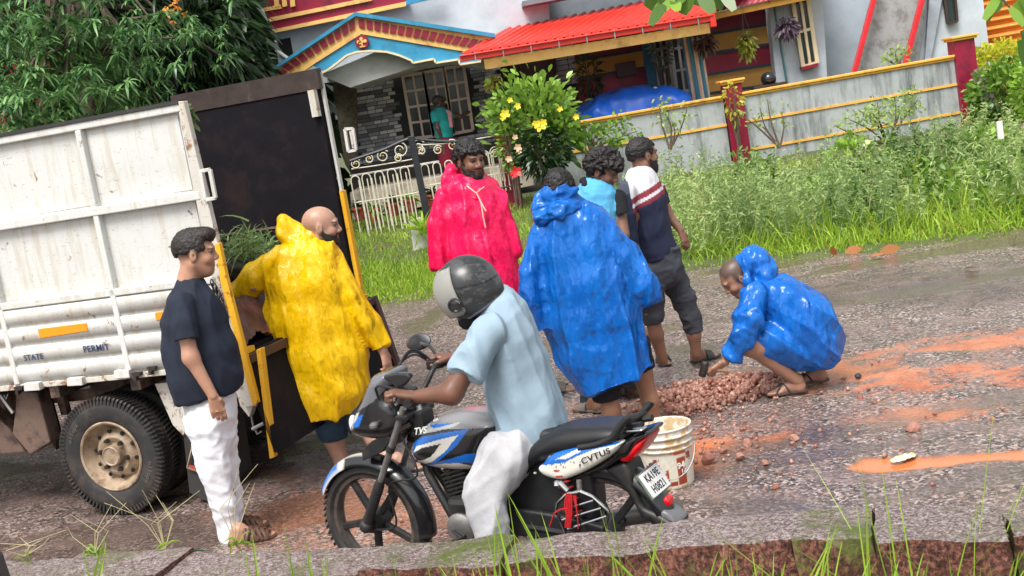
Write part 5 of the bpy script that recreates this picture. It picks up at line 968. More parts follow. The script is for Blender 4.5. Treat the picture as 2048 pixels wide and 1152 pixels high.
def folds(V, Nn, amp=.012, sc=5, stretch=.3, fine=.004, fsc=16, seed=0, axis=None, mask=None, crease=0., warp=.35):
    Q = V*A(1, 1, stretch)*sc if axis is None else (V-np.outer(V@nrm(axis), nrm(axis))*(1-stretch))*sc
    Q = Q+warp*np.stack([pn(V*3+5, seed+3), pn(V*3+9, seed+4), pn(V*3+13, seed+5)], 1)
    d = amp*((ridge(Q, seed, 2)-.55)*1.4+.5*(ridge(Q*1.9+7, seed+1, 2)-.55))
    if crease:
        r = np.random.default_rng(seed); Wp = np.stack([pn(V*2.2+k*11, seed+k) for k in range(3)], 1)*.10
        for k in range(7):
            dv = nrm(r.normal(size=3)*A(1, 1, .55)); g = tri((V+Wp)@dv*r.uniform(4, 11)+r.uniform(0, 9)); g = np.maximum(g-.5, 0)*2; m_ = np.clip(pn(V*3.1+k*7.7, seed+40+k)*2.2+.5, 0, 1); d = d+crease*(g-.25)*m_
    d = d+fine*(ridge(V*fsc, seed+2, 3)-.4)+fine*.7*(ridge(V*fsc*2.1, seed+6, 3)-.4)
    if mask is not None: d = d*mask
    return V+Nn*d[:, None]
def bounds(prims):
    lo = np.full(3, 1e9); hi = -lo
    for p in prims:
        r = max(x for x in (p[2], p[3], p[4] or 0, p[5] or 0)); lo = np.minimum(lo, np.minimum(p[0], p[1])-r); hi = np.maximum(hi, np.maximum(p[0], p[1])+r)
    return lo-.02, hi+.02
def cloth(name, parent, mat, prims, h=.009, cuts=(), fold=None, k=.035, colf=None, holes=(), thick=None, sm_=1, kl=None):
    """prims: (p, q, a0, a1, b0, b1, side)"""
    lo, hi = bounds(prims); f = Field(lo, hi, h)
    for p in prims: f.seg(p[0], p[1], p[2], p[3], p[4], p[5], p[6] if len(p) > 6 else None, k=(min(k, .014) if p[6] is None else k) if kl is None else kl, flat=len(p) > 7 and p[7])
    for c in cuts:
        if len(c) == 2: f.cut(*c)
        else:   # local cut: only inside a ball
            p, n, rad = c; X, Y, Z = f.ax[0][:, None, None]-p[0], f.ax[1][None, :, None]-p[1], f.ax[2][None, None, :]-p[2]; n = nrm(n)
            d = np.maximum(-(X*n[0]+Y*n[1]+Z*n[2]), np.sqrt(X*X+Y*Y+Z*Z)-rad); f.v = np.maximum(f.v, -d.astype(np.float32))
    for hse in holes: f.seg(*hse[:4], k=.006, sub=True)
    V, F, ids = f.nets()
    if len(V) == 0: print('EMPTY', name); return None
    V = relax(V, F, sm_, .5); Nn = normals(V, F)
    if fold: V = folds(V, Nn, **fold)
    return link(name, mesh_np(name, V, F, col=colf(V) if colf else None), mat, parent, True)
def secs(S, Y):
    """traced sections (lx, ly, rx, ry, half depth[, dY]) -> chained prims, last hem plane"""
    out = []; prev = None
    for s in S:
        dy = s[5] if len(s) > 5 else 0; l, r = P(s[0], s[1], Y+dy), P(s[2], s[3], Y+dy); c = (l+r)/2; a = np.linalg.norm(r-l)/2; sd_ = nrm(r-l); cur = (c, a, s[4], sd_)
        if prev is not None: out.append((prev[0], cur[0], prev[1], cur[1], prev[2], cur[2], nrm(prev[3]+cur[3])))
        prev = cur
    n = A(prev[3][2], 0, -prev[3][0]); return out, (prev[0], n if n[2] < 0 else -n)
def limb(pts, Y, flat=False):
    """(px, py, dY, r) chain; flat = cut square at the end (cuff, hem)"""
    out = []
    for a, b in zip(pts[:-1], pts[1:]): out.append((P(a[0], a[1], Y+a[2]), P(b[0], b[1], Y+b[2]), a[3], b[3], a[3], b[3], None))
    if flat: out[-1] = out[-1]+(True,)
    return out
def fr(f, up=(0, 0, 1)):
    f = nrm(f); u = A(*up); u = nrm(u-f*(u@f)); return np.array([f, np.cross(u, f), u])     # rows: forward, left, up
HEADC = {}
def head_field(c, f, s=1., up=(0, 0, 1), h=.0042, neck=None, ears=True, nose=1.):
    Rm = fr(f, up); c = A(*c)
    def w(x, y, z): return c+s*(Rm[0]*x+Rm[1]*y+Rm[2]*z)
    ext = .17*s; lo, hi = c-ext, c+ext
    if neck is not None: lo = np.minimum(lo, A(*neck)-.09); hi = np.maximum(hi, A(*neck)+.09)
    F = Field(lo, hi, h)
    F.ell(w(-.012, 0, .035), A(.100, .077, .088)*s, Rm, k=.02*s); F.ell(w(.030, 0, -.035), A(.060, .058, .082)*s, Rm, k=.03*s)
    F.ell(w(.052, 0, -.088), A(.034, .036, .028)*s, Rm, k=.03*s); F.seg(w(.0, .05, -.05), w(.05, .022, -.09), .02*s, .018*s, k=.03*s); F.seg(w(.0, -.05, -.05), w(.05, -.022, -.09), .02*s, .018*s, k=.03*s)
    for y in (-1, 1):
        F.ell(w(.058, .036*y, -.024), A(.026, .024, .024)*s, Rm, k=.02*s); F.ell(w(.0915, .031*y, .010), A(.017, .019, .011)*s, Rm, k=.012*s, sub=True)
        F.ell(w(.0715, .031*y, .009), A(.0135,)*3*s if False else A(.0135, .0135, .0125)*s, Rm, k=.002*s)
        if ears:
            F.ell(w(-.006, .078*y, -.004), A(.020, .009, .033)*s, Rm, k=.008*s); F.ell(w(-.003, .088*y, -.002), A(.010, .006, .020)*s, Rm, k=.004*s, sub=True)
    F.seg(w(.084, -.036, .030), w(.084, .036, .030), .010*s, .010*s, k=.016*s)
    F.seg(w(.088, 0, .018), w(.108*nose, 0, -.018), .008*s, .011*s, k=.012*s); F.seg(w(.098, -.012, -.026), w(.098, .012, -.026), .0095*s, .0095*s, k=.009*s)
    F.ell(w(.084, 0, -.049), A(.013, .027, .0065)*s, Rm, k=.006*s); F.ell(w(.082, 0, -.060), A(.013, .024, .0075)*s, Rm, k=.006*s); F.ell(w(.1, 0, -.0545), A(.012, .022, .0015)*s, Rm, k=.002*s, sub=True)
    if neck is not None: F.seg(w(-.022, 0, -.055), neck, .056*s, .062*s, k=.03*s)
    return F, Rm, c, s
def head_color(V, Rm, c, s, skin, beard=0, brow=1., shave=0, hairzone=None):
    q = (V-c)@Rm.T/s; x, y, z = q[:, 0], q[:, 1], q[:, 2]; C = np.tile(np.array(skin), (len(V), 1)); ay = np.abs(y)
    nz = fbm(V*40, 3, 2)
    C *= (1+.10*nz)[:, None]
    ck = np.exp(-(((x-.07)/.03)**2+((ay-.035)/.02)**2+((z+.02)/.02)**2)); C = C*(1-.25*ck[:, None])+np.array([skin[0]*1.25, skin[1]*.95, skin[2]*.9])*.25*ck[:, None]
    def mixm(m, col): nonlocal C; m = np.clip(m, 0, 1)[:, None]; C = C*(1-m)+np.array(col)*m
    bz = np.clip((-.030-z-.0*x+.35*np.maximum(x-.06, 0)*0)/.01, 0, 1)*np.clip((x+.010)/.015, 0, 1); mous = np.clip(1-np.abs(z+.040)/.008, 0, 1)*np.clip(1-(ay-.030)/.008, 0, 1)*(x > .06)
    jaw = np.clip((x+.012)/.012, 0, 1)*np.clip((.012-x)/.02+.2, 0, 1)*np.clip((-.0-z)/.02, 0, 1)*(ay > .045)
    lipc = (np.abs(z+.055) < .012) & (ay < .024) & (x > .07)
    bm = np.maximum.reduce([bz*np.where(z < -.036, 1, .5)*np.where((x > .07) & (z > -.045), .3, 1), mous, jaw])*np.clip(.75+.5*nz, 0, 1)
    mixm(bm*beard, (.018, .014, .012)); mixm(np.where(lipc, .8, 0), (skin[0]*.85+.03, skin[1]*.55, skin[2]*.6))
    mixm(np.clip(1-np.abs(z-.031+.10*np.abs(ay-.03))/.0065, 0, 1)*((ay > .012) & (ay < .052) & (x > .05))*brow, (.02, .015, .012))
    ey = (ay-.031)**2+(z-.009)**2 < .0125**2; ey &= (x > .066); mixm(np.where(ey, .85, 0), (.20, .15, .12)); lid = (np.abs(z-.013) < .0028) & (np.abs(ay-.031) < .016) & (x > .06); mixm(np.where(lid, .85, 0), (.02, .015, .015))
    iris = ((ay-.031)**2+(z-.009)**2 < .0065**2) & (x > .066); mixm(np.where(iris, .95, 0), (.012, .008, .006))
    if shave: mixm(np.maximum(np.clip((z-.045)/.02, 0, 1)*np.clip((.080-x)/.02, 0, 1), np.clip((z+.030)/.035, 0, 1)*np.clip((.040-x)/.02, 0, 1))*(ay < .083)*shave*(z > -.03), (.05, .038, .033))
    return C
def hand_field(F, wr, d, n, t, curl=.5, s=1., k=.012, splay=.0, thumb_in=.0):
    """wr wrist, d towards the fingers, n palm normal, t towards the thumb side"""
    wr = A(*wr); d, n, t = nrm(d), nrm(n), nrm(t)
    F.seg(wr, wr+d*.085*s, .028*s, .040*s, .022*s, .015*s, t, k=k)
    for i, (L_, off) in enumerate(((.070, .030), (.078, .010), (.073, -.010), (.058, -.029))):
        p = wr+(d*(.088-.004*abs(i-1))+t*off)*s; a = curl*(.45+.08*i); dd = nrm(d+t*splay*(1.2-i*.8))
        for j, fr_ in enumerate((.45, .32, .23)):
            ang = a*(j+.4)+a*.5*j; v = dd*math.cos(ang)+n*math.sin(ang); q = p+v*L_*fr_*s; F.seg(p, q, (.0098-.0008*j)*s, (.0092-.001*j)*s, k=.004); p = q
    p = wr+(d*.028+t*.026)*s; v = nrm(d*.75+t*(.75-thumb_in)+n*(.35+thumb_in)); q = p+v*.042*s; F.seg(p, q, .0145*s, .0115*s, k=.008); v = nrm(d*.95+t*(.25-thumb_in)+n*(.45+thumb_in)); F.seg(q, q+v*.036*s, .0112*s, .0085*s, k=.004)
def hand_bounds(wr): return A(*wr)-.2, A(*wr)+.2
def foot_field(F, heel, toe, ankle, s=1.):
    heel, toe, ankle = A(*heel), A(*toe), A(*ankle); d = nrm((toe-heel)*A(1, 1, 0)); l = np.cross((0, 0, 1), d); z = .028; L_ = .245*s
    b = heel+d*.035+A(0, 0, z+.012); F.seg(b, ankle, .034, .036, k=.025); F.seg(b, heel+d*.17*s+A(0, 0, z), .036, .030, .036, .020, l, k=.025); F.seg(ankle+d*.01, heel+d*.14*s+A(0, 0, z+.012), .036, .026, k=.03)
    F.seg(heel+d*.16*s+A(0, 0, z-.004), heel+d*.19*s+A(0, 0, z-.006), .044, .043, .018, .015, l, k=.02)
    for i in range(5):
        o = (.036-.018*i)*s; L2 = (.24, .243, .235, .225, .21)[i]*s; F.seg(heel+d*.17*s+l*o+A(0, 0, z-.006), heel+d*L2+l*o*1.05+A(0, 0, z-.008), .010, .0085 if i else .0115, k=.004)
def sandal(parent, heel, toe, mat, kind='cross', strap=None, lab=None):
    heel, toe = A(*heel), A(*toe); d = nrm((toe-heel)*A(1, 1, 0)); l = np.cross((0, 0, 1), d); out = spline([(-.012, 0), (.0, .030), (.08, .034), (.17, .048), (.235, .038), (.262, 0), (.235, -.042), (.17, -.048), (.08, -.034), (0, -.030)], 4)
    m_ = MB(); m_.prism([heel+d*p[0]+l*p[1]+A(0, 0, heel[2]*0+.004) for p in out], (0, 0, .02)); so_ = m_.build('sandal', mat, parent, bevel=.004)
    s_ = MB()
    def arc(x0, x1, w, hgt, r=.009): 
        pts = [heel+d*(x0+(x1-x0)*t)+l*(w*math.cos(math.pi*t))+A(0, 0, .02+hgt*math.sin(math.pi*t)) for t in np.linspace(0, 1, 9)]; s_.tube(pts, r, 6)
    if kind == 'cross': [arc(*q) for q in ((.09, .16, .050, .064, .013), (.16, .10, .050, .064, .013), (.12, .19, .050, .056, .013), (.19, .13, .050, .056, .013), (.15, .22, .048, .044, .012), (.22, .16, .048, .044, .012), (.21, .22, .046, .032, .012), (.10, .10, .046, .07, .012), (.05, .11, .043, .080, .012))]
    elif kind == 'slide': [arc(.12+.012*i, .12+.012*i, .052, .058-.004*i, .010) for i in range(5)]
    else: arc(.10, .19, .045, .05, .007); arc(.19, .10, .045, .05, .007)
    s_.build('strap', strap or mat, so_, True); return so_
def skin_obj(parent, parts, name='body'):
    """parts: list of (V, F, colour array) -> the one body mesh"""
    V, F, C = cat(parts); return link(name, mesh_np(name, V, F, col=C), SKIN, parent, True)
def body_part(prims, skin, h=.008, k=.03, extra=None, lo=None, hi=None, colf=None):
    if prims: a, b = bounds(prims)
    else: a, b = A(1e9, 1e9, 1e9), -A(1e9, 1e9, 1e9)
    if lo is not None: a = np.minimum(a, lo); b = np.maximum(b, hi)
    f = Field(a, b, h)
    for p in prims: f.seg(p[0], p[1], p[2], p[3], p[4], p[5], p[6] if len(p) > 6 else None, k=k)
    if extra: extra(f)
    V, F, _ = f.nets(); V = relax(V, F, 1, .4); C = np.tile(np.array(skin), (len(V), 1))*(1+.12*fbm(V*22, 5, 2))[:, None]
    if colf: C = colf(V, C)
    return V, F, C
def full_head(parent, parts, c, f, s, skin, neck, hair=None, beard=0, up=(0, 0, 1), ears=True, shave=0, nose=1., brow=1., bmesh_=0):
    F, Rm, c, s = head_field(c, f, s, up, neck=neck, ears=ears, nose=nose); V, Q, _ = F.nets(); V = relax(V, Q, 1, .3); parts.append((V, Q, head_color(V, Rm, c, s, skin, beard, brow, shave)))
    def w(x, y, z): return c+s*(Rm[0]*x+Rm[1]*y+Rm[2]*z)
    if hair:
        top, thick, amp, sc, hcol = hair['line'], hair['thick'], hair['amp'], hair['sc'], hair.get('col', (.012, .010, .010))
        H = Field(c-.19*s, c+.19*s, .0045); t = thick; ts = hair.get('sidet', t); H.ell(w(-.014, 0, .037), A(.100+t, .077+ts, .088+t*1.3)*s, Rm, k=0)
        if hair.get('quiff'): H.ell(w(.055, 0, .105), A(.05, .06, .032)*s, Rm, k=.03)
        g = H.grid(); q = (g-c)@Rm.T/s; x, y, z = q[..., 0], q[..., 1], q[..., 2]
        wob = .006*np.sin(y*90)+.004*np.sin(z*130+x*60)
        front = (x-(.062+wob)-np.maximum(0, z-top)*2.2)*np.where(z > 0, 1, 1)     # face opening: forehead line at height top
        cutf = np.minimum(x-(hair.get('side', .035)+wob), (top+wob+.02*np.abs(y)*8*.0)-z)   # region in front of the sideburns and below the hair line
        cutn = np.minimum(-(x+.20), -1)*0+(-.062-hair.get('low', .0)-z-wob)
        earc = (.030**2-((x+.004)**2+(z+.004)**2*.75))*12
        zc = hair.get('zcut')
        if zc is not None: cutn = np.maximum(cutn, zc+wob+.25*np.minimum(0, x)-z)
        v = np.maximum(np.maximum(H.v, cutf*.8), cutn*.8); v = np.maximum(v, np.where(np.abs(y) > .06, earc, -1)); H.v = v.astype(np.float32)
        HV, HF, _ = H.nets(); HV = relax(HV, HF, 2, .5); Nn = normals(HV, HF)
        a_ = (ridge(HV*sc, 1, 1.5)-.5)*amp+(ridge(HV*sc*2.3, 4, 2)-.4)*amp*.6+np.abs(pn(HV*sc*.4, 8))*amp*.7
        HV = HV+Nn*a_[:, None]; link('hair', mesh_np('hair', HV, HF), hairmat(hcol), parent, True)
    if bmesh_:
        B = Field(c-.17*s, c+.17*s, .0045); t = bmesh_
        B.ell(w(.030, 0, -.040), A(.060+t, .058+t*.7, .082+t)*s, Rm, k=.03*s); B.ell(w(.055, 0, -.095), A(.036+t, .037+t*.6, .030+t)*s, Rm, k=.03*s)
        B.seg(w(-.004, .058, -.01), w(.035, .044, -.075), .020*s, .024*s, k=.02); B.seg(w(-.004, -.058, -.01), w(.035, -.044, -.075), .020*s, .024*s, k=.02)
        g = B.grid(); q = (g-c)@Rm.T/s; x, y, z = q[..., 0], q[..., 1], q[..., 2]; ay = np.abs(y)
        top = np.where(ay < .030, -.034, np.where(x < .02, -.005, -.034-.0*x)); top = -.034+.030*np.clip((.03-x)/.03, 0, 1)
        v = np.maximum(B.v, (z-top)); v = np.maximum(v, (-.014-x)); mouth = np.minimum(np.minimum(x-.072, .020-ay), np.minimum(z+.068, -.047-z)); v = np.maximum(v, mouth); B.v = v.astype(np.float32)
        HV, HF, _ = B.nets(); HV = relax(HV, HF, 1, .5); Nn = normals(HV, HF); HV = HV+Nn*((ridge(HV*70, 3, 2)-.5)*.004)[:, None]; link('beard', mesh_np('beard', HV, HF), hairmat((.014, .012, .011)), parent, True)
    return w
def simple_hand(parts, wr, d, n, t, skin, curl=.5, s=1., frm=None, r0=.03, **kw):
    F = Field(A(*wr)-.22, A(*wr)+.22, .0045); hand_field(F, wr, d, n, t, curl, s, **kw)
    if frm is not None: F.seg(frm, wr, r0, .027*s, r0*.9, .021*s, t, k=.02)
    V, Q, _ = F.nets(); C = np.tile(np.array(skin), (len(V), 1))*(1+.12*fbm(V*40, 5, 2))[:, None]; parts.append((V, Q, C))
PX = R(9.5)
# ---------------------------------------------------------------- 1 man in black t-shirt
def man_black():
    Y = 6.9; g = A(*G(470, 1085)); t = thing('person', 'man in a black t-shirt, white trousers and brown sandals watching from beside the truck wheel', 'person', (g[0], g[1], 0)); sk = (.44, .235, .155); parts = []
    nk = P(374, 575, Y); full_head(t, parts, P(392, 508, Y), (.96, .10, -.14), 1.06, sk, nk, dict(line=.070, side=.045, thick=.010, sidet=.003, zcut=.018, amp=.0045, sc=95, quiff=True, col=(.02, .015, .013)), beard=.35, shave=.8)
    sh = P(360, 612, Y-.17); el = P(382, 715, Y-.21); wr = P(426, 792, Y-.22)
    pr = [(nk, P(388, 640, Y), .062, .11, .062, .12, (1, 0, 0)), (P(388, 640, Y), P(412, 760, Y), .11, .11, .12, .12, (1, 0, 0)), (P(412, 760, Y), P(422, 850, Y), .09, .08, .10, .10, (1, 0, 0))]
    pr += [(sh, el, .042, .044, .042, .044), (el, wr, .043, .028, .043, .026)]; fe = P(390, 612, Y+.18); ee = P(405, 715, Y+.21); we = P(445, 785, Y+.2); pr += [(fe, ee, .05, .042, .05, .042), (ee, we, .042, .027, .042, .027)]
    for hx, dy, kx, ky, ax, ay in ((412, -.07, 430, 935, 462, 1066), (436, .07, 452, 932, 470, 1048)): pr += [(P(hx, 850, Y+dy), P(kx, ky, Y+dy), .07, .06, .07, .06), (P(kx, ky, Y+dy), P(ax, ay, Y+dy*.7), .055, .036, .055, .036)]
    parts.append(body_part(pr, sk))
    for wq in (wr, we): simple_hand(parts, wq, P(444, 850, Y-.2)-P(426, 792, Y-.22), (-.25, .95, 0), (.95, .25, 0), sk, .7, 1.05, thumb_in=.45)
    ftm = M('brown_leather', (.085, .038, .022), .5, .25, 20, .3, 60)
    for hl, to, an in (((462, 1092), (555, 1076), (470, 1070)), ((448, 1072), (540, 1052), (466, 1052))):
        H_, T_ = G(*hl), G(*to); F = Field(np.minimum(H_, T_)-.08, np.maximum(H_, T_)+A(.08, .08, .16), .006); ak = A(*H_)+nrm(T_-H_)*.055+A(0, 0, .085); foot_field(F, H_, T_, ak)
        V, Q, _ = F.nets(); parts.append((V, Q, np.tile(sk, (len(V), 1)))); sandal(t, H_, T_, ftm, 'cross')
    skin_obj(t, parts)
    S, hem = secs([(352, 566, 408, 580, .07), (338, 596, 426, 604, .12), (326, 640, 448, 640, .17), (330, 700, 472, 700, .17), (338, 760, 480, 745, .165), (349, 808, 478, 775, .16)], Y)
    S += limb([(360, 612, -.15, .078), (366, 645, -.20, .074), (372, 682, -.222, .072)], Y, True)+limb([(392, 612, .15, .075), (398, 680, .2, .07)], Y, True)
    cloth('t_shirt', t, fabric('black_cotton', (.014, .019, .034), .8), S, .009, [hem], dict(amp=.017, sc=8, stretch=.3, fine=.0008, seed=2, crease=.005), k=.04)
    S, hem = secs([(370, 790, 468, 770, .13), (372, 835, 472, 825, .145), (384, 880, 468, 872, .13)], Y)
    S += limb([(412, 850, -.075, .098), (428, 935, -.085, .088), (447, 1000, -.075, .070), (465, 1085, -.06, .060)], Y)+limb([(438, 850, .075, .095), (450, 935, .085, .083), (460, 1000, .08, .066), (475, 1070, .07, .057)], Y)
    cloth('trousers', t, fabric('white_cotton', (.74, .75, .80), .85, .2, .05), S, .009, [(P(466, 1076, Y), P(467, 1085, Y)-P(465, 1075, Y))], dict(amp=.013, sc=8, stretch=1.3, fine=.0008, seed=8, crease=.005), kl=.03)
    m_ = MB(); q = P(434, 822, Y-.22); m_.lathe(q, P(440, 850, Y)-P(434, 822, Y), [(.011, -.003), (.0125, 0), (.011, .003)], 10); m_.build('ring', M('gold', (.7, .45, .12), .25, metal=1), t)
man_black()
# ---------------------------------------------------------------- 2 yellow raincoat
def man_yellow():
    Y = 8.0; g = A(*G(720, 950)); t = thing('person', 'bald bearded man in a yellow plastic raincoat seen from behind at the truck tail', 'person', (g[0], g[1], 0)); sk = (.42, .24, .17); parts = []
    nk = P(625, 505, Y); full_head(t, parts, P(643, 455, Y), (.93, .02, -.10), 1.10, sk, nk, None, beard=.9, shave=0, bmesh_=.006)
    wr = P(766, 700, Y-.05); wl = P(473, 586, Y+.05)
    pr = [(nk, P(640, 600, Y), .08, .18, .08, .12, (1, 0, 0)), (P(640, 600, Y), P(665, 800, Y), .18, .17, .13, .13, (1, 0, 0)), (P(665, 530, Y), P(708, 612, Y), .06, .05, .06, .05), (P(708, 612, Y), wr, .05, .03, .05, .028), (P(555, 525, Y), P(508, 570, Y), .055, .045, .055, .045), (P(508, 570, Y), wl, .045, .03, .045, .028)]
    pr += limb([(655, 820, .02, .09), (668, 880, .02, .062), (692, 950, .02, .045)], Y)+limb([(715, 820, 0, .09), (752, 880, -.1, .062), (783, 928, -.22, .045)], Y)
    parts.append(body_part(pr, sk)); simple_hand(parts, wr, (.12, -.05, -1), (-.8, .5, 0), (.5, .8, 0), sk, .75, 1.08, P(755, 688, Y-.04)); simple_hand(parts, wl, (-.9, .1, .3), (.2, .9, -.2), (.2, -.2, 1), sk, .6, 1.0)
    for H_, T_, an in ((G(692, 968), G(724, 952), P(692, 950, Y)), (G(782, 946), G(842, 940), P(783, 928, Y-.22))):
        F = Field(np.minimum(H_, T_)-.12, np.maximum(H_, T_)+A(.12, .12, .2), .007); foot_field(F, H_, T_, A(*H_)+nrm(T_-H_)*.05+A(0, 0, .09)); V, Q, _ = F.nets(); parts.append((V, Q, np.tile(sk, (len(V), 1)))); sandal(t, H_, T_, M('dark_rubber', (.03, .028, .028), .6), 'slide')
    skin_obj(t, parts)
    mt = plastic('yellow_plastic', (.88, .56, .001), (.80, .40, .001), .24)
    S, hem = secs([(590, 490, 665, 494, .09), (555, 512, 690, 520, .14), (534, 560, 706, 570, .19), (528, 640, 716, 650, .21), (538, 710, 736, 712, .23), (550, 780, 742, 770, .235), (558, 834, 716, 822, .24)], Y)
    S += limb([(560, 520, .0, .10), (515, 555, .03, .095), (478, 588, .06, .072)], Y, True)+limb([(665, 525, 0, .105), (698, 592, -.04, .10), (732, 648, -.05, .085), (761, 696, -.05, .064)], Y, True)
    cloth('raincoat', t, mt, S, .0085, [hem], dict(amp=.026, sc=6, stretch=.07, fine=.0006, seed=21, crease=.002, warp=.2), k=.05)
    hd = limb([(564, 440, .02, .035), (578, 462, .02, .075), (604, 492, .02, .105), (645, 497, .0, .085)], Y)+limb([(575, 446, .0, .04), (612, 474, .0, .07), (650, 492, -.02, .055)], Y)
    cloth('hood', t, mt, hd, .0075, [(P(612, 462, Y), (P(600, 440, Y)-P(612, 462, Y))*1.0+A(.02, 0, .02)*0, .001)], dict(amp=.016, sc=7, stretch=.6, fine=.001, seed=24, crease=.006), kl=.03)
    sh = limb([(658, 800, .02, .125), (662, 850, .02, .105), (668, 878, .02, .09)], Y, True)+limb([(705, 800, 0, .12), (728, 855, -.07, .1)], Y, True)
    cloth('denim_shorts', t, fabric('denim', (.03, .06, .10), .9, .3, .3), sh, .011, [], dict(amp=.006, sc=9, stretch=1, seed=3), kl=.03)
man_yellow()
# ---------------------------------------------------------------- 3 pink raincoat
def man_pink():
    Y = 8.7; g = A(*G(1000, 790)); t = thing('person', 'curly haired bearded man in a bright pink plastic raincoat facing the camera', 'person', (g[0], g[1], 0)); sk = (.20, .10, .065); parts = []
    nk = P(948, 378, Y); full_head(t, parts, P(941, 322, Y), (.50, -.84, -.16), 1.10, sk, nk, dict(line=.058, side=.030, thick=.014, amp=.016, sc=38), beard=.85, bmesh_=.004)
    wr = P(884, 556, Y-.06); pr = [(nk, P(950, 430, Y), .075, .17, .075, .11, (1, 0, 0)), (P(950, 430, Y), P(975, 600, Y), .17, .16, .12, .12, (1, 0, 0)), (P(886, 400, Y), P(884, 480, Y), .05, .042, .05, .042), (P(884, 480, Y), wr, .042, .027, .042, .027)]
    pr += limb([(955, 600, 0, .09), (975, 690, 0, .06), (998, 782, 0, .04)], Y)+limb([(1000, 600, 0, .09), (1045, 690, 0, .06), (1092, 770, 0, .04)], Y)
    parts.append(body_part(pr, sk)); simple_hand(parts, wr, (.08, -.1, -1), (.8, .4, 0), (.4, -.8, 0), sk, .4, 1.05, P(883, 530, Y-.03))
    for H_, T_ in ((G(1000, 800), G(1010, 820)), (G(1090, 788), G(1122, 785))):
        F = Field(np.minimum(H_, T_)-.12, np.maximum(H_, T_)+A(.12, .12, .2), .008); foot_field(F, H_, T_, A(*H_)+A(0, 0, .09)); V, Q, _ = F.nets(); parts.append((V, Q, np.tile(sk, (len(V), 1)))); sandal(t, H_, T_, M('grey_rubber', (.10, .09, .08), .6), 'slide')
    skin_obj(t, parts); mt = plastic('pink_plastic', (.90, .008, .10), (.78, .004, .07), .22)
    S, hem = secs([(918, 370, 982, 376, .08), (884, 384, 1000, 392, .13), (876, 430, 1012, 436, .17), (888, 500, 1030, 500, .2), (898, 570, 1045, 562, .21), (920, 656, 1062, 632, .22)], Y)
    S += limb([(894, 398, 0, .085), (880, 450, -.02, .080), (882, 500, -.04, .072), (882, 538, -.05, .066)], Y, True)+limb([(992, 402, 0, .085), (1018, 455, -.02, .075), (1036, 500, -.05, .06)], Y)
    cloth('raincoat', t, mt, S, .0088, [hem], dict(amp=.026, sc=6, stretch=.07, fine=.0006, seed=31, crease=.002, warp=.2), k=.035)
    hd = limb([(902, 338, .12, .04), (900, 362, .03, .06), (922, 390, -.06, .034), (952, 398, -.12, .02)], Y)+limb([(902, 338, .14, .04), (945, 352, .15, .06), (984, 370, .06, .036), (974, 392, -.09, .02)], Y)+limb([(910, 374, .05, .06), (945, 384, .07, .06), (974, 380, .03, .04)], Y)
    cloth('hood', t, mt, hd, .0075, [], dict(amp=.014, sc=7, stretch=.7, fine=.001, seed=33, crease=.006), kl=.03, holes=[(P(941, 322, Y-.02), P(948, 372, Y-.06), .112, .075)])
    m_ = MB(); m_.tube([P(952, 384, Y-.2), P(962, 405, Y-.22), P(966, 432, Y-.235), P(971, 455, Y-.24)], .0045, 6); m_.tube([P(953, 386, Y-.2), P(966, 412, Y-.225), P(972, 422, Y-.235)], .0045, 6); m_.tube([P(934, 372, Y-.15), P(952, 386, Y-.2), P(968, 374, Y-.14)], .005, 6); m_.build('drawstring', M('cream_cord', (.75, .45, .35), .7), t, True)
man_pink()
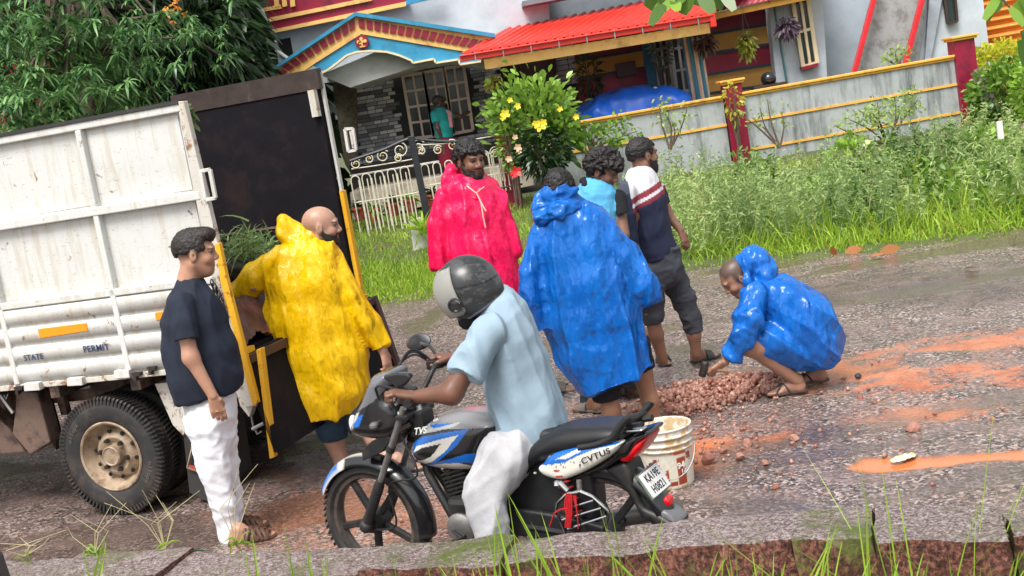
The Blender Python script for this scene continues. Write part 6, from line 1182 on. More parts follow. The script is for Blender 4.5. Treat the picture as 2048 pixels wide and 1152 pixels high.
# ---------------------------------------------------------------- 4 blue raincoat standing
def man_blue():
    Y = 7.5; g = A(*G(1270, 895)); t = thing('person', 'man seen from behind in a long blue plastic raincoat with the hood round his neck', 'person', (g[0], g[1], 0)); sk = (.30, .16, .10); parts = []
    nk = P(1122, 425, Y); full_head(t, parts, P(1121, 385, Y+.02), (.25, .95, -.30), 1.03, sk, nk, dict(line=.06, side=.035, thick=.011, amp=.009, sc=50), beard=.3)
    pr = [(nk, P(1150, 500, Y), .08, .17, .08, .12, (1, 0, 0)), (P(1150, 500, Y), P(1215, 680, Y), .17, .16, .13, .13, (1, 0, 0))]+limb([(1205, 680, 0, .09), (1212, 770, 0, .064), (1222, 820, 0, .055), (1240, 885, .05, .042)], Y)+limb([(1265, 670, .05, .09), (1284, 745, .05, .062), (1300, 800, .05, .052), (1312, 868, .1, .042)], Y)
    parts.append(body_part(pr, sk))
    for H_, T_ in ((G(1238, 905), G(1262, 880)), (G(1315, 885), G(1350, 862))):
        F = Field(np.minimum(H_, T_)-.12, np.maximum(H_, T_)+A(.12, .12, .2), .009); foot_field(F, H_, T_, A(*H_)+A(0, 0, .09)); V, Q, _ = F.nets(); parts.append((V, Q, np.tile(sk, (len(V), 1)))); sandal(t, H_, T_, M('dark_rubber', (.03, .028, .028), .6), 'slide')
    skin_obj(t, parts); mt = plastic('blue_plastic', (.006, .155, .58), (.001, .05, .32), .12)
    S, hem = secs([(1092, 420, 1160, 418, .10), (1075, 455, 1215, 445, .15), (1068, 505, 1240, 495, .18), (1076, 570, 1262, 555, .20), (1086, 640, 1284, 625, .20), (1114, 715, 1298, 680, .20), (1165, 788, 1310, 728, .21)], Y)
    S += limb([(1085, 465, 0, .085), (1062, 540, -.05, .072), (1068, 600, -.06, .066), (1090, 660, -.04, .058)], Y, True)+limb([(1198, 458, 0, .10), (1245, 512, -.04, .105), (1284, 572, -.06, .095), (1306, 604, -.04, .07)], Y, True)
    cloth('raincoat', t, mt, S, .0088, [hem], dict(amp=.032, sc=5.5, stretch=.07, fine=.0006, seed=41, crease=.003, warp=.2), k=.04)
    hd = limb([(1085, 432, .0, .055), (1090, 408, .02, .07), (1118, 396, .0, .085), (1148, 402, .02, .06)], Y)+limb([(1082, 434, -.06, .04), (1112, 424, -.12, .05), (1150, 416, -.08, .045)], Y)+limb([(1098, 388, -.03, .05), (1120, 380, -.05, .05), (1144, 386, -.03, .04)], Y)
    cloth('hood', t, mt, hd, .0075, [], dict(amp=.018, sc=8, stretch=2., fine=.001, seed=43, crease=.006), kl=.03)
    sh = limb([(1195, 700, 0, .12), (1208, 760, 0, .10), (1214, 799, 0, .088)], Y, True)+limb([(1265, 690, .05, .11), (1284, 742, .05, .085)], Y, True)
    cloth('shorts', t, fabric('black_shorts', (.010, .011, .014), .8), sh, .011, [], dict(amp=.006, sc=9, stretch=1, seed=3), kl=.03)
man_blue()
# ---------------------------------------------------------------- 5 light blue polo
def man_polo():
    Y = 8.45; g = A(*G(1220, 815)); t = thing('person', 'curly haired man in a light blue polo shirt with black collar looking down', 'person', (g[0], g[1], 0)); sk = (.19, .095, .06); parts = []
    nk = P(1188, 372, Y); full_head(t, parts, P(1207, 342, Y-.02), (.72, -.42, -.50), 1.05, sk, nk, dict(line=.055, side=.022, thick=.020, amp=.022, sc=36, low=-.01), beard=.25)
    pr = [(nk, P(1197, 440, Y), .07, .16, .07, .11, (1, 0, 0)), (P(1197, 440, Y), P(1225, 580, Y), .16, .14, .12, .12, (1, 0, 0)), (P(1235, 400, Y-.03), P(1248, 470, Y-.1), .045, .04, .045, .04), (P(1160, 405, Y), P(1165, 480, Y-.05), .05, .04, .05, .04)]
    pr += limb([(1215, 590, 0, .09), (1195, 700, 0, .06), (1182, 800, 0, .04)], Y)+limb([(1240, 590, .1, .09), (1250, 690, .1, .06), (1262, 768, .12, .04)], Y); parts.append(body_part(pr, sk))
    for H_, T_ in ((G(1206, 825), G(1160, 822)), (G(1284, 792), G(1240, 788))):
        F = Field(np.minimum(H_, T_)-.12, np.maximum(H_, T_)+A(.12, .12, .2), .008); foot_field(F, H_, T_, A(*H_)+nrm(T_-H_)*.05+A(0, 0, .09)); V, Q, _ = F.nets(); parts.append((V, Q, np.tile(sk, (len(V), 1)))); sandal(t, H_, T_, M('grey_rubber', (.10, .09, .08), .6), 'slide')
    skin_obj(t, parts)
    S, hem = secs([(1172, 368, 1208, 374, .07), (1154, 386, 1232, 392, .13), (1152, 430, 1238, 432, .15), (1165, 500, 1250, 500, .15), (1180, 590, 1265, 585, .15)], Y); S += limb([(1160, 400, 0, .075), (1162, 450, -.04, .07)], Y)+limb([(1228, 402, -.02, .07), (1238, 426, -.06, .062)], Y, True)
    def cf(V):
        # black collar-side panels and sleeve borders of the polo
        return None
    cloth('polo_shirt', t, fabric('sky_blue_cotton', (.09, .36, .60), .85), S, .009, [hem], dict(amp=.007, sc=7, stretch=.8, seed=51))
    cl = limb([(1170, 362, .0, .030), (1172, 370, -.05, .028), (1184, 376, -.075, .022), (1200, 378, -.06, .016)], Y)+limb([(1166, 362, .03, .026), (1178, 370, .05, .024)], Y)
    cloth('collar', t, fabric('black_knit', (.012, .013, .015), .9), cl, .006, [], None, k=.02)
    cloth('sleeve_border', t, fabric('black_knit', (.012, .013, .015), .9), limb([(1235, 398, -.03, .066), (1240, 428, -.07, .066)], Y), .008, [(P(1240, 426, Y), (0.2, 0, -1)), (P(1226, 404, Y), (-1, 0, 0))])
    tr = limb([(1215, 580, 0, .13), (1196, 700, 0, .095), (1182, 808, 0, .085)], Y, True)+limb([(1238, 580, .1, .13), (1252, 690, .1, .09), (1261, 774, .12, .08)], Y, True)
    cloth('trousers', t, fabric('charcoal_cotton', (.022, .026, .035), .85), tr, .011, [], dict(amp=.01, sc=8, stretch=1.4, seed=55), kl=.03)
man_polo()
# ---------------------------------------------------------------- 6 striped shirt
def man_striped():
    Y = 9.0; g = A(*G(1345, 735)); t = thing('person', 'bearded man in a navy and white t-shirt with maroon bands and rolled charcoal trousers', 'person', (g[0], g[1], 0)); sk = (.25, .125, .08); parts = []
    nk = P(1283, 360, Y); full_head(t, parts, P(1286, 313, Y), (.90, .38, -.03), 1.06, sk, nk, dict(line=.066, side=.040, thick=.007, sidet=.003, zcut=.008, amp=.006, sc=60), beard=.95, bmesh_=.008, shave=.9)
    wr = P(1361, 460, Y+.08)
    pr = [(nk, P(1285, 410, Y), .065, .13, .065, .17, (1, 0, 0)), (P(1285, 410, Y), P(1315, 520, Y), .13, .12, .15, .14, (1, 0, 0)), (P(1318, 380, Y+.12), P(1332, 425, Y+.13), .05, .042, .05, .042), (P(1332, 425, Y+.13), wr, .041, .027, .041, .027), (P(1254, 385, Y-.14), P(1262, 450, Y-.16), .05, .042, .05, .042), (P(1262, 450, Y-.16), P(1275, 520, Y-.15), .04, .028, .04, .028)]
    pr += limb([(1302, 530, -.04, .09), (1302, 620, -.05, .06), (1312, 670, -.04, .052), (1326, 722, -.02, .036)], Y)+limb([(1338, 525, .05, .09), (1378, 625, .1, .06), (1388, 670, .12, .05), (1393, 708, .14, .036)], Y); parts.append(body_part(pr, sk))
    simple_hand(parts, wr, P(1374, 492, Y)-P(1361, 460, Y), (-.6, .8, 0), (.6, .6, 0), sk, .6, 1.05)
    for H_, T_ in ((G(1322, 722), G(1342, 745)), (G(1385, 728), G(1442, 712))):
        F = Field(np.minimum(H_, T_)-.12, np.maximum(H_, T_)+A(.12, .12, .2), .0065); foot_field(F, H_, T_, A(*H_)+nrm(T_-H_)*.04+A(0, 0, .09)); V, Q, _ = F.nets(); parts.append((V, Q, np.tile(sk, (len(V), 1)))); sandal(t, H_, T_, M('dark_rubber', (.03, .028, .028), .6), 'slide')
    skin_obj(t, parts)
    S, hem = secs([(1263, 352, 1304, 356, .07), (1248, 372, 1316, 372, .16), (1246, 405, 1330, 402, .18), (1262, 455, 1338, 450, .17), (1270, 500, 1350, 492, .16), (1278, 524, 1358, 510, .155)], Y)
    S += limb([(1256, 382, -.14, .075), (1254, 430, -.17, .065), (1262, 490, -.17, .055)], Y)+limb([(1312, 380, .13, .07), (1325, 410, .14, .06)], Y, True)
    d0, d1 = P(1270, 392, Y), P(1328, 360, Y); dd = nrm(d1-d0); nn = A(dd[2], 0, -dd[0]); nn = nn if nn[2] > 0 else -nn; xs_ = P(1262, 400, Y)[0]
    def cf(V):
        q = (V-d0)@nn; C = np.tile((.012, .018, .05), (len(V), 1)); w_ = (q > -.075) & (V[:, 0] > xs_-.02); C[w_] = (.58, .58, .62); C[w_ & (np.abs(q+.002) < .02)] = (.20, .02, .035); C[w_ & (np.abs(q+.075) < .03)] = (.20, .02, .035); C[(V[:, 0] <= xs_-.02) & (q > .06)] = (.05, .06, .09); return C
    m, tt, b = nodes('banded_jersey'); a = N(tt, 'ShaderNodeAttribute'); a.attribute_name = 'Col'; tt.links.new(a.outputs[0], b.inputs['Base Color']); b.inputs['Roughness'].default_value = .85
    cloth('t_shirt', t, m, S, .0075, [hem], dict(amp=.010, sc=8, stretch=.3, fine=.001, seed=61, crease=.003), colf=cf)
    S, hem = secs([(1275, 512, 1360, 503, .15), (1280, 545, 1366, 535, .15)], Y); S += limb([(1303, 545, -.05, .105), (1302, 600, -.05, .092), (1308, 647, -.04, .072)], Y, True)+limb([(1338, 540, .06, .105), (1366, 595, .1, .092), (1380, 630, .11, .077), (1388, 664, .12, .070)], Y, True)
    cloth('trousers', t, fabric('charcoal_denim', (.055, .060, .075), .85), S, .009, [], dict(amp=.010, sc=9, stretch=1.6, fine=.0015, seed=63), kl=.03)
man_striped()
# ---------------------------------------------------------------- 7 squatting
def man_squat():
    Y = 8.05; g = A(*G(1590, 790)); t = thing('person', 'man squatting in a blue plastic raincoat and hammering rubble on the wet road', 'person', (g[0], g[1], 0)); sk = (.36, .19, .125); parts = []
    nk = P(1512, 578, Y); full_head(t, parts, P(1474, 556, Y), (-.80, -.08, -.58), 1.05, sk, nk, None, beard=.2, shave=.85)
    wr = P(1450, 724, Y-.16); kn = P(1500, 690, Y-.14); an = P(1596, 762, Y-.06)
    pr = [(nk, P(1560, 615, Y), .06, .11, .06, .13, (1, 0, 0)), (P(1560, 615, Y), P(1615, 675, Y), .11, .12, .13, .14, (1, 0, 0)), (P(1512, 605, Y-.13), P(1495, 655, Y-.19), .040, .040, .040, .040), (P(1495, 655, Y-.2), wr, .042, .028, .042, .028), (P(1530, 600, Y+.14), P(1500, 660, Y+.15), .042, .040, .042, .040)]
    pr += [(P(1625, 690, Y-.1), kn, .10, .075, .10, .075), (kn, an, .062, .04, .062, .04), (P(1625, 690, Y+.1), P(1530, 680, Y+.16), .10, .075, .1, .075), (P(1540, 690, Y+.16), P(1640, 745, Y+.22), .06, .038, .06, .038)]; parts.append(body_part(pr, sk))
    simple_hand(parts, wr, P(1425, 742, Y)-P(1450, 724, Y)+A(0, 0, 0), (.1, .6, -.6), (-.2, -.6, .5), sk, 1.9, 1.08, thumb_in=.4)
    for H_, T_ in ((G(1612, 783), G(1538, 792)), (G(1655, 762), G(1612, 768))):
        F = Field(np.minimum(H_, T_)-.12, np.maximum(H_, T_)+A(.12, .12, .2), .0065); foot_field(F, H_, T_, A(*H_)+nrm(T_-H_)*.045+A(0, 0, .09)); V, Q, _ = F.nets(); parts.append((V, Q, np.tile(sk, (len(V), 1)))); sandal(t, H_, T_, M('brown_sole', (.09, .05, .035), .6), 'thong', M('dark_rubber', (.03, .028, .028), .6))
    skin_obj(t, parts); mt = plastic('blue_plastic_b', (.008, .17, .62), (.002, .06, .38), .12)
    def q(px, py, dy, a, b=None): return (P(px, py, Y+dy), a, b or a)
    ch = [q(1522, 580, 0, .10, .13), q(1560, 600, 0, .17, .20), q(1600, 640, 0, .225, .24), q(1620, 672, 0, .195, .25)]
    S = [(a[0], b[0], a[1], b[1], a[2], b[2], (0.7, 0, .7)) for a, b in zip(ch[:-1], ch[1:])]
    S = [(a[0], b[0], a[1], b[1], a[2], b[2], nrm(np.cross(b[0]-a[0], (0, 1, 0)))) for a, b in zip(ch[:-1], ch[1:])]
    S += limb([(1600, 690, -.05, .16), (1545, 680, -.12, .12), (1520, 680, -.12, .095)], Y)+limb([(1600, 690, .1, .16), (1540, 680, .14, .12)], Y)+limb([(1512, 592, -.14, .095), (1500, 635, -.19, .098), (1488, 668, -.2, .080), (1465, 716, -.17, .064)], Y, True)+limb([(1525, 590, .15, .09), (1500, 660, .15, .08)], Y)
    cloth('raincoat', t, mt, S, .0088, [(P(1600, 742, Y), (.12, 0, -1))], dict(amp=.024, sc=6.5, stretch=.12, fine=.0006, seed=71, crease=.005, warp=.25, axis=nrm(P(1640, 690, Y)-P(1500, 600, Y))), k=.045)
    hd = limb([(1484, 524, .0, .065), (1510, 520, .0, .085), (1524, 545, .0, .09), (1520, 575, 0, .11)], Y)+limb([(1494, 528, -.06, .05), (1492, 560, -.09, .035), (1506, 582, -.08, .05)], Y)+limb([(1494, 528, .06, .05), (1496, 565, .09, .04), (1510, 582, .06, .06)], Y)+limb([(1505, 515, 0, .05), (1535, 528, 0, .035)], Y)
    hc = P(1472, 556, Y); cloth('hood', t, mt, hd, .0075, [], dict(amp=.015, sc=7, stretch=.6, fine=.001, seed=73, crease=.007), kl=.03, holes=[(hc+A(-.05, 0, -.03), hc, .09, .105)])
    hm = thing('hammer', 'short club hammer held over the rubble by the squatting man', 'hammer', tuple(P(1410, 755, Y-.18)))
    a_, b_ = P(1456, 742, Y-.17), P(1408, 737, Y-.17); MB().tube([a_, b_], [.013, .011], 8).build('handle', M('worn_wood', (.28, .15, .08), .6), hm, True)
    u = nrm(P(1412, 728, Y)-P(1404, 760, Y)); MB().tube([b_-u*.055, b_-u*.04, b_+u*.035, b_+u*.045], [.022, .026, .026, .022], 8).build('head', M('rusty_steel', (.05, .04, .035), .5, .4, 40, metal=.5), hm)
man_squat()
# ---------------------------------------------------------------- 9 man at the window
def man_window():
    Y = 24.1; t = thing('person', 'man in a teal t-shirt with a towel on his shoulder reaching to the porch window', 'person', tuple(P(900, 345, Y))); sk = (.10, .05, .035); parts = []
    nk = P(878, 224, Y); full_head(t, parts, P(878, 206, Y), (.9, .4, -.1), 1.15, sk, nk, dict(line=.07, side=.04, thick=.004, amp=.003, sc=50, col=(.05, .045, .04)))
    pr = [(P(905, 228, Y+.1), P(920, 234, Y+.15), .05, .045, .05, .045), (P(920, 234, Y+.15), P(938, 224, Y+.3), .042, .03, .042, .03), (P(870, 232, Y-.15), P(876, 258, Y-.2), .05, .045, .05, .045), (P(876, 258, Y-.2), P(885, 282, Y-.15), .042, .03, .042, .03), (nk, P(888, 290, Y), .08, .16, .08, .13, (1, 0, 0))]
    pr += limb([(888, 290, -.08, .08), (897, 345, -.08, .05)], Y)+limb([(892, 290, .08, .08), (903, 345, .08, .05)], Y); parts.append(body_part(pr, sk, .014)); skin_obj(t, parts)
    S, hem = secs([(870, 220, 890, 221, .08), (866, 232, 898, 230, .18), (868, 255, 904, 250, .19), (872, 278, 906, 274, .18)], Y); S += limb([(868, 230, -.12, .08), (872, 246, -.18, .08)], Y, True)+limb([(898, 228, .1, .07), (908, 232, .14, .06)], Y, True)
    cloth('t_shirt', t, fabric('teal_cotton', (.02, .30, .30), .85), S, .016, [hem], dict(amp=.01, sc=6, seed=5))
    cloth('waist_cloth', t, fabric('maroon_cotton', (.18, .01, .03), .85), limb([(888, 272, 0, .17), (897, 335, 0, .15)], Y), .018, [(P(889, 275, Y), (0, 0, 1)), (P(896, 332, Y), (0, 0, -1))], dict(amp=.015, sc=7, seed=6))
    cloth('towel', t, fabric('pink_towel', (.55, .28, .32), .9), limb([(888, 219, .05, .03), (899, 226, -.12, .045), (903, 252, -.14, .035)], Y), .012, [], dict(amp=.01, sc=10, seed=7))
man_window()
# ============================================================= MOTORCYCLE
BR, BF = A(.25, 5.16, 0), A(-.84, 5.85, 0); BA = nrm(BF-BR); BS = A(BA[1]*-1, BA[0], 0); BS = BS if BS[1] < 0 else -BS; UP = A(0, 0, 1)
def B(px, py, off=0): return PL(px, py, BR+BS*off, BS)
def bl(p): p = A(*p)-BR; return A(p@BA, p@BS, p[2])
def bw(l, s, z): return BR+BA*l+BS*s+A(0, 0, z)
bike = thing('motorcycle', 'black motorcycle with blue and white stripes under the rider with the grey helmet', 'motorcycle', tuple(bw(.6, 0, 0)))
bblk = M('bike_black', (.010, .010, .012), .22, .2, 8, dirt=(.05, .035, .03), dirt_amt=.25, coat=.5); bmat = M('bike_matt_black', (.014, .014, .015), .5, .3, 12, .1, 60, dirt=(.05, .04, .035), dirt_amt=.3); chrome = M('chrome', (.55, .55, .56), .18, .15, metal=1); alu = M('dull_aluminium', (.30, .29, .28), .4, .25, 10, metal=.8)
def pxl(poly, off): return np.array([bl(B(x, y, off))[[0, 2]] for x, y in poly])
def bslab(name, poly, w, Rr, mat, off=None, center=0., h=.007, parent=bike, wf=None, sm=True, colf=None, raw=False):
    """rounded solid whose side outline is traced at the near face; w = half width across the bike"""
    pl = pxl(poly, center+(w*.7 if off is None else off)) if not raw else np.array(poly)
    pl = spline(pl, 4) if sm else pl; lo = A(pl[:, 0].min(), center-w, pl[:, 1].min()); hi = A(pl[:, 0].max(), center+w, pl[:, 1].max())
    f = Field(lo, hi, h); X, Yy, Z = f.ax[0][:, None, None], f.ax[1][None, :, None], f.ax[2][None, None, :]
    d2 = poly_sdf(pl, (X+0*Z)[:, 0, :], (Z+0*X)[:, 0, :])[:, None, :]; ww = w if wf is None else w*wf(X, Z); e = np.abs(Yy-center)-ww
    f.v = (np.sqrt(np.maximum(d2+Rr, 0)**2+np.maximum(e+Rr, 0)**2)+np.minimum(np.maximum(d2+Rr, e+Rr), 0)-Rr).astype(np.float32)
    V, F, _ = f.nets(); V = relax(V, F, 2, .5); C = colf(V) if colf else None; Wd = BR+np.outer(V[:, 0], BA)+np.outer(V[:, 1], BS)+np.outer(V[:, 2], UP)
    return link(name, mesh_np(name, Wd, F[:, ::-1], col=C), mat, parent, True)
def inpoly(V, poly, off): return poly_sdf(pxl(poly, off), V[:, 0], V[:, 2]) < 0
def z2(pts): return [(640+x/3.03, 720+y/3.03) for x, y in pts]
def z3(pts): return [(980+x/3.6, 780+y/3.6) for x, y in pts]
pm, pt_, pb = nodes('bike_paint'); a = N(pt_, 'ShaderNodeAttribute'); a.attribute_name = 'Col'; pt_.links.new(a.outputs[0], pb.inputs['Base Color']); pb.inputs['Roughness'].default_value = .25; pb.inputs['Coat Weight'].default_value = .5
BLU, WHT, SIL, BLK = (.01, .13, .50), (.66, .64, .58), (.42, .42, .40), (.012, .012, .014)
def tank_c(V):
    C = np.tile(BLK, (len(V), 1)); s = V[:, 1] > .01
    top = V[:, 2] > V[:, 2].max()-.055; C[top] = (.22, .22, .23)
    for poly, c in ((z2([(560, 470), (640, 395), (860, 375), (820, 400), (640, 440)]), SIL), (z2([(650, 400), (700, 388), (820, 380), (700, 410)]), BLU), (z2([(543, 550), (560, 505), (620, 462), (760, 430), (920, 408), (860, 500), (740, 600), (650, 648), (600, 632), (560, 600)]), BLU), (z2([(600, 515), (740, 470), (862, 442), (780, 545), (700, 605), (640, 628), (610, 620), (600, 610), (660, 590), (700, 560), (760, 492), (640, 520), (570, 560)]), WHT),
                    (z2([(575, 560), (640, 520), (760, 492), (700, 570), (640, 600), (590, 600)]), BLK), (z2([(640, 640), (780, 595), (900, 558), (990, 560), (970, 640), (900, 610), (800, 622)]), BLU), (z2([(600, 645), (780, 618), (860, 615), (960, 655), (930, 672), (700, 662)]), WHT)):
        C[s & inpoly(V, poly, .1)] = c
    return C
tank = bslab('fuel_tank', z2([(545, 535), (560, 480), (600, 420), (680, 365), (760, 340), (880, 332), (980, 345), (1050, 375), (1060, 440), (1030, 530), (1000, 610), (950, 665), (860, 682), (700, 668), (600, 635), (555, 590)]), .135, .10, pm, off=.09, h=.0048, colf=tank_c)
cp_ = bl(B(895, 836, .0)); MB().lathe(bw(cp_[0], 0, cp_[2]-.01), (0, 0, 1), [(0, .03), (.045, .03), (.052, .022), (.055, 0)], 20).build('fuel_cap', chrome, bike, True)
bx = [bl(B(*z2([p])[0], .05)) for p in ((700, 350), (850, 348))]; m_ = MB(); m_.obox(bw((bx[0][0]+bx[1][0])/2, .05, cp_[2]+.005), BA*.065, BS*.03, (0, 0, .012)); m_.build('tank_plate', M('worn_white_plate', (.55, .55, .52), .4, .2, 20), bike, bevel=.006)
text3d('TVS', 'tank_lettering', B(*z2([(610, 430)])[0], .105), nrm(-BA*.95+UP*.12+BS*.0), nrm(UP+BA*-.1+BS*-.35), .032, M('white_lettering', (.75, .75, .72), .4), bike, .002)
seat = bslab('seat', z3([(40, 330), (120, 300), (200, 330), (330, 385), (450, 290), (560, 238), (700, 218), (860, 208), (960, 214), (1050, 240), (1080, 275), (1020, 300), (900, 345), (760, 378), (620, 415), (480, 448), (380, 520), (300, 610), (180, 590), (60, 520)]), .125, .055, M('seat_vinyl', (.012, .012, .014), .38, .2, 6, .15, 120), off=-.03)
def sp_c(V):
    C = np.tile(WHT, (len(V), 1)); s = V[:, 1] > 0
    for poly, c in ((z3([(360, 545), (440, 460), (620, 415), (930, 380), (925, 392), (760, 425), (640, 470), (540, 520), (440, 535)]), BLU), (z3([(470, 500), (600, 440), (625, 425), (655, 440), (560, 490)]), WHT)): C[s & inpoly(V, poly, .13)] = c
    spk = ridge(V*A(90, 90, 90), 3, 6) > .62; lz = inpoly(V, z3([(430, 540), (640, 500), (700, 520), (660, 560), (450, 560)]), .13); C[lz & spk] = (.05, .05, .07); return C
bslab('side_panel', z3([(335, 572), (370, 535), (440, 462), (620, 415), (925, 380), (930, 405), (860, 482), (700, 582), (540, 650), (470, 652), (380, 625)]), .135, .03, pm, off=.13, h=.005, colf=sp_c)
text3d('CVTUS', 'panel_lettering', B(*z3([(760, 478)])[0], .142), nrm(-BA*.93+UP*.33), nrm(UP*.9+BA*.2), .026, M('black_lettering', (.02, .02, .03), .5), bike, .001, 1.1, 1.3)
bslab('tail_cowl', z3([(600, 430), (800, 385), (900, 345), (1000, 320), (1160, 275), (1180, 300), (1100, 350), (1050, 440), (980, 470), (860, 545), (700, 600), (600, 650), (560, 640), (700, 570), (860, 480), (930, 400)]), .10, .03, bblk, off=.02)
bslab('tail_lamp', z3([(985, 450), (1050, 360), (1190, 292), (1175, 350), (1130, 420), (1060, 475)]), .085, .03, M('red_lens', (.55, .004, .008), .15, .25, 30, coat=.5), off=-.02, h=.006)
bslab('indicator', z3([(960, 310), (1000, 290), (1090, 285), (1095, 300), (1040, 312)]), .03, .012, chrome, center=.09, off=.03, h=.005)
gr = [(640, 415), (760, 395), (860, 355), (900, 320), (940, 258), (985, 212), (1025, 192)]; pts = [B(*p, .12) for p in z3(gr)]; pe = bl(B(*z3([(1122, 152)])[0], -.10)); pts2 = pts+[bw(pe[0]+.015, .06, pe[2]-.004), bw(pe[0], -.06, pe[2]), bw(pe[0]+.01, -.11, pe[2])]+[bw(bl(p)[0], -.12, bl(p)[2]) for p in pts[-2::-1]]
MB().tube([tuple(p) for p in spline(pts2, 3, False)], .0155, 10).build('grab_rail', bmat, bike, True); m_ = MB(); m_.prism([B(*p, -.08) for p in z3([(1075, 170), (1118, 155), (1100, 268), (1050, 240)])], -BS*.02); m_.build('rail_bracket', bmat, bike, bevel=.004)
# rear mudguard, number plate
bslab('rear_mudguard', z3([(880, 540), (960, 500), (1020, 490), (1060, 560), (1100, 690), (1150, 800), (1250, 850), (1385, 930), (1385, 960), (1330, 968), (1220, 920), (1140, 880), (1060, 740), (960, 610)]), .075, .02, bmat, off=.0)
pc = [B(*p, 0) for p in z3([(1098, 668)])][0]; rt = -BS; upv = nrm(UP*.86+BA*.50); pn_ = nrm(np.cross(rt, upv)); pc = bw(bl(B(*z3([(1138, 650)])[0], 0))[0]-.03, 0, bl(B(*z3([(1138, 650)])[0], 0))[2])
m_ = MB(); m_.obox(pc-pn_*.006, rt*.092, upv*.061, pn_*.005); plo = m_.build('number_plate_frame', M('plate_frame', (.10, .13, .10), .5), bike, bevel=.004); m_ = MB(); m_.obox(pc+pn_*.001, rt*.085, upv*.054, pn_*.003); np_ = m_.build('number_plate', M('plate_white', (.72, .72, .72), .4, .05, 20, dirt=(.3, .27, .25), dirt_amt=.3, dirt_scale=20), bike)
bkl = M('black_lettering', (.02, .02, .03), .5)
text3d('KA19E', 'plate_lettering', pc+pn_*.005+upv*.024, rt, upv, .034, bkl, np_, .0008, 1.1, .9); text3d('H0821', 'plate_lettering', pc+pn_*.005-upv*.028, rt, upv, .034, bkl, np_, .0008, 1.1, .9)
bslab('reflector', z3([(1225, 800), (1270, 770), (1300, 830), (1245, 855)]), .03, .01, M('red_lens', (.55, .004, .008), .15), center=.0, h=.006)
bslab('mudguard_tip', z3([(1180, 870), (1290, 835), (1390, 935), (1340, 965), (1230, 920)]), .06, .014, M('grey_plastic', (.12, .12, .13), .3, .3, 10), off=.0, h=.006)
# wheels
fhub = bl(B(760, 1070, .0)); rhub = bl(B(1222, 1072, 0)); RB = .298
def bike_wheel(l, z, alloy=True):
    c = bw(l, 0, z); w = .045
    prof = [(RB-.065, -.026), (RB-.045, -w), (RB-.02, -w*.95), (RB-.004, -w*.5), (RB, 0), (RB-.004, w*.5), (RB-.02, w*.95), (RB-.045, w), (RB-.065, .026)]
    wh = MB().lathe(c, BS, prof, 48, closed=True).build('wheel', tyre, bike, True); lg = MB()
    for i in range(60):
        g = 2*math.pi*i/60; e = UP*math.cos(g)+BA*math.sin(g); t_ = -UP*math.sin(g)+BA*math.cos(g)
        for sg in (1, -1): lg.obox(c+e*(RB-.002)+BS*.022*sg, t_*.007, BS*.016+t_*.006*sg, e*.004)
    lo = lg.build('tread_blocks', tyre, wh); lo['kind'] = 'stuff'
    MB().lathe(c, BS, [(RB-.062, -.024), (RB-.055, -.032), (RB-.075, -.030), (RB-.085, -.012), (RB-.085, .012), (RB-.075, .030), (RB-.055, .032), (RB-.062, .024)], 48, closed=True).build('rim', M('rim_dark', (.03, .028, .028), .4, .4, 12, dirt=(.12, .09, .07), dirt_amt=.5), wh, True)
    hb = MB(); hb.lathe(c, BS, [(0, -.06), (.045, -.06), (.055, -.04), (.06, 0), (.055, .04), (.045, .06), (0, .06)], 20); hb.build('hub', bmat, wh, True)
    for i in range(5):
        g = 2*math.pi*i/5+.5; e = UP*math.cos(g)+BA*math.sin(g); MB().bar(c+e*.05, c+e*(RB-.08), .034, .028, up=BS).build('spoke', bmat, wh, bevel=.006)
    return c
cf_, cr_ = bike_wheel(fhub[0], RB), bike_wheel(rhub[0], RB)
def fender(c, a0, a1, r, w, cols, name):
    V = []; F = []; n = 40; m = 9
    for i in range(n+1):
        g = a0+(a1-a0)*i/n; e = UP*math.cos(g)+BA*math.sin(g)
        for j in range(m):
            t = -1+2*j/(m-1); V.append(c+e*(r-.045*abs(t)**2.4)+BS*w*t)
    F = [(i*m+j, (i+1)*m+j, (i+1)*m+j+1, i*m+j+1) for i in range(n) for j in range(m-1)]; C = np.tile(BLK, (len(V), 1)); 
    for i in range(n+1):
        f_ = i/n
        for j in range(m): 
            t = -1+2*j/(m-1); C[i*m+j] = cols(f_, t)
    o = link(name, mesh_np(name, V, F, col=C), pm, bike, True); o.modifiers.new('s', 'SOLIDIFY').thickness = .004; return o
fender(cf_, R(62), R(-102), RB+.035, .062, lambda f, t: (SIL if (.12 < f < .5 and abs(t) < .45) else BLU if (f < .22 and .35 < abs(t) < .8) else WHT if (f < .27 and abs(t) >= .45) else BLK), 'front_mudguard')
fender(cr_, R(40), R(-75), RB+.03, .07, lambda f, t: BLK, 'inner_mudguard')
# fork
for sd_ in (.085, -.085):
    a_ = bl(B(*z2([(478, 380)])[0], .085)); m_ = MB(); top = bw(a_[0], sd_, a_[2]); ax_ = bw(fhub[0], sd_, RB); d = nrm(ax_-top); L_ = np.linalg.norm(ax_-top)
    m_.tube([top-d*.08, top+d*L_*.62], .016, 10); fo = m_.build('fork_tube', alu, bike, True); m_ = MB(); m_.tube([top+d*L_*.55, top+d*L_*.60, top+d*L_*1.03], [.02, .026, .025], 10); m_.ball(ax_, .036, 10); m_.tube([top+d*L_*.22, top+d*L_*.27], .022, 10); m_.build('fork_leg', bmat, bike, True)
yk = bl(B(*z2([(490, 345)])[0], .085)); MB().obox(bw(yk[0]-.02, 0, yk[2]), BA*.035, BS*.11, UP*.012).build('fork_yoke', bmat, bike, bevel=.006); m_ = MB()
for sd_ in (.085, -.085): m_.lathe(bw(yk[0], sd_, yk[2]+.01), UP, [(0, .018), (.012, .018), (.016, .01), (.016, 0)], 8)
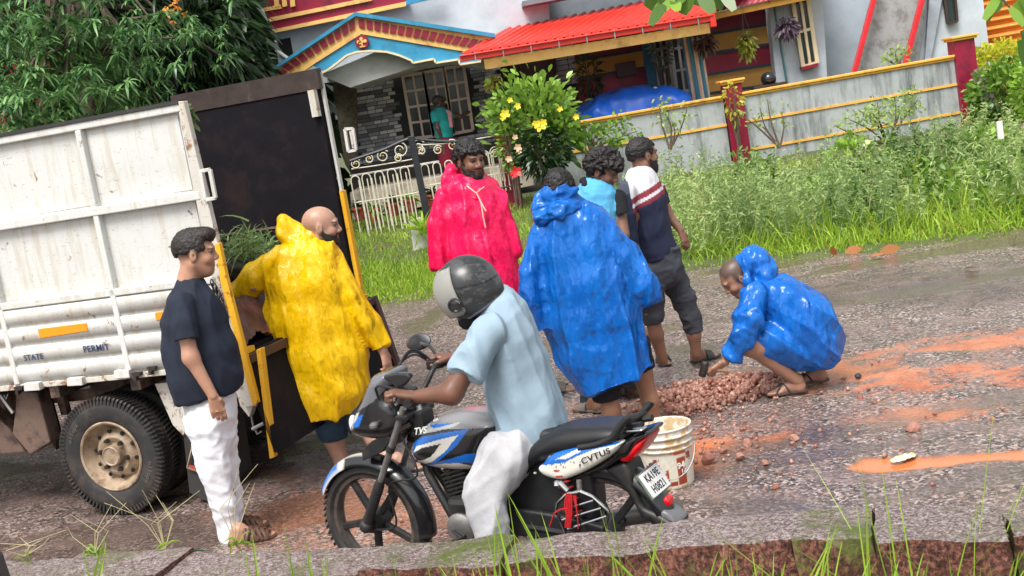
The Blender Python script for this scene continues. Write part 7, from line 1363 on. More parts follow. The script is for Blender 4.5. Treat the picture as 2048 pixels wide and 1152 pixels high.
m_.lathe(bw(yk[0]-.045, 0, yk[2]+.01), UP, [(0, .02), (.014, .02), (.018, 0)], 8); m_.build('yoke_bolt', chrome, bike, True)
MB().obox(bw(yk[0]-.06, 0, yk[2]-.12), BA*.03, BS*.05, UP*.13).build('steering_head', bmat, bike, bevel=.01)
# handlebar
gn, gf = bl(B(812, 803, .33)), bl(B(906, 722, -.33)); mid = A((gn[0]+gf[0])/2+.10, 0, (gn[2]+gf[2])/2-.02); hb = [bw(gn[0]-.03, .36, gn[2]), bw(gn[0]+.02, .24, gn[2]+.01), bw(mid[0]-.03, .13, mid[2]+.04), bw(mid[0]+.01, .06, mid[2]-.05), bw(mid[0]+.01, -.06, mid[2]-.05), bw(mid[0]-.03, -.13, mid[2]+.04), bw(gf[0]+.02, -.24, gf[2]+.01), bw(gf[0]-.03, -.36, gf[2])]
MB().tube(list(spline(hb, 4, False)), .0125, 10).build('handlebar', bmat, bike, True)
for a_, b_ in ((0, 1), (7, 6)): MB().tube([hb[a_]-(hb[b_]-hb[a_])*.1, hb[a_]*.15+hb[b_]*.85], .018, 10).build('handle_grip', bmat, bike, True); m_ = MB(); q = hb[b_]; m_.tube([q+BA*.02, q+BA*.055+(hb[a_]-q)*.3, q+BA*.06+(hb[a_]-q)*1.1], [.008, .007, .006], 6); m_.build('lever', alu, bike, True); MB().obox(q-(hb[a_]-q)*.1+BA*.01, BA*.022, nrm(hb[a_]-q)*.03, UP*.022).build('switch_box', bmat, bike, bevel=.006)
cb_ = MB(); 
for k, (dx, dz) in enumerate(((.0, .0), (.01, -.015), (-.015, .01))): cb_.tube(list(spline([hb[6]+BA*(.03+dx), bw(mid[0]+.10, -.16, mid[2]+.12+dz), bw(mid[0]+.14+dx, -.05, mid[2]+.02), bw(yk[0], 0, yk[2]-.1)], 6, False)), .0055, 6)
cb_.tube(list(spline([hb[1]+BA*.03, bw(mid[0]+.13, .12, mid[2]+.02), bw(yk[0]+.03, .06, yk[2]-.12), bw(yk[0]-.02, .07, .55), bw(fhub[0]-.17, .07, .5), bw(fhub[0]-.16, .06, .30), bw(fhub[0], .06, .27)], 5, False)), .0055, 6); cb_.build('cable', bmat, bike, True)
# mirrors
def mirror(px, py, off, stem, rot=0., w=.062, hh=.042):
    c = B(px, py, off); n = nrm(-BA*.95+BS*-.35*rot+UP*.45); r_ = nrm(np.cross(UP, n)); u_ = np.cross(n, r_); V = []
    m_ = MB(); ring = [c+r_*w*math.cos(g)+u_*hh*math.sin(g) for g in np.linspace(0, 2*math.pi, 20, endpoint=False)]; m_.prism(ring, -n*.02); o = m_.build('mirror_housing', bmat, bike, bevel=.006)
    m_ = MB(); m_.prism([c+n*.004+r_*(w-.007)*math.cos(g)+u_*(hh-.007)*math.sin(g) for g in np.linspace(0, 2*math.pi, 20, endpoint=False)], -n*.003); m_.build('mirror_glass', M('mirror_silver', (.8, .8, .82), .04, .05, metal=1), o)
    MB().tube([c-n*.02]+stem, .0075, 8).build('mirror_stem', bmat, bike, True)
mirror(838, 683, -.30, [B(860, 692, -.27), B(873, 712, -.26), B(880, 735, -.25)], rot=-2.2)
m_ = MB(); m_.prism([B(*p, .27) for p in ((773, 748), (800, 743), (822, 744), (829, 752), (815, 768), (802, 776), (790, 762), (776, 757))], BS*.03); m_.build('mirror_housing', bblk, bike, bevel=.008); MB().tube([B(786, 760, .27), B(800, 778, .25), B(815, 790, .24)], .0075, 8).build('mirror_stem', bmat, bike, True)
m_ = MB(); m_.prism([B(*p, .22) for p in ((774, 782), (786, 778), (793, 788), (791, 803), (784, 804), (776, 796))], BS*.015); m_.build('brake_reservoir', chrome, bike, bevel=.004)
# headlamp cowl
def cowl_c(V):
    C = np.tile(BLK, (len(V), 1)); C[inpoly(V, z2([(300, 110), (350, 88), (405, 78), (420, 135), (330, 250), (215, 320), (250, 240)]), .1)] = (.13, .135, .15)
    C[inpoly(V, z2([(188, 400), (205, 330), (240, 315), (225, 360), (200, 420)]), .1)] = (.5, .48, .42); C[inpoly(V, z2([(195, 400), (240, 335), (268, 330), (245, 400), (210, 408)]), .1)] = BLU; return C
HL = 1
bslab('headlamp_cowl', z2([(182, 440), (190, 370), (215, 310), (250, 240), (300, 115), (340, 88), (402, 78), (418, 130), (400, 220), (440, 270), (470, 340), (475, 420), (440, 470), (380, 485), (300, 482), (225, 470)]), .11, .06, pm, off=.08, h=.0055, colf=cowl_c, wf=lambda X, Z: np.clip(1.25-1.2*np.abs(X-bl(B(770, 850))[0]-.02), .35, 1))
m_ = MB(); m_.ball(bw(bl(B(704, 848, 0))[0]-.01, 0, bl(B(704, 848, 0))[2]), (.022, .055, .045), 14); m_.build('headlamp_lens', M('lamp_glass', (.7, .72, .72), .06, .1, coat=.6), bike, True)
m_ = MB(); m_.prism([bw(yk[0]+.0, .05, yk[2]+.02), bw(yk[0]+.05, .06, yk[2]+.10), bw(yk[0]+.05, -.06, yk[2]+.10), bw(yk[0], -.05, yk[2]+.02)], -BA*.03); m_.build('instrument_panel', bblk, bike, bevel=.008)
m_ = MB(); m_.prism([B(*p, .09) for p in z2([(250, 545), (312, 492), (400, 450), (430, 480), (375, 560), (258, 612)])], -BS*.18); m_.build('front_number_plate', bmat, bike, bevel=.004)
for p, off in (((325, 400), .13), ): m_ = MB(); c = B(*z2([p])[0], off); m_.tube([c-BS*.03, c], [.015, .02], 10); m_.ball(c, (.022, .022, .018), 10); m_.build('indicator', M('lamp_smoke', (.12, .11, .11), .15, .2), bike, True)
# frame, engine
m_ = MB(); f1 = bl(B(*z2([(640, 690)])[0], .05)); f2 = bl(B(*z2([(830, 990)])[0], .05)); 
m_.tube([bw(f1[0]+.03, .0, f1[2]+.12), bw(f1[0], .03, f1[2]), bw(f2[0], .05, f2[2])], .021, 10); m_.tube([bw(f1[0]+.03, .0, f1[2]+.12), bw(f1[0], -.03, f1[2]), bw(f2[0], -.05, f2[2])], .021, 10)
for s_ in (.05, -.05): m_.tube([bw(f2[0], s_, f2[2]), bw(f2[0]-.1, s_, f2[2]-.04), bw(.38, s_, .30), bw(.30, s_, .36), bw(.32, s_, .68), bw(.05, s_, .74), bw(-.25, s_, .78)], .015, 8)
for s_ in (.10, -.10): m_.tube([bw(.36, s_, .34), bw(rhub[0]-.02, s_, RB)], .02, 8)
m_.build('frame', bmat, bike, True)
eng = MB(); ec = bl(B(925, 1050, .1)); eng.obox(bw(ec[0]-.10, 0, .36), BA*.17, BS*.11, UP*.10); eo = eng.build('engine_case', M('engine_metal', (.03, .03, .03), .42, .4, 12, metal=.3), bike, bevel=.03); cy = bl(B(*z2([(830, 790)])[0], .05)); ca = nrm(A(.25, 0, .97)); axw = BA*ca[0]+UP*ca[2]; pw = nrm(np.cross(BS, axw)); base = bw(cy[0]-.04, 0, .44)
for i in range(10): MB().obox(base+axw*(.02+.019*i), pw*(.068 if i < 7 else .058), BS*(.072 if i < 7 else .06), axw*.005).build('cooling_fin', M('engine_metal', (.03, .03, .03), .42), eo, bevel=.002)
m_ = MB(); m_.tube([base, base+axw*.24], .05, 14); m_.build('cylinder', M('engine_metal', (.03, .03, .03), .42), eo, True)
m_ = MB(); q = B(918, 1060, .13); m_.lathe(q-BS*.03, BS, [(.075, 0), (.072, .02), (.055, .03), (.03, .034), (0, .034)], 24); m_.build('engine_cover', alu, eo, True)
m_ = MB(); q = B(905, 1040, .14); [m_.tube([B(905+5*i, 1062-3*i, .15), B(925+5*i, 1075-3*i, .16)], .008, 6) for i in range(2)]; m_.tube([B(930, 1075, .15), B(905, 1085, .24)], .012, 8); m_.build('foot_lever', bmat, bike, True)
m_ = MB(); e0 = bw(cy[0]+.05, -.06, .56); m_.tube(list(spline([e0, bw(cy[0]+.14, -.08, .50), bw(cy[0]+.14, -.1, .34), bw(cy[0]-.02, -.12, .22), bw(.3, -.14, .24)], 6, False)), .02, 8); m_.tube([bw(.3, -.15, .24), bw(-.25, -.17, .34)], [.035, .045], 12); m_.build('exhaust', alu, bike, True)
bslab('body_filler', [(0.04, .36), (.04, .66), (.2, .76), (.46, .74), (.62, .62), (.56, .40), (.42, .32), (.2, .30)], .07, .03, bmat, raw=True, h=.011)
bslab('chain_cover', [(rhub[0]-.06, RB-.03), (rhub[0]-.02, RB+.06), (.45, .42), (.45, .30)], .018, .01, bmat, center=.095, raw=True, h=.006)
for s_ in (.11, -.11):
    a_, b_ = bw(rhub[0]+.06, s_, RB+.03), bw(.16, s_, .68); m_ = MB(); m_.tube([a_, b_], .013, 8); so2 = m_.build('shock_absorber', bmat, bike, True); m_ = MB(); pts = []; d = b_-a_; u1 = nrm(np.cross(d, BS)); 
    for i in range(96): g = i*2*math.pi/12; pts.append(a_+d*(.25+.6*i/96)+(u1*math.cos(g)+BS*math.sin(g))*.026)
    m_.tube(pts, .0045, 5); m_.build('spring', M('spring_red', (.30, .02, .02), .4) if s_ > 0 else alu, so2, True)
# saree guard
gpx = z3([(650, 730), (740, 768), (848, 865), (860, 912), (815, 1005), (790, 1060), (550, 1060), (540, 1010), (478, 870), (488, 812), (550, 750), (650, 730)]); m_ = MB(); m_.tube([B(*p, .17) for p in gpx], .0075, 8); gd = m_.build('guard_frame', chrome, bike, True)
for a_, b_ in (((500, 870), (745, 795)), ((520, 935), (800, 850)), ((560, 1000), (840, 908))): MB().tube([B(*p, .17) for p in z3([a_, b_])], .005, 6).build('guard_bar', chrome, gd, True)
m_ = MB()
for k in range(5):
    x = 545+k*9; m_.tube([B(*p, .18) for p in z3([(x+5, 745), (x-8+4*k, 830), (x+6, 900), (x-4, 990)])], .0035, 5)
for k in range(3): m_.tube([B(*p, .18) for p in z3([(600+9*k, 760), (622, 850), (632, 930), (635, 1000)])], .003, 5)
m_.tube([B(*p, .18) for p in z3([(560, 850), (500, 862), (460, 890), (430, 980)])], .0035, 5); m_.build('red_cord', M('red_cord', (.45, .01, .015), .6), bike, True)
m_ = MB(); m_.ball(B(*z3([(485, 680)])[0], .15), .02, 8); m_.tube([B(*p, .15) for p in z3([(500, 665), (560, 725)])], .012, 8); m_.build('foot_peg', chrome, bike, True); MB().ball(B(*z3([(325, 598)])[0], .13), .009, 8).build('panel_bolt', chrome, bike, True)
m_ = MB(); m_.tube([B(*p, .13) for p in z3([(640, 650), (645, 725)])], .011, 8); m_.build('guard_bracket', alu, bike, True)
m_ = MB(); m_.tube([bw(.35, .12, .30), bw(.22, .26, .02)], .011, 8); m_.build('side_stand', bmat, bike, True)
# ============================================================= RIDER
def rider():
    Y = 5.42; t = thing('person', 'rider in a pale blue t-shirt and grey helmet astride the motorcycle', 'person', tuple(bw(.42, .3, 0))); sk = (.155, .07, .045); parts = []
    hc = P(938, 590, Y); nk = P(990, 628, Y)
    full_head(t, parts, hc, (-.93, .12, -.28), 1.0, sk, nk, None, beard=.8)
    wr, wf_ = P(833, 792, Y-.02), B(912, 716, -.30); wr = B(834, 793, .30); hN, hF = B(808, 797, .33), B(908, 716, -.33)
    sh, el = P(972, 668, Y-.19), P(903, 786, Y-.22); shf, elf = P(1010, 655, Y+.2), P(950, 712, Y+.28)
    pr = [(nk, P(1018, 700, Y), .06, .09, .06, .09, (1, 0, 0)), (P(1018, 700, Y), P(1060, 860, Y), .10, .11, .11, .11, (1, 0, 0)), (sh, el, .045, .050, .045, .050), (el, wr, .046, .029, .046, .027), (shf, elf, .045, .048, .045, .048), (elf, wf_, .046, .029, .046, .027)]
    kn = P(962, 985, Y-.16); an = bw(bl(B(985, 1100, .34))[0], .34, .12); knf = bw(bl(kn)[0], -.22, bl(kn)[2]); anf = bw(bl(an)[0], -.3, .12)
    pr += [(P(1045, 885, Y-.08), kn, .10, .07, .10, .07), (kn, an, .062, .04, .062, .04), (P(1045, 885, Y+.12), knf, .10, .07, .1, .07), (knf, anf, .062, .04, .062, .04)]
    parts.append(body_part(pr, sk))
    simple_hand(parts, wr+(hN-wr)*.1, hN-wr+A(0, 0, .02), (-.15, -.0, -1), -BS+BA*.2, sk, 1.5, 1.08, thumb_in=.3); simple_hand(parts, wf_, BA*.5+A(.0, -.2, .1), (0, 0, -1), BS, sk, 1.6, 1.05)
    for s_, a_ in ((.34, an), (-.3, anf)):
        H_ = bw(bl(a_)[0]-.05, s_, .0); T_ = H_+BA*.26; F = Field(np.minimum(H_, T_)-.12, np.maximum(H_, T_)+A(.12, .12, .2), .009); foot_field(F, H_, T_, a_); V, Q, _ = F.nets(); parts.append((V, Q, np.tile(sk, (len(V), 1)))); sandal(t, H_, T_, M('dark_rubber', (.03, .028, .028), .6), 'slide')
    skin_obj(t, parts)
    mt = fabric('pale_blue_cotton', (.26, .35, .43), .85, .25, .05)
    S, hem = secs([(972, 622, 1006, 616, .075), (966, 642, 1044, 634, .145), (966, 680, 1068, 668, .17), (970, 740, 1090, 725, .16), (974, 800, 1112, 790, .17), (984, 860, 1128, 835, .18), (992, 905, 1136, 860, .185)], Y)
    S += limb([(976, 662, -.165, .074), (950, 712, -.205, .076), (930, 752, -.235, .074)], Y, True)+limb([(1012, 655, .19, .075), (975, 700, .26, .07)], Y, True)
    cloth('t_shirt', t, mt, S, .0075, [hem], dict(amp=.020, sc=8, stretch=.16, fine=.0006, seed=82, axis=P(1090, 850, Y)-P(1020, 640, Y), crease=.003), k=.035)
    S = [(P(1055, 885, Y-.07), P(1012, 915, Y-.15), .125, .112, .125, .11, None), (P(1012, 915, Y-.15), P(970, 985, Y-.18), .112, .090, .11, .09, None), (P(970, 985, Y-.18), P(985, 1090, Y-.24), .088, .072, .085, .07, None), (P(1060, 870, Y-.05), P(1070, 880, Y+.12), .14, .14, .14, .14, None), (P(1055, 880, Y+.12), knf, .13, .10, .13, .10, None), (knf, anf, .095, .075, .095, .075, None)]
    cloth('trousers', t, fabric('light_grey_denim', (.42, .42, .44), .85, .3, .06, wet=(.32, .32, .34)), S, .008, [], dict(amp=.017, sc=8, stretch=.3, fine=.0008, seed=85, axis=P(1010, 1080, Y)-P(1035, 885, Y), crease=.003), k=.03)
    m_ = MB(); cc_ = P(992, 622, Y); ax_ = nrm(hc-nk); u_ = nrm(np.cross(ax_, (0, 1, 0))); v_ = np.cross(ax_, u_); m_.tube([cc_+u_*.078*math.cos(g)+v_*.072*math.sin(g) for g in np.linspace(0, 2*math.pi, 24)], .008, 6); m_.build('collar_rib', mt, t, True)
    # helmet (open face, raised clear visor)
    Rm = fr((-.93, .12, -.26)); s = 1.; c = hc
    def w(x, y, z): return c+Rm[0]*x+Rm[1]*y+Rm[2]*z
    F = Field(c-.24, c+.24, .005); F.ell(w(-.012, 0, .035), (.142, .128, .140), Rm, k=0); F.ell(w(-.03, 0, -.03), (.125, .120, .10), Rm, k=.03)
    g = F.grid(); q = (g-c)@Rm.T; x, y, z = q[..., 0], q[..., 1], q[..., 2]; F.v = np.maximum(F.v, -(z+.085+.20*x)); F.v = np.maximum(F.v, np.minimum(x-.052+.0*z, .075-z)).astype(np.float32)
    V, Q, _ = F.nets(); V = relax(V, Q, 2, .5); ql = (V-c)@Rm.T; C = np.tile((.022, .023, .025), (len(V), 1)); nz = fbm(V*14, 2, 4)
    sc_ = (nz > .28) & (ql[:, 2] > -.02); C[sc_] = (.055, .055, .058); gl = np.abs(ql[:, 2]+.10*ql[:, 0]-.055-.04*np.sin(ql[:, 0]*9)) < .0042; C[gl] = (.003, .003, .003); edge = ql[:, 2]+.085+.20*ql[:, 0] < .010; C[edge] = (.17, .17, .17)
    hm, ht, hb_ = nodes('helmet_paint'); a = N(ht, 'ShaderNodeAttribute'); a.attribute_name = 'Col'; co = N(ht, 'ShaderNodeTexCoord').outputs['Object']; mp = N(ht, 'ShaderNodeMapping'); mp.inputs['Scale'].default_value = (1, 1, 2.5); ht.links.new(co, mp.inputs[0]); n9 = noise_n(ht, mp.outputs[0], 22, 6, .75)
    cc = mixc(ht, ramp(ht, n9.outputs[0], [(.55, 0), (.66, .35)]).outputs[0], a.outputs[0], (.20, .20, .20)); ht.links.new(cc, hb_.inputs['Base Color']); hb_.inputs['Roughness'].default_value = .3
    ho = link('helmet', mesh_np('helmet', V, Q, col=C), hm, t, True)
    m_ = MB(); m_.tube([w(.055, -.128, .078), w(.0, -.134, .068), w(-.06, -.120, .078), w(-.11, -.085, .088)], .0045, 6); m_.build('helmet_groove', bblk, ho, True)
    for sg in (1, -1):
        m_ = MB(); pc_ = w(.048, -.118*sg, -.004); ax = -Rm[1]*sg; m_.lathe(pc_, ax, [(.034, 0), (.033, .014), (.026, .016), (.022, .010), (.014, .012), (0, .013)], 20); m_.build('visor_pivot', bblk, ho, True)
    m_ = MB(); m_.lathe(w(-.005, -.122, -.055), -Rm[1], [(.018, 0), (.016, .008), (0, .009)], 14); m_.build('strap_button', bmat, ho, True)
    V = []; n, m = 22, 26
    for i in range(n+1):
        el_ = R(-38)+R(92)*i/n
        for j in range(m+1):
            az = R(-78)+R(156)*j/m; rr = .150; d = A(math.cos(el_)*math.cos(az), math.cos(el_)*math.sin(az), math.sin(el_)); V.append(w(-.008+d[0]*(.150+.006*(i < 2)), d[1]*.134, .032+d[2]*.146))
    Fq = [(i*(m+1)+j, (i+1)*(m+1)+j, (i+1)*(m+1)+j+1, i*(m+1)+j+1) for i in range(n) for j in range(m)]
    vm, vt, vb = nodes('visor_plastic'); vb.inputs['Base Color'].default_value = (.62, .62, .58, 1); vb.inputs['Transmission Weight'].default_value = .65; vb.inputs['Roughness'].default_value = .2; vb.inputs['IOR'].default_value = 1.1
    vo_ = link('visor', mesh_np('visor', V, Fq), vm, ho, True); vo_.modifiers.new('s', 'SOLIDIFY').thickness = .003
    F = Field(c-.2, c+.2, .006); F.ell(w(.035, 0, -.10), (.062, .062, .045), Rm, k=0); F.seg(w(.02, -.085, -.05), w(.045, -.05, -.10), .02, .02, k=.02); F.seg(w(.02, .085, -.05), w(.045, .05, -.10), .02, .02, k=.02); V, Q, _ = F.nets(); V = V+normals(V, Q)*((ridge(V*60, 2)-.5)*.004)[:, None]; link('face_cover', mesh_np('face_cover', V, Q), fabric('black_knit', (.012, .013, .015), .9), t, True)
rider()
# ============================================================= BUCKET, RUBBLE, LITTER
bc = A(*G(1341, 968)); bc[2] = .0; bk = thing('paint_bucket', 'white plastic paint bucket with worn red print standing on the road behind the motorcycle', 'bucket', tuple(bc))
HB = .335; prof = [(0, .003), (.112, .003), (.117, .012), (.129, .20), (.131, .215), (.139, .218), (.139, .225), (.132, .229), (.133, .245), (.141, .248), (.141, .256), (.134, .260), (.135, .285), (.144, .288), (.144, .297), (.136, .30), (.137, .325), (.142, .328), (.142, .337), (.134, .338), (.131, .32), (.12, .10), (.112, .03), (0, .028)]; prof = [(r*1.12, h) for r, h in prof]
V = []; C = []; nA = 160
prof2 = []
for (r0, h0), (r1, h1) in zip(prof[:-1], prof[1:]):
    k = max(1, int(math.hypot(r1-r0, h1-h0)/.006)); prof2 += [(r0+(r1-r0)*i/k, h0+(h1-h0)*i/k, ) for i in range(k)]
prof2.append(prof[-1]); m = len(prof2)
for i, (r, h) in enumerate(prof2):
    for k in range(nA): g = 2*math.pi*k/nA; V.append((bc[0]+r*math.cos(g), bc[1]+r*math.sin(g), h))
V = np.array(V); F = [(i*nA+k, i*nA+(k+1) % nA, (i+1)*nA+(k+1) % nA, (i+1)*nA+k) for i in range(m-1) for k in range(nA)]
C = np.tile((.66, .62, .53), (len(V), 1)); ang = np.degrees(np.arctan2(V[:, 1]-bc[1], V[:, 0]-bc[0])); z = V[:, 2]; outer = np.repeat(np.arange(m) < int(m*.56), nA) & (z < .212) & (z > .02)
nz = fbm(V*22, 3, 4); nz2 = fbm(V*70, 6, 2); red = np.zeros(len(V), bool)
for a0, a1, z0, z1 in ((-150, -118, .03, .185), (-116, -96, .06, .19), (-76, -52, .03, .18), (-50, -36, .16, .195), (-95, -78, .03, .05)): red |= (ang > a0) & (ang < a1) & (z > z0) & (z < z1)
C[outer & red & (nz > -.10)] = (.30, .055, .02); C[outer & (z > .195) & (ang > -90) & (ang < -50) & (nz > -.2)] = (.55, .08, .03); C[outer & red & (nz > .1) & (ang < -118)] = (.12, .03, .02)
C[(~outer) & (nz > .25)] *= np.array((.8, .62, .42)); C *= (1+.08*nz2)[:, None]
bm2, bt2, bb2 = nodes('bucket_plastic'); a = N(bt2, 'ShaderNodeAttribute'); a.attribute_name = 'Col'; bt2.links.new(a.outputs[0], bb2.inputs['Base Color']); bb2.inputs['Roughness'].default_value = .38; bb2.inputs['Subsurface Weight'].default_value = .1
link('bucket_body', mesh_np('bucket_body', V, F, col=np.clip(C, 0, 1)), bm2, bk, True)
wl_ = M('white_lettering', (.75, .75, .72), .4)
for s_, an_, zz_, h_ in (('94', -66, .125, .035), ('16', -60, .09, .03), ('A', -128, .12, .05), ('O', -40, .15, .018)):
    g = R(an_); e = A(math.cos(g), math.sin(g), .05); text3d(s_, 'bucket_print', bc+e*(.1255*1.12)+A(0, 0, zz_), (-math.sin(g), math.cos(g), 0), (e[0]*.055, e[1]*.055, 1), h_, wl_ if s_ != 'O' else M('black_lettering', (.02, .02, .03), .5), bk, .001)
m_ = MB(); m_.tube([tuple(bc+A(.160*math.cos(g), .160*math.sin(g), .235-.16*math.sin(max(0, (g-R(-175))/R(170)*math.pi)))) for g in np.linspace(R(-175), R(-5), 24)], .003, 6); m_.build('bail_handle', M('steel_grey', (.3, .3, .3), .4, metal=.6), bk, True)
# rocks
def rock_mesh(seed, sub=2, name='rock'):
    import bmesh
    bm = bmesh.new(); bmesh.ops.create_icosphere(bm, subdivisions=sub, radius=1); V = np.array([v.co[:] for v in bm.verts]); F = np.array([[l.index for l in f.verts] for f in bm.faces]); bm.free()
    r = np.random.default_rng(seed); V = V*A(*r.uniform(.65, 1.15, 3))
    for _ in range(7):
        n = nrm(r.normal(size=3)); d = r.uniform(.45, .8); e = V@n-d; V = V-np.outer(np.maximum(e, 0), n)
    V = V*(1+.12*fbm(V*2.2+seed, seed, 2))[:, None]; return V, F
RK = [rock_mesh(s) for s in range(8)]; RK1 = [rock_mesh(s+20, 1) for s in range(8)]
def rock_mat(name, a, b_):
    m, t, b = nodes(name); at = N(t, 'ShaderNodeAttribute'); at.attribute_name = 'Col'; s = N(t, 'ShaderNodeSeparateColor'); t.links.new(at.outputs['Color'], s.inputs[0]); co = N(t, 'ShaderNodeTexCoord').outputs['Object']; n = noise_n(t, co, 30, 5, .7)
    c = mixc(t, s.outputs[0], a, b_); c = mixc(t, ramp(t, n.outputs[0], [(.35, 0), (.65, 1)]).outputs[0], c, [k*.55 for k in a]); t.links.new(c, b.inputs['Base Color']); b.inputs['Roughness'].default_value = .45; bump(t, b, n.outputs[0], .5, .006); return m
rkm = rock_mat('laterite_rubble', (.32, .11, .075), (.70, .42, .32)); 
def rocks(pos, size, shapes=RK1):
    parts = []
    for p, s in zip(pos, size):
        V, F = shapes[int(rng.integers(len(shapes)))]; q = Matrix.Rotation(rng.uniform(0, 6.28), 3, Vector(rng.normal(size=3)).normalized()); V2 = V@np.array(q).T*s+p; parts.append((V2, F, np.tile((rng.random(), 0, 0), (len(V), 1))))
    return cat(parts)
PA, PB = G(1325, 808)[:2], G(1565, 760)[:2]; pos = []; siz = []
for i in range(1900):
    t = rng.beta(1.3, 1.3); off = rng.normal()*.17*(1-.3*t); c = PA*(1-t)+PB*t; x = c+nrm(np.array([-(PB-PA)[1], (PB-PA)[0]]))*off; hgt = .09*math.exp(-(off/.14)**2)*math.sin(math.pi*min(max(t, .08), .92))**.5; pos.append((x[0], x[1], rng.uniform(0, 1)*hgt+.008)); siz.append(rng.choice([.014, .02, .028, .036], p=[.35, .35, .2, .1]))
V, F, C = rocks(pos, siz); o = link('rubble_heap', mesh_np('rubble_heap', V, F, col=C), rkm); tag(o, 'heap of broken red laterite rubble in front of the squatting man', 'rubble', kind='stuff')
pos = []; siz = []
for i in range(900):
    px, py = (rng.normal(1400, 90), rng.normal(850, 45)) if i < 520 else (rng.uniform(1150, 1900), rng.uniform(720, 990)) if i < 700 else (rng.uniform(700, 1300), rng.uniform(830, 1060))
    p = G(px, py); s = rng.choice([.005, .008, .012, .018], p=[.4, .3, .2, .1]); pos.append((p[0], p[1], s*.5)); siz.append(s)
V, F, C = rocks(pos, siz); o = link('stone_chips', mesh_np('stone_chips', V, F, col=C), rkm); tag(o, 'small red stone chips scattered over the wet road', 'gravel', kind='stuff')
src = [mesh_np('laterite_lump', RK[i][0], RK[i][1], col=np.tile((i/8, 0, 0), (len(RK[i][0]), 1))) for i in range(8)]
for me in src: me.materials.append(rkm)
lum = [(1720, 798, .028), (1688, 760, .02), (1680, 690, .02), (1757, 723, .016), (1826, 862, .045), (1590, 880, .03), (1610, 888, .022), (1550, 800, .02), (1600, 715, .018), (1747, 808, .018), (1418, 926, .055), (1445, 905, .03), (1495, 890, .03), (1480, 918, .035), (1530, 930, .03), (1585, 890, .018), (1552, 978, .026), (1425, 982, .018), (1870, 830, .018), (1990, 770, .02), (2015, 700, .018), (1930, 765, .016), (1640, 862, .016), (1700, 870, .014), (1760, 880, .014), (1365, 840, .035), (1340, 825, .04), (1470, 850, .02), (1540, 845, .022), (1508, 800, .02), (1270, 842, .03), (1250, 815, .025), (1176, 812, .02), (1720, 668, .014), (1790, 660, .014), (2005, 820, .014), (1985, 842, .02)]
for k, (px, py, s) in enumerate(lum):
    p = G(px, py); o = bpy.data.objects.new('laterite_lump', src[k % 8]); COL.objects.link(o); o.location = (p[0], p[1], s*.45); o.scale = (s, s, s*.75); o.rotation_euler = (rng.uniform(-.4, .4), rng.uniform(-.4, .4), rng.uniform(0, 6)); src[k % 8].polygons.foreach_set('use_smooth', [False]*len(src[k % 8].polygons))
    big = 'largest' if s > .04 else 'fist sized' if s > .027 else 'small' if s > .017 else 'tiny'
    wh_ = 'beside the white bucket' if px < 1500 and py > 880 else 'between the bucket and the rubble heap' if px < 1500 and py > 815 else 'by the bare legs of the blue raincoat man' if px < 1300 else 'behind the squatting man' if px > 1590 and py < 725 else 'on the far side of the orange mud' if px > 1900 and py < 780 else 'on the orange mud beside the squatting man' if py < 810 and px > 1590 else 'between the orange mud patch and the orange puddle' if px > 1640 else 'on bare asphalt before the orange puddle' if py > 905 else 'in front of the rubble heap'
    tag(o, '%s red laterite lump %s' % (big, wh_), 'stone', 'loose laterite lumps on the road')
p = G(1717, 757); m_ = MB(); m_.ball(p+A(0, 0, .018), (.024, .022, .020), 8); tag(m_.build('dark_pebble', M('dark_stone', (.03, .035, .04), .4, .3), None, True), 'dark grey pebble on the orange mud', 'pebble')
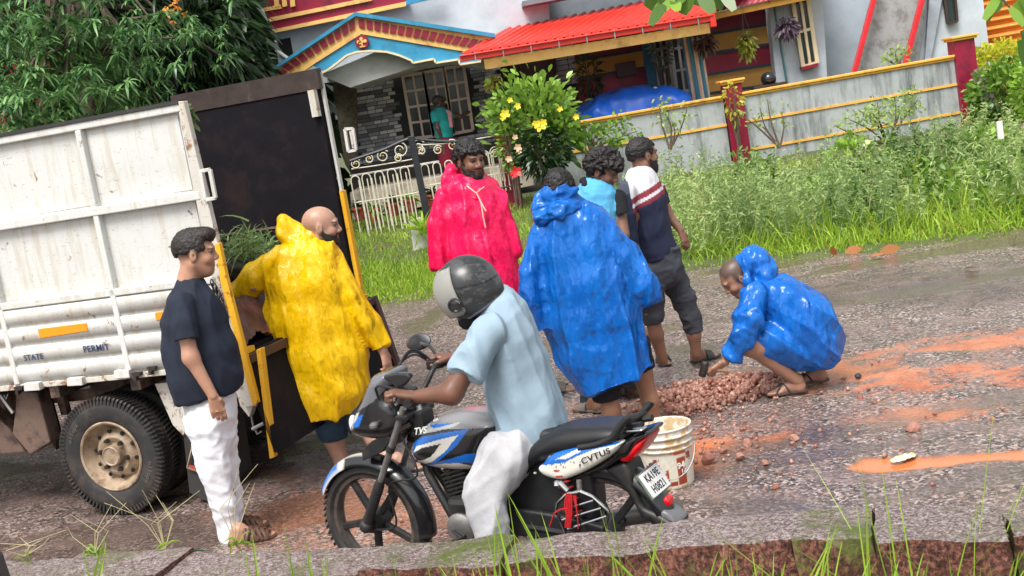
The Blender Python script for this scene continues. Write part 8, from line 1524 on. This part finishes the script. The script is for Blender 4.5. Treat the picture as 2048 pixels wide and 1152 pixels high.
# wrapper in the orange puddle
V = []; n, m = 24, 12; w0, w1, d_ = G(1782, 926), G(1830, 914), (G(1815, 932)-G(1800, 918))*.42
for i in range(n+1):
    for j in range(m+1):
        u, v = i/n, j/m-.5; wd_ = .5+.5*math.sin(math.pi*u)**.6; q = w0*(1-u)+w1*u+d_*v*wd_*1.5; V.append((q[0], q[1], (.010+.014*math.sin(math.pi*min(1, u*1.2)**.8*.99)*math.cos(v*2.6)+.003*math.sin(u*31+v*17)+.003*math.sin(v*40+u*9))*(.4+.6*u)+.004))
V = np.array(V); C = np.tile((.78, .76, .55), (len(V), 1)); ny = fbm(V*30, 2, 3)+np.repeat(np.linspace(-.3, .3, n+1), m+1); C[ny > .22] = (.75, .60, .08); C[ny < -.35] = (.85, .85, .80)
wm, wt2, wb = nodes('wrapper_foil'); a = N(wt2, 'ShaderNodeAttribute'); a.attribute_name = 'Col'; wt2.links.new(a.outputs[0], wb.inputs['Base Color']); wb.inputs['Roughness'].default_value = .25
o = link('plastic_wrapper', mesh_np('plastic_wrapper', V, [(i*(m+1)+j, (i+1)*(m+1)+j, (i+1)*(m+1)+j+1, i*(m+1)+j+1) for i in range(n) for j in range(m)], col=C), wm, None, True); o.modifiers.new('s', 'SOLIDIFY').thickness = .002; tag(o, 'crumpled white and yellow plastic wrapper lying in the orange puddle', 'litter')
# fallen dry leaves along the verge
lm = leafmat('dry_leaf', (.30, .07, .03), (.55, .25, .10), .5, .2)
for k, (px, py, s) in enumerate([(1698, 470, .13), (1660, 498, .12), (1690, 500, .12), (1760, 500, .14), (1540, 488, .12), (1590, 470, .09), (1725, 492, .09), (2030, 474, .12), (1930, 532, .1), (1235, 262, .01), (1550, 478, .08), (1740, 508, .09)]):
    if s < .05: continue
    p = G(px, py+6, .03); a_ = rng.uniform(0, 6.28); o = leafobj('fallen_leaf', strips(A(p[0], p[1], .035)[None], A(math.cos(a_), math.sin(a_), .25)[None], s*1.5, s*.42, .15, 5, 'leaf', tint=rng.random()), lm); tag(o, ['dry leaf with curled tip at the verge, right of the squatting hood', 'low flat dry leaf of the group by the road edge', 'second flat dry leaf of the group by the road edge', 'rightmost dry leaf of the group by the road edge', 'dry leaf at the verge just above the blue hood', 'small dry leaf above the squatting man', 'small dry leaf in the middle of the group', 'reddish leaf at the verge by the right edge of the picture', 'orange dry leaf lying out on the wet road', 'x', 'dry leaf right above the squatting raincoat', 'small dry leaf under the rightmost leaf of the group'][k], 'fallen leaf', 'dry leaves fallen along the verge')
p = P(1998, 243, 15.5); m_ = MB(); m_.box(p-A(.035, .02, .22), p+A(.035, .02, .0)); tag(m_.build('marker_stake', white, None, bevel=.004), 'short white stake standing in the grass at the right', 'stake')
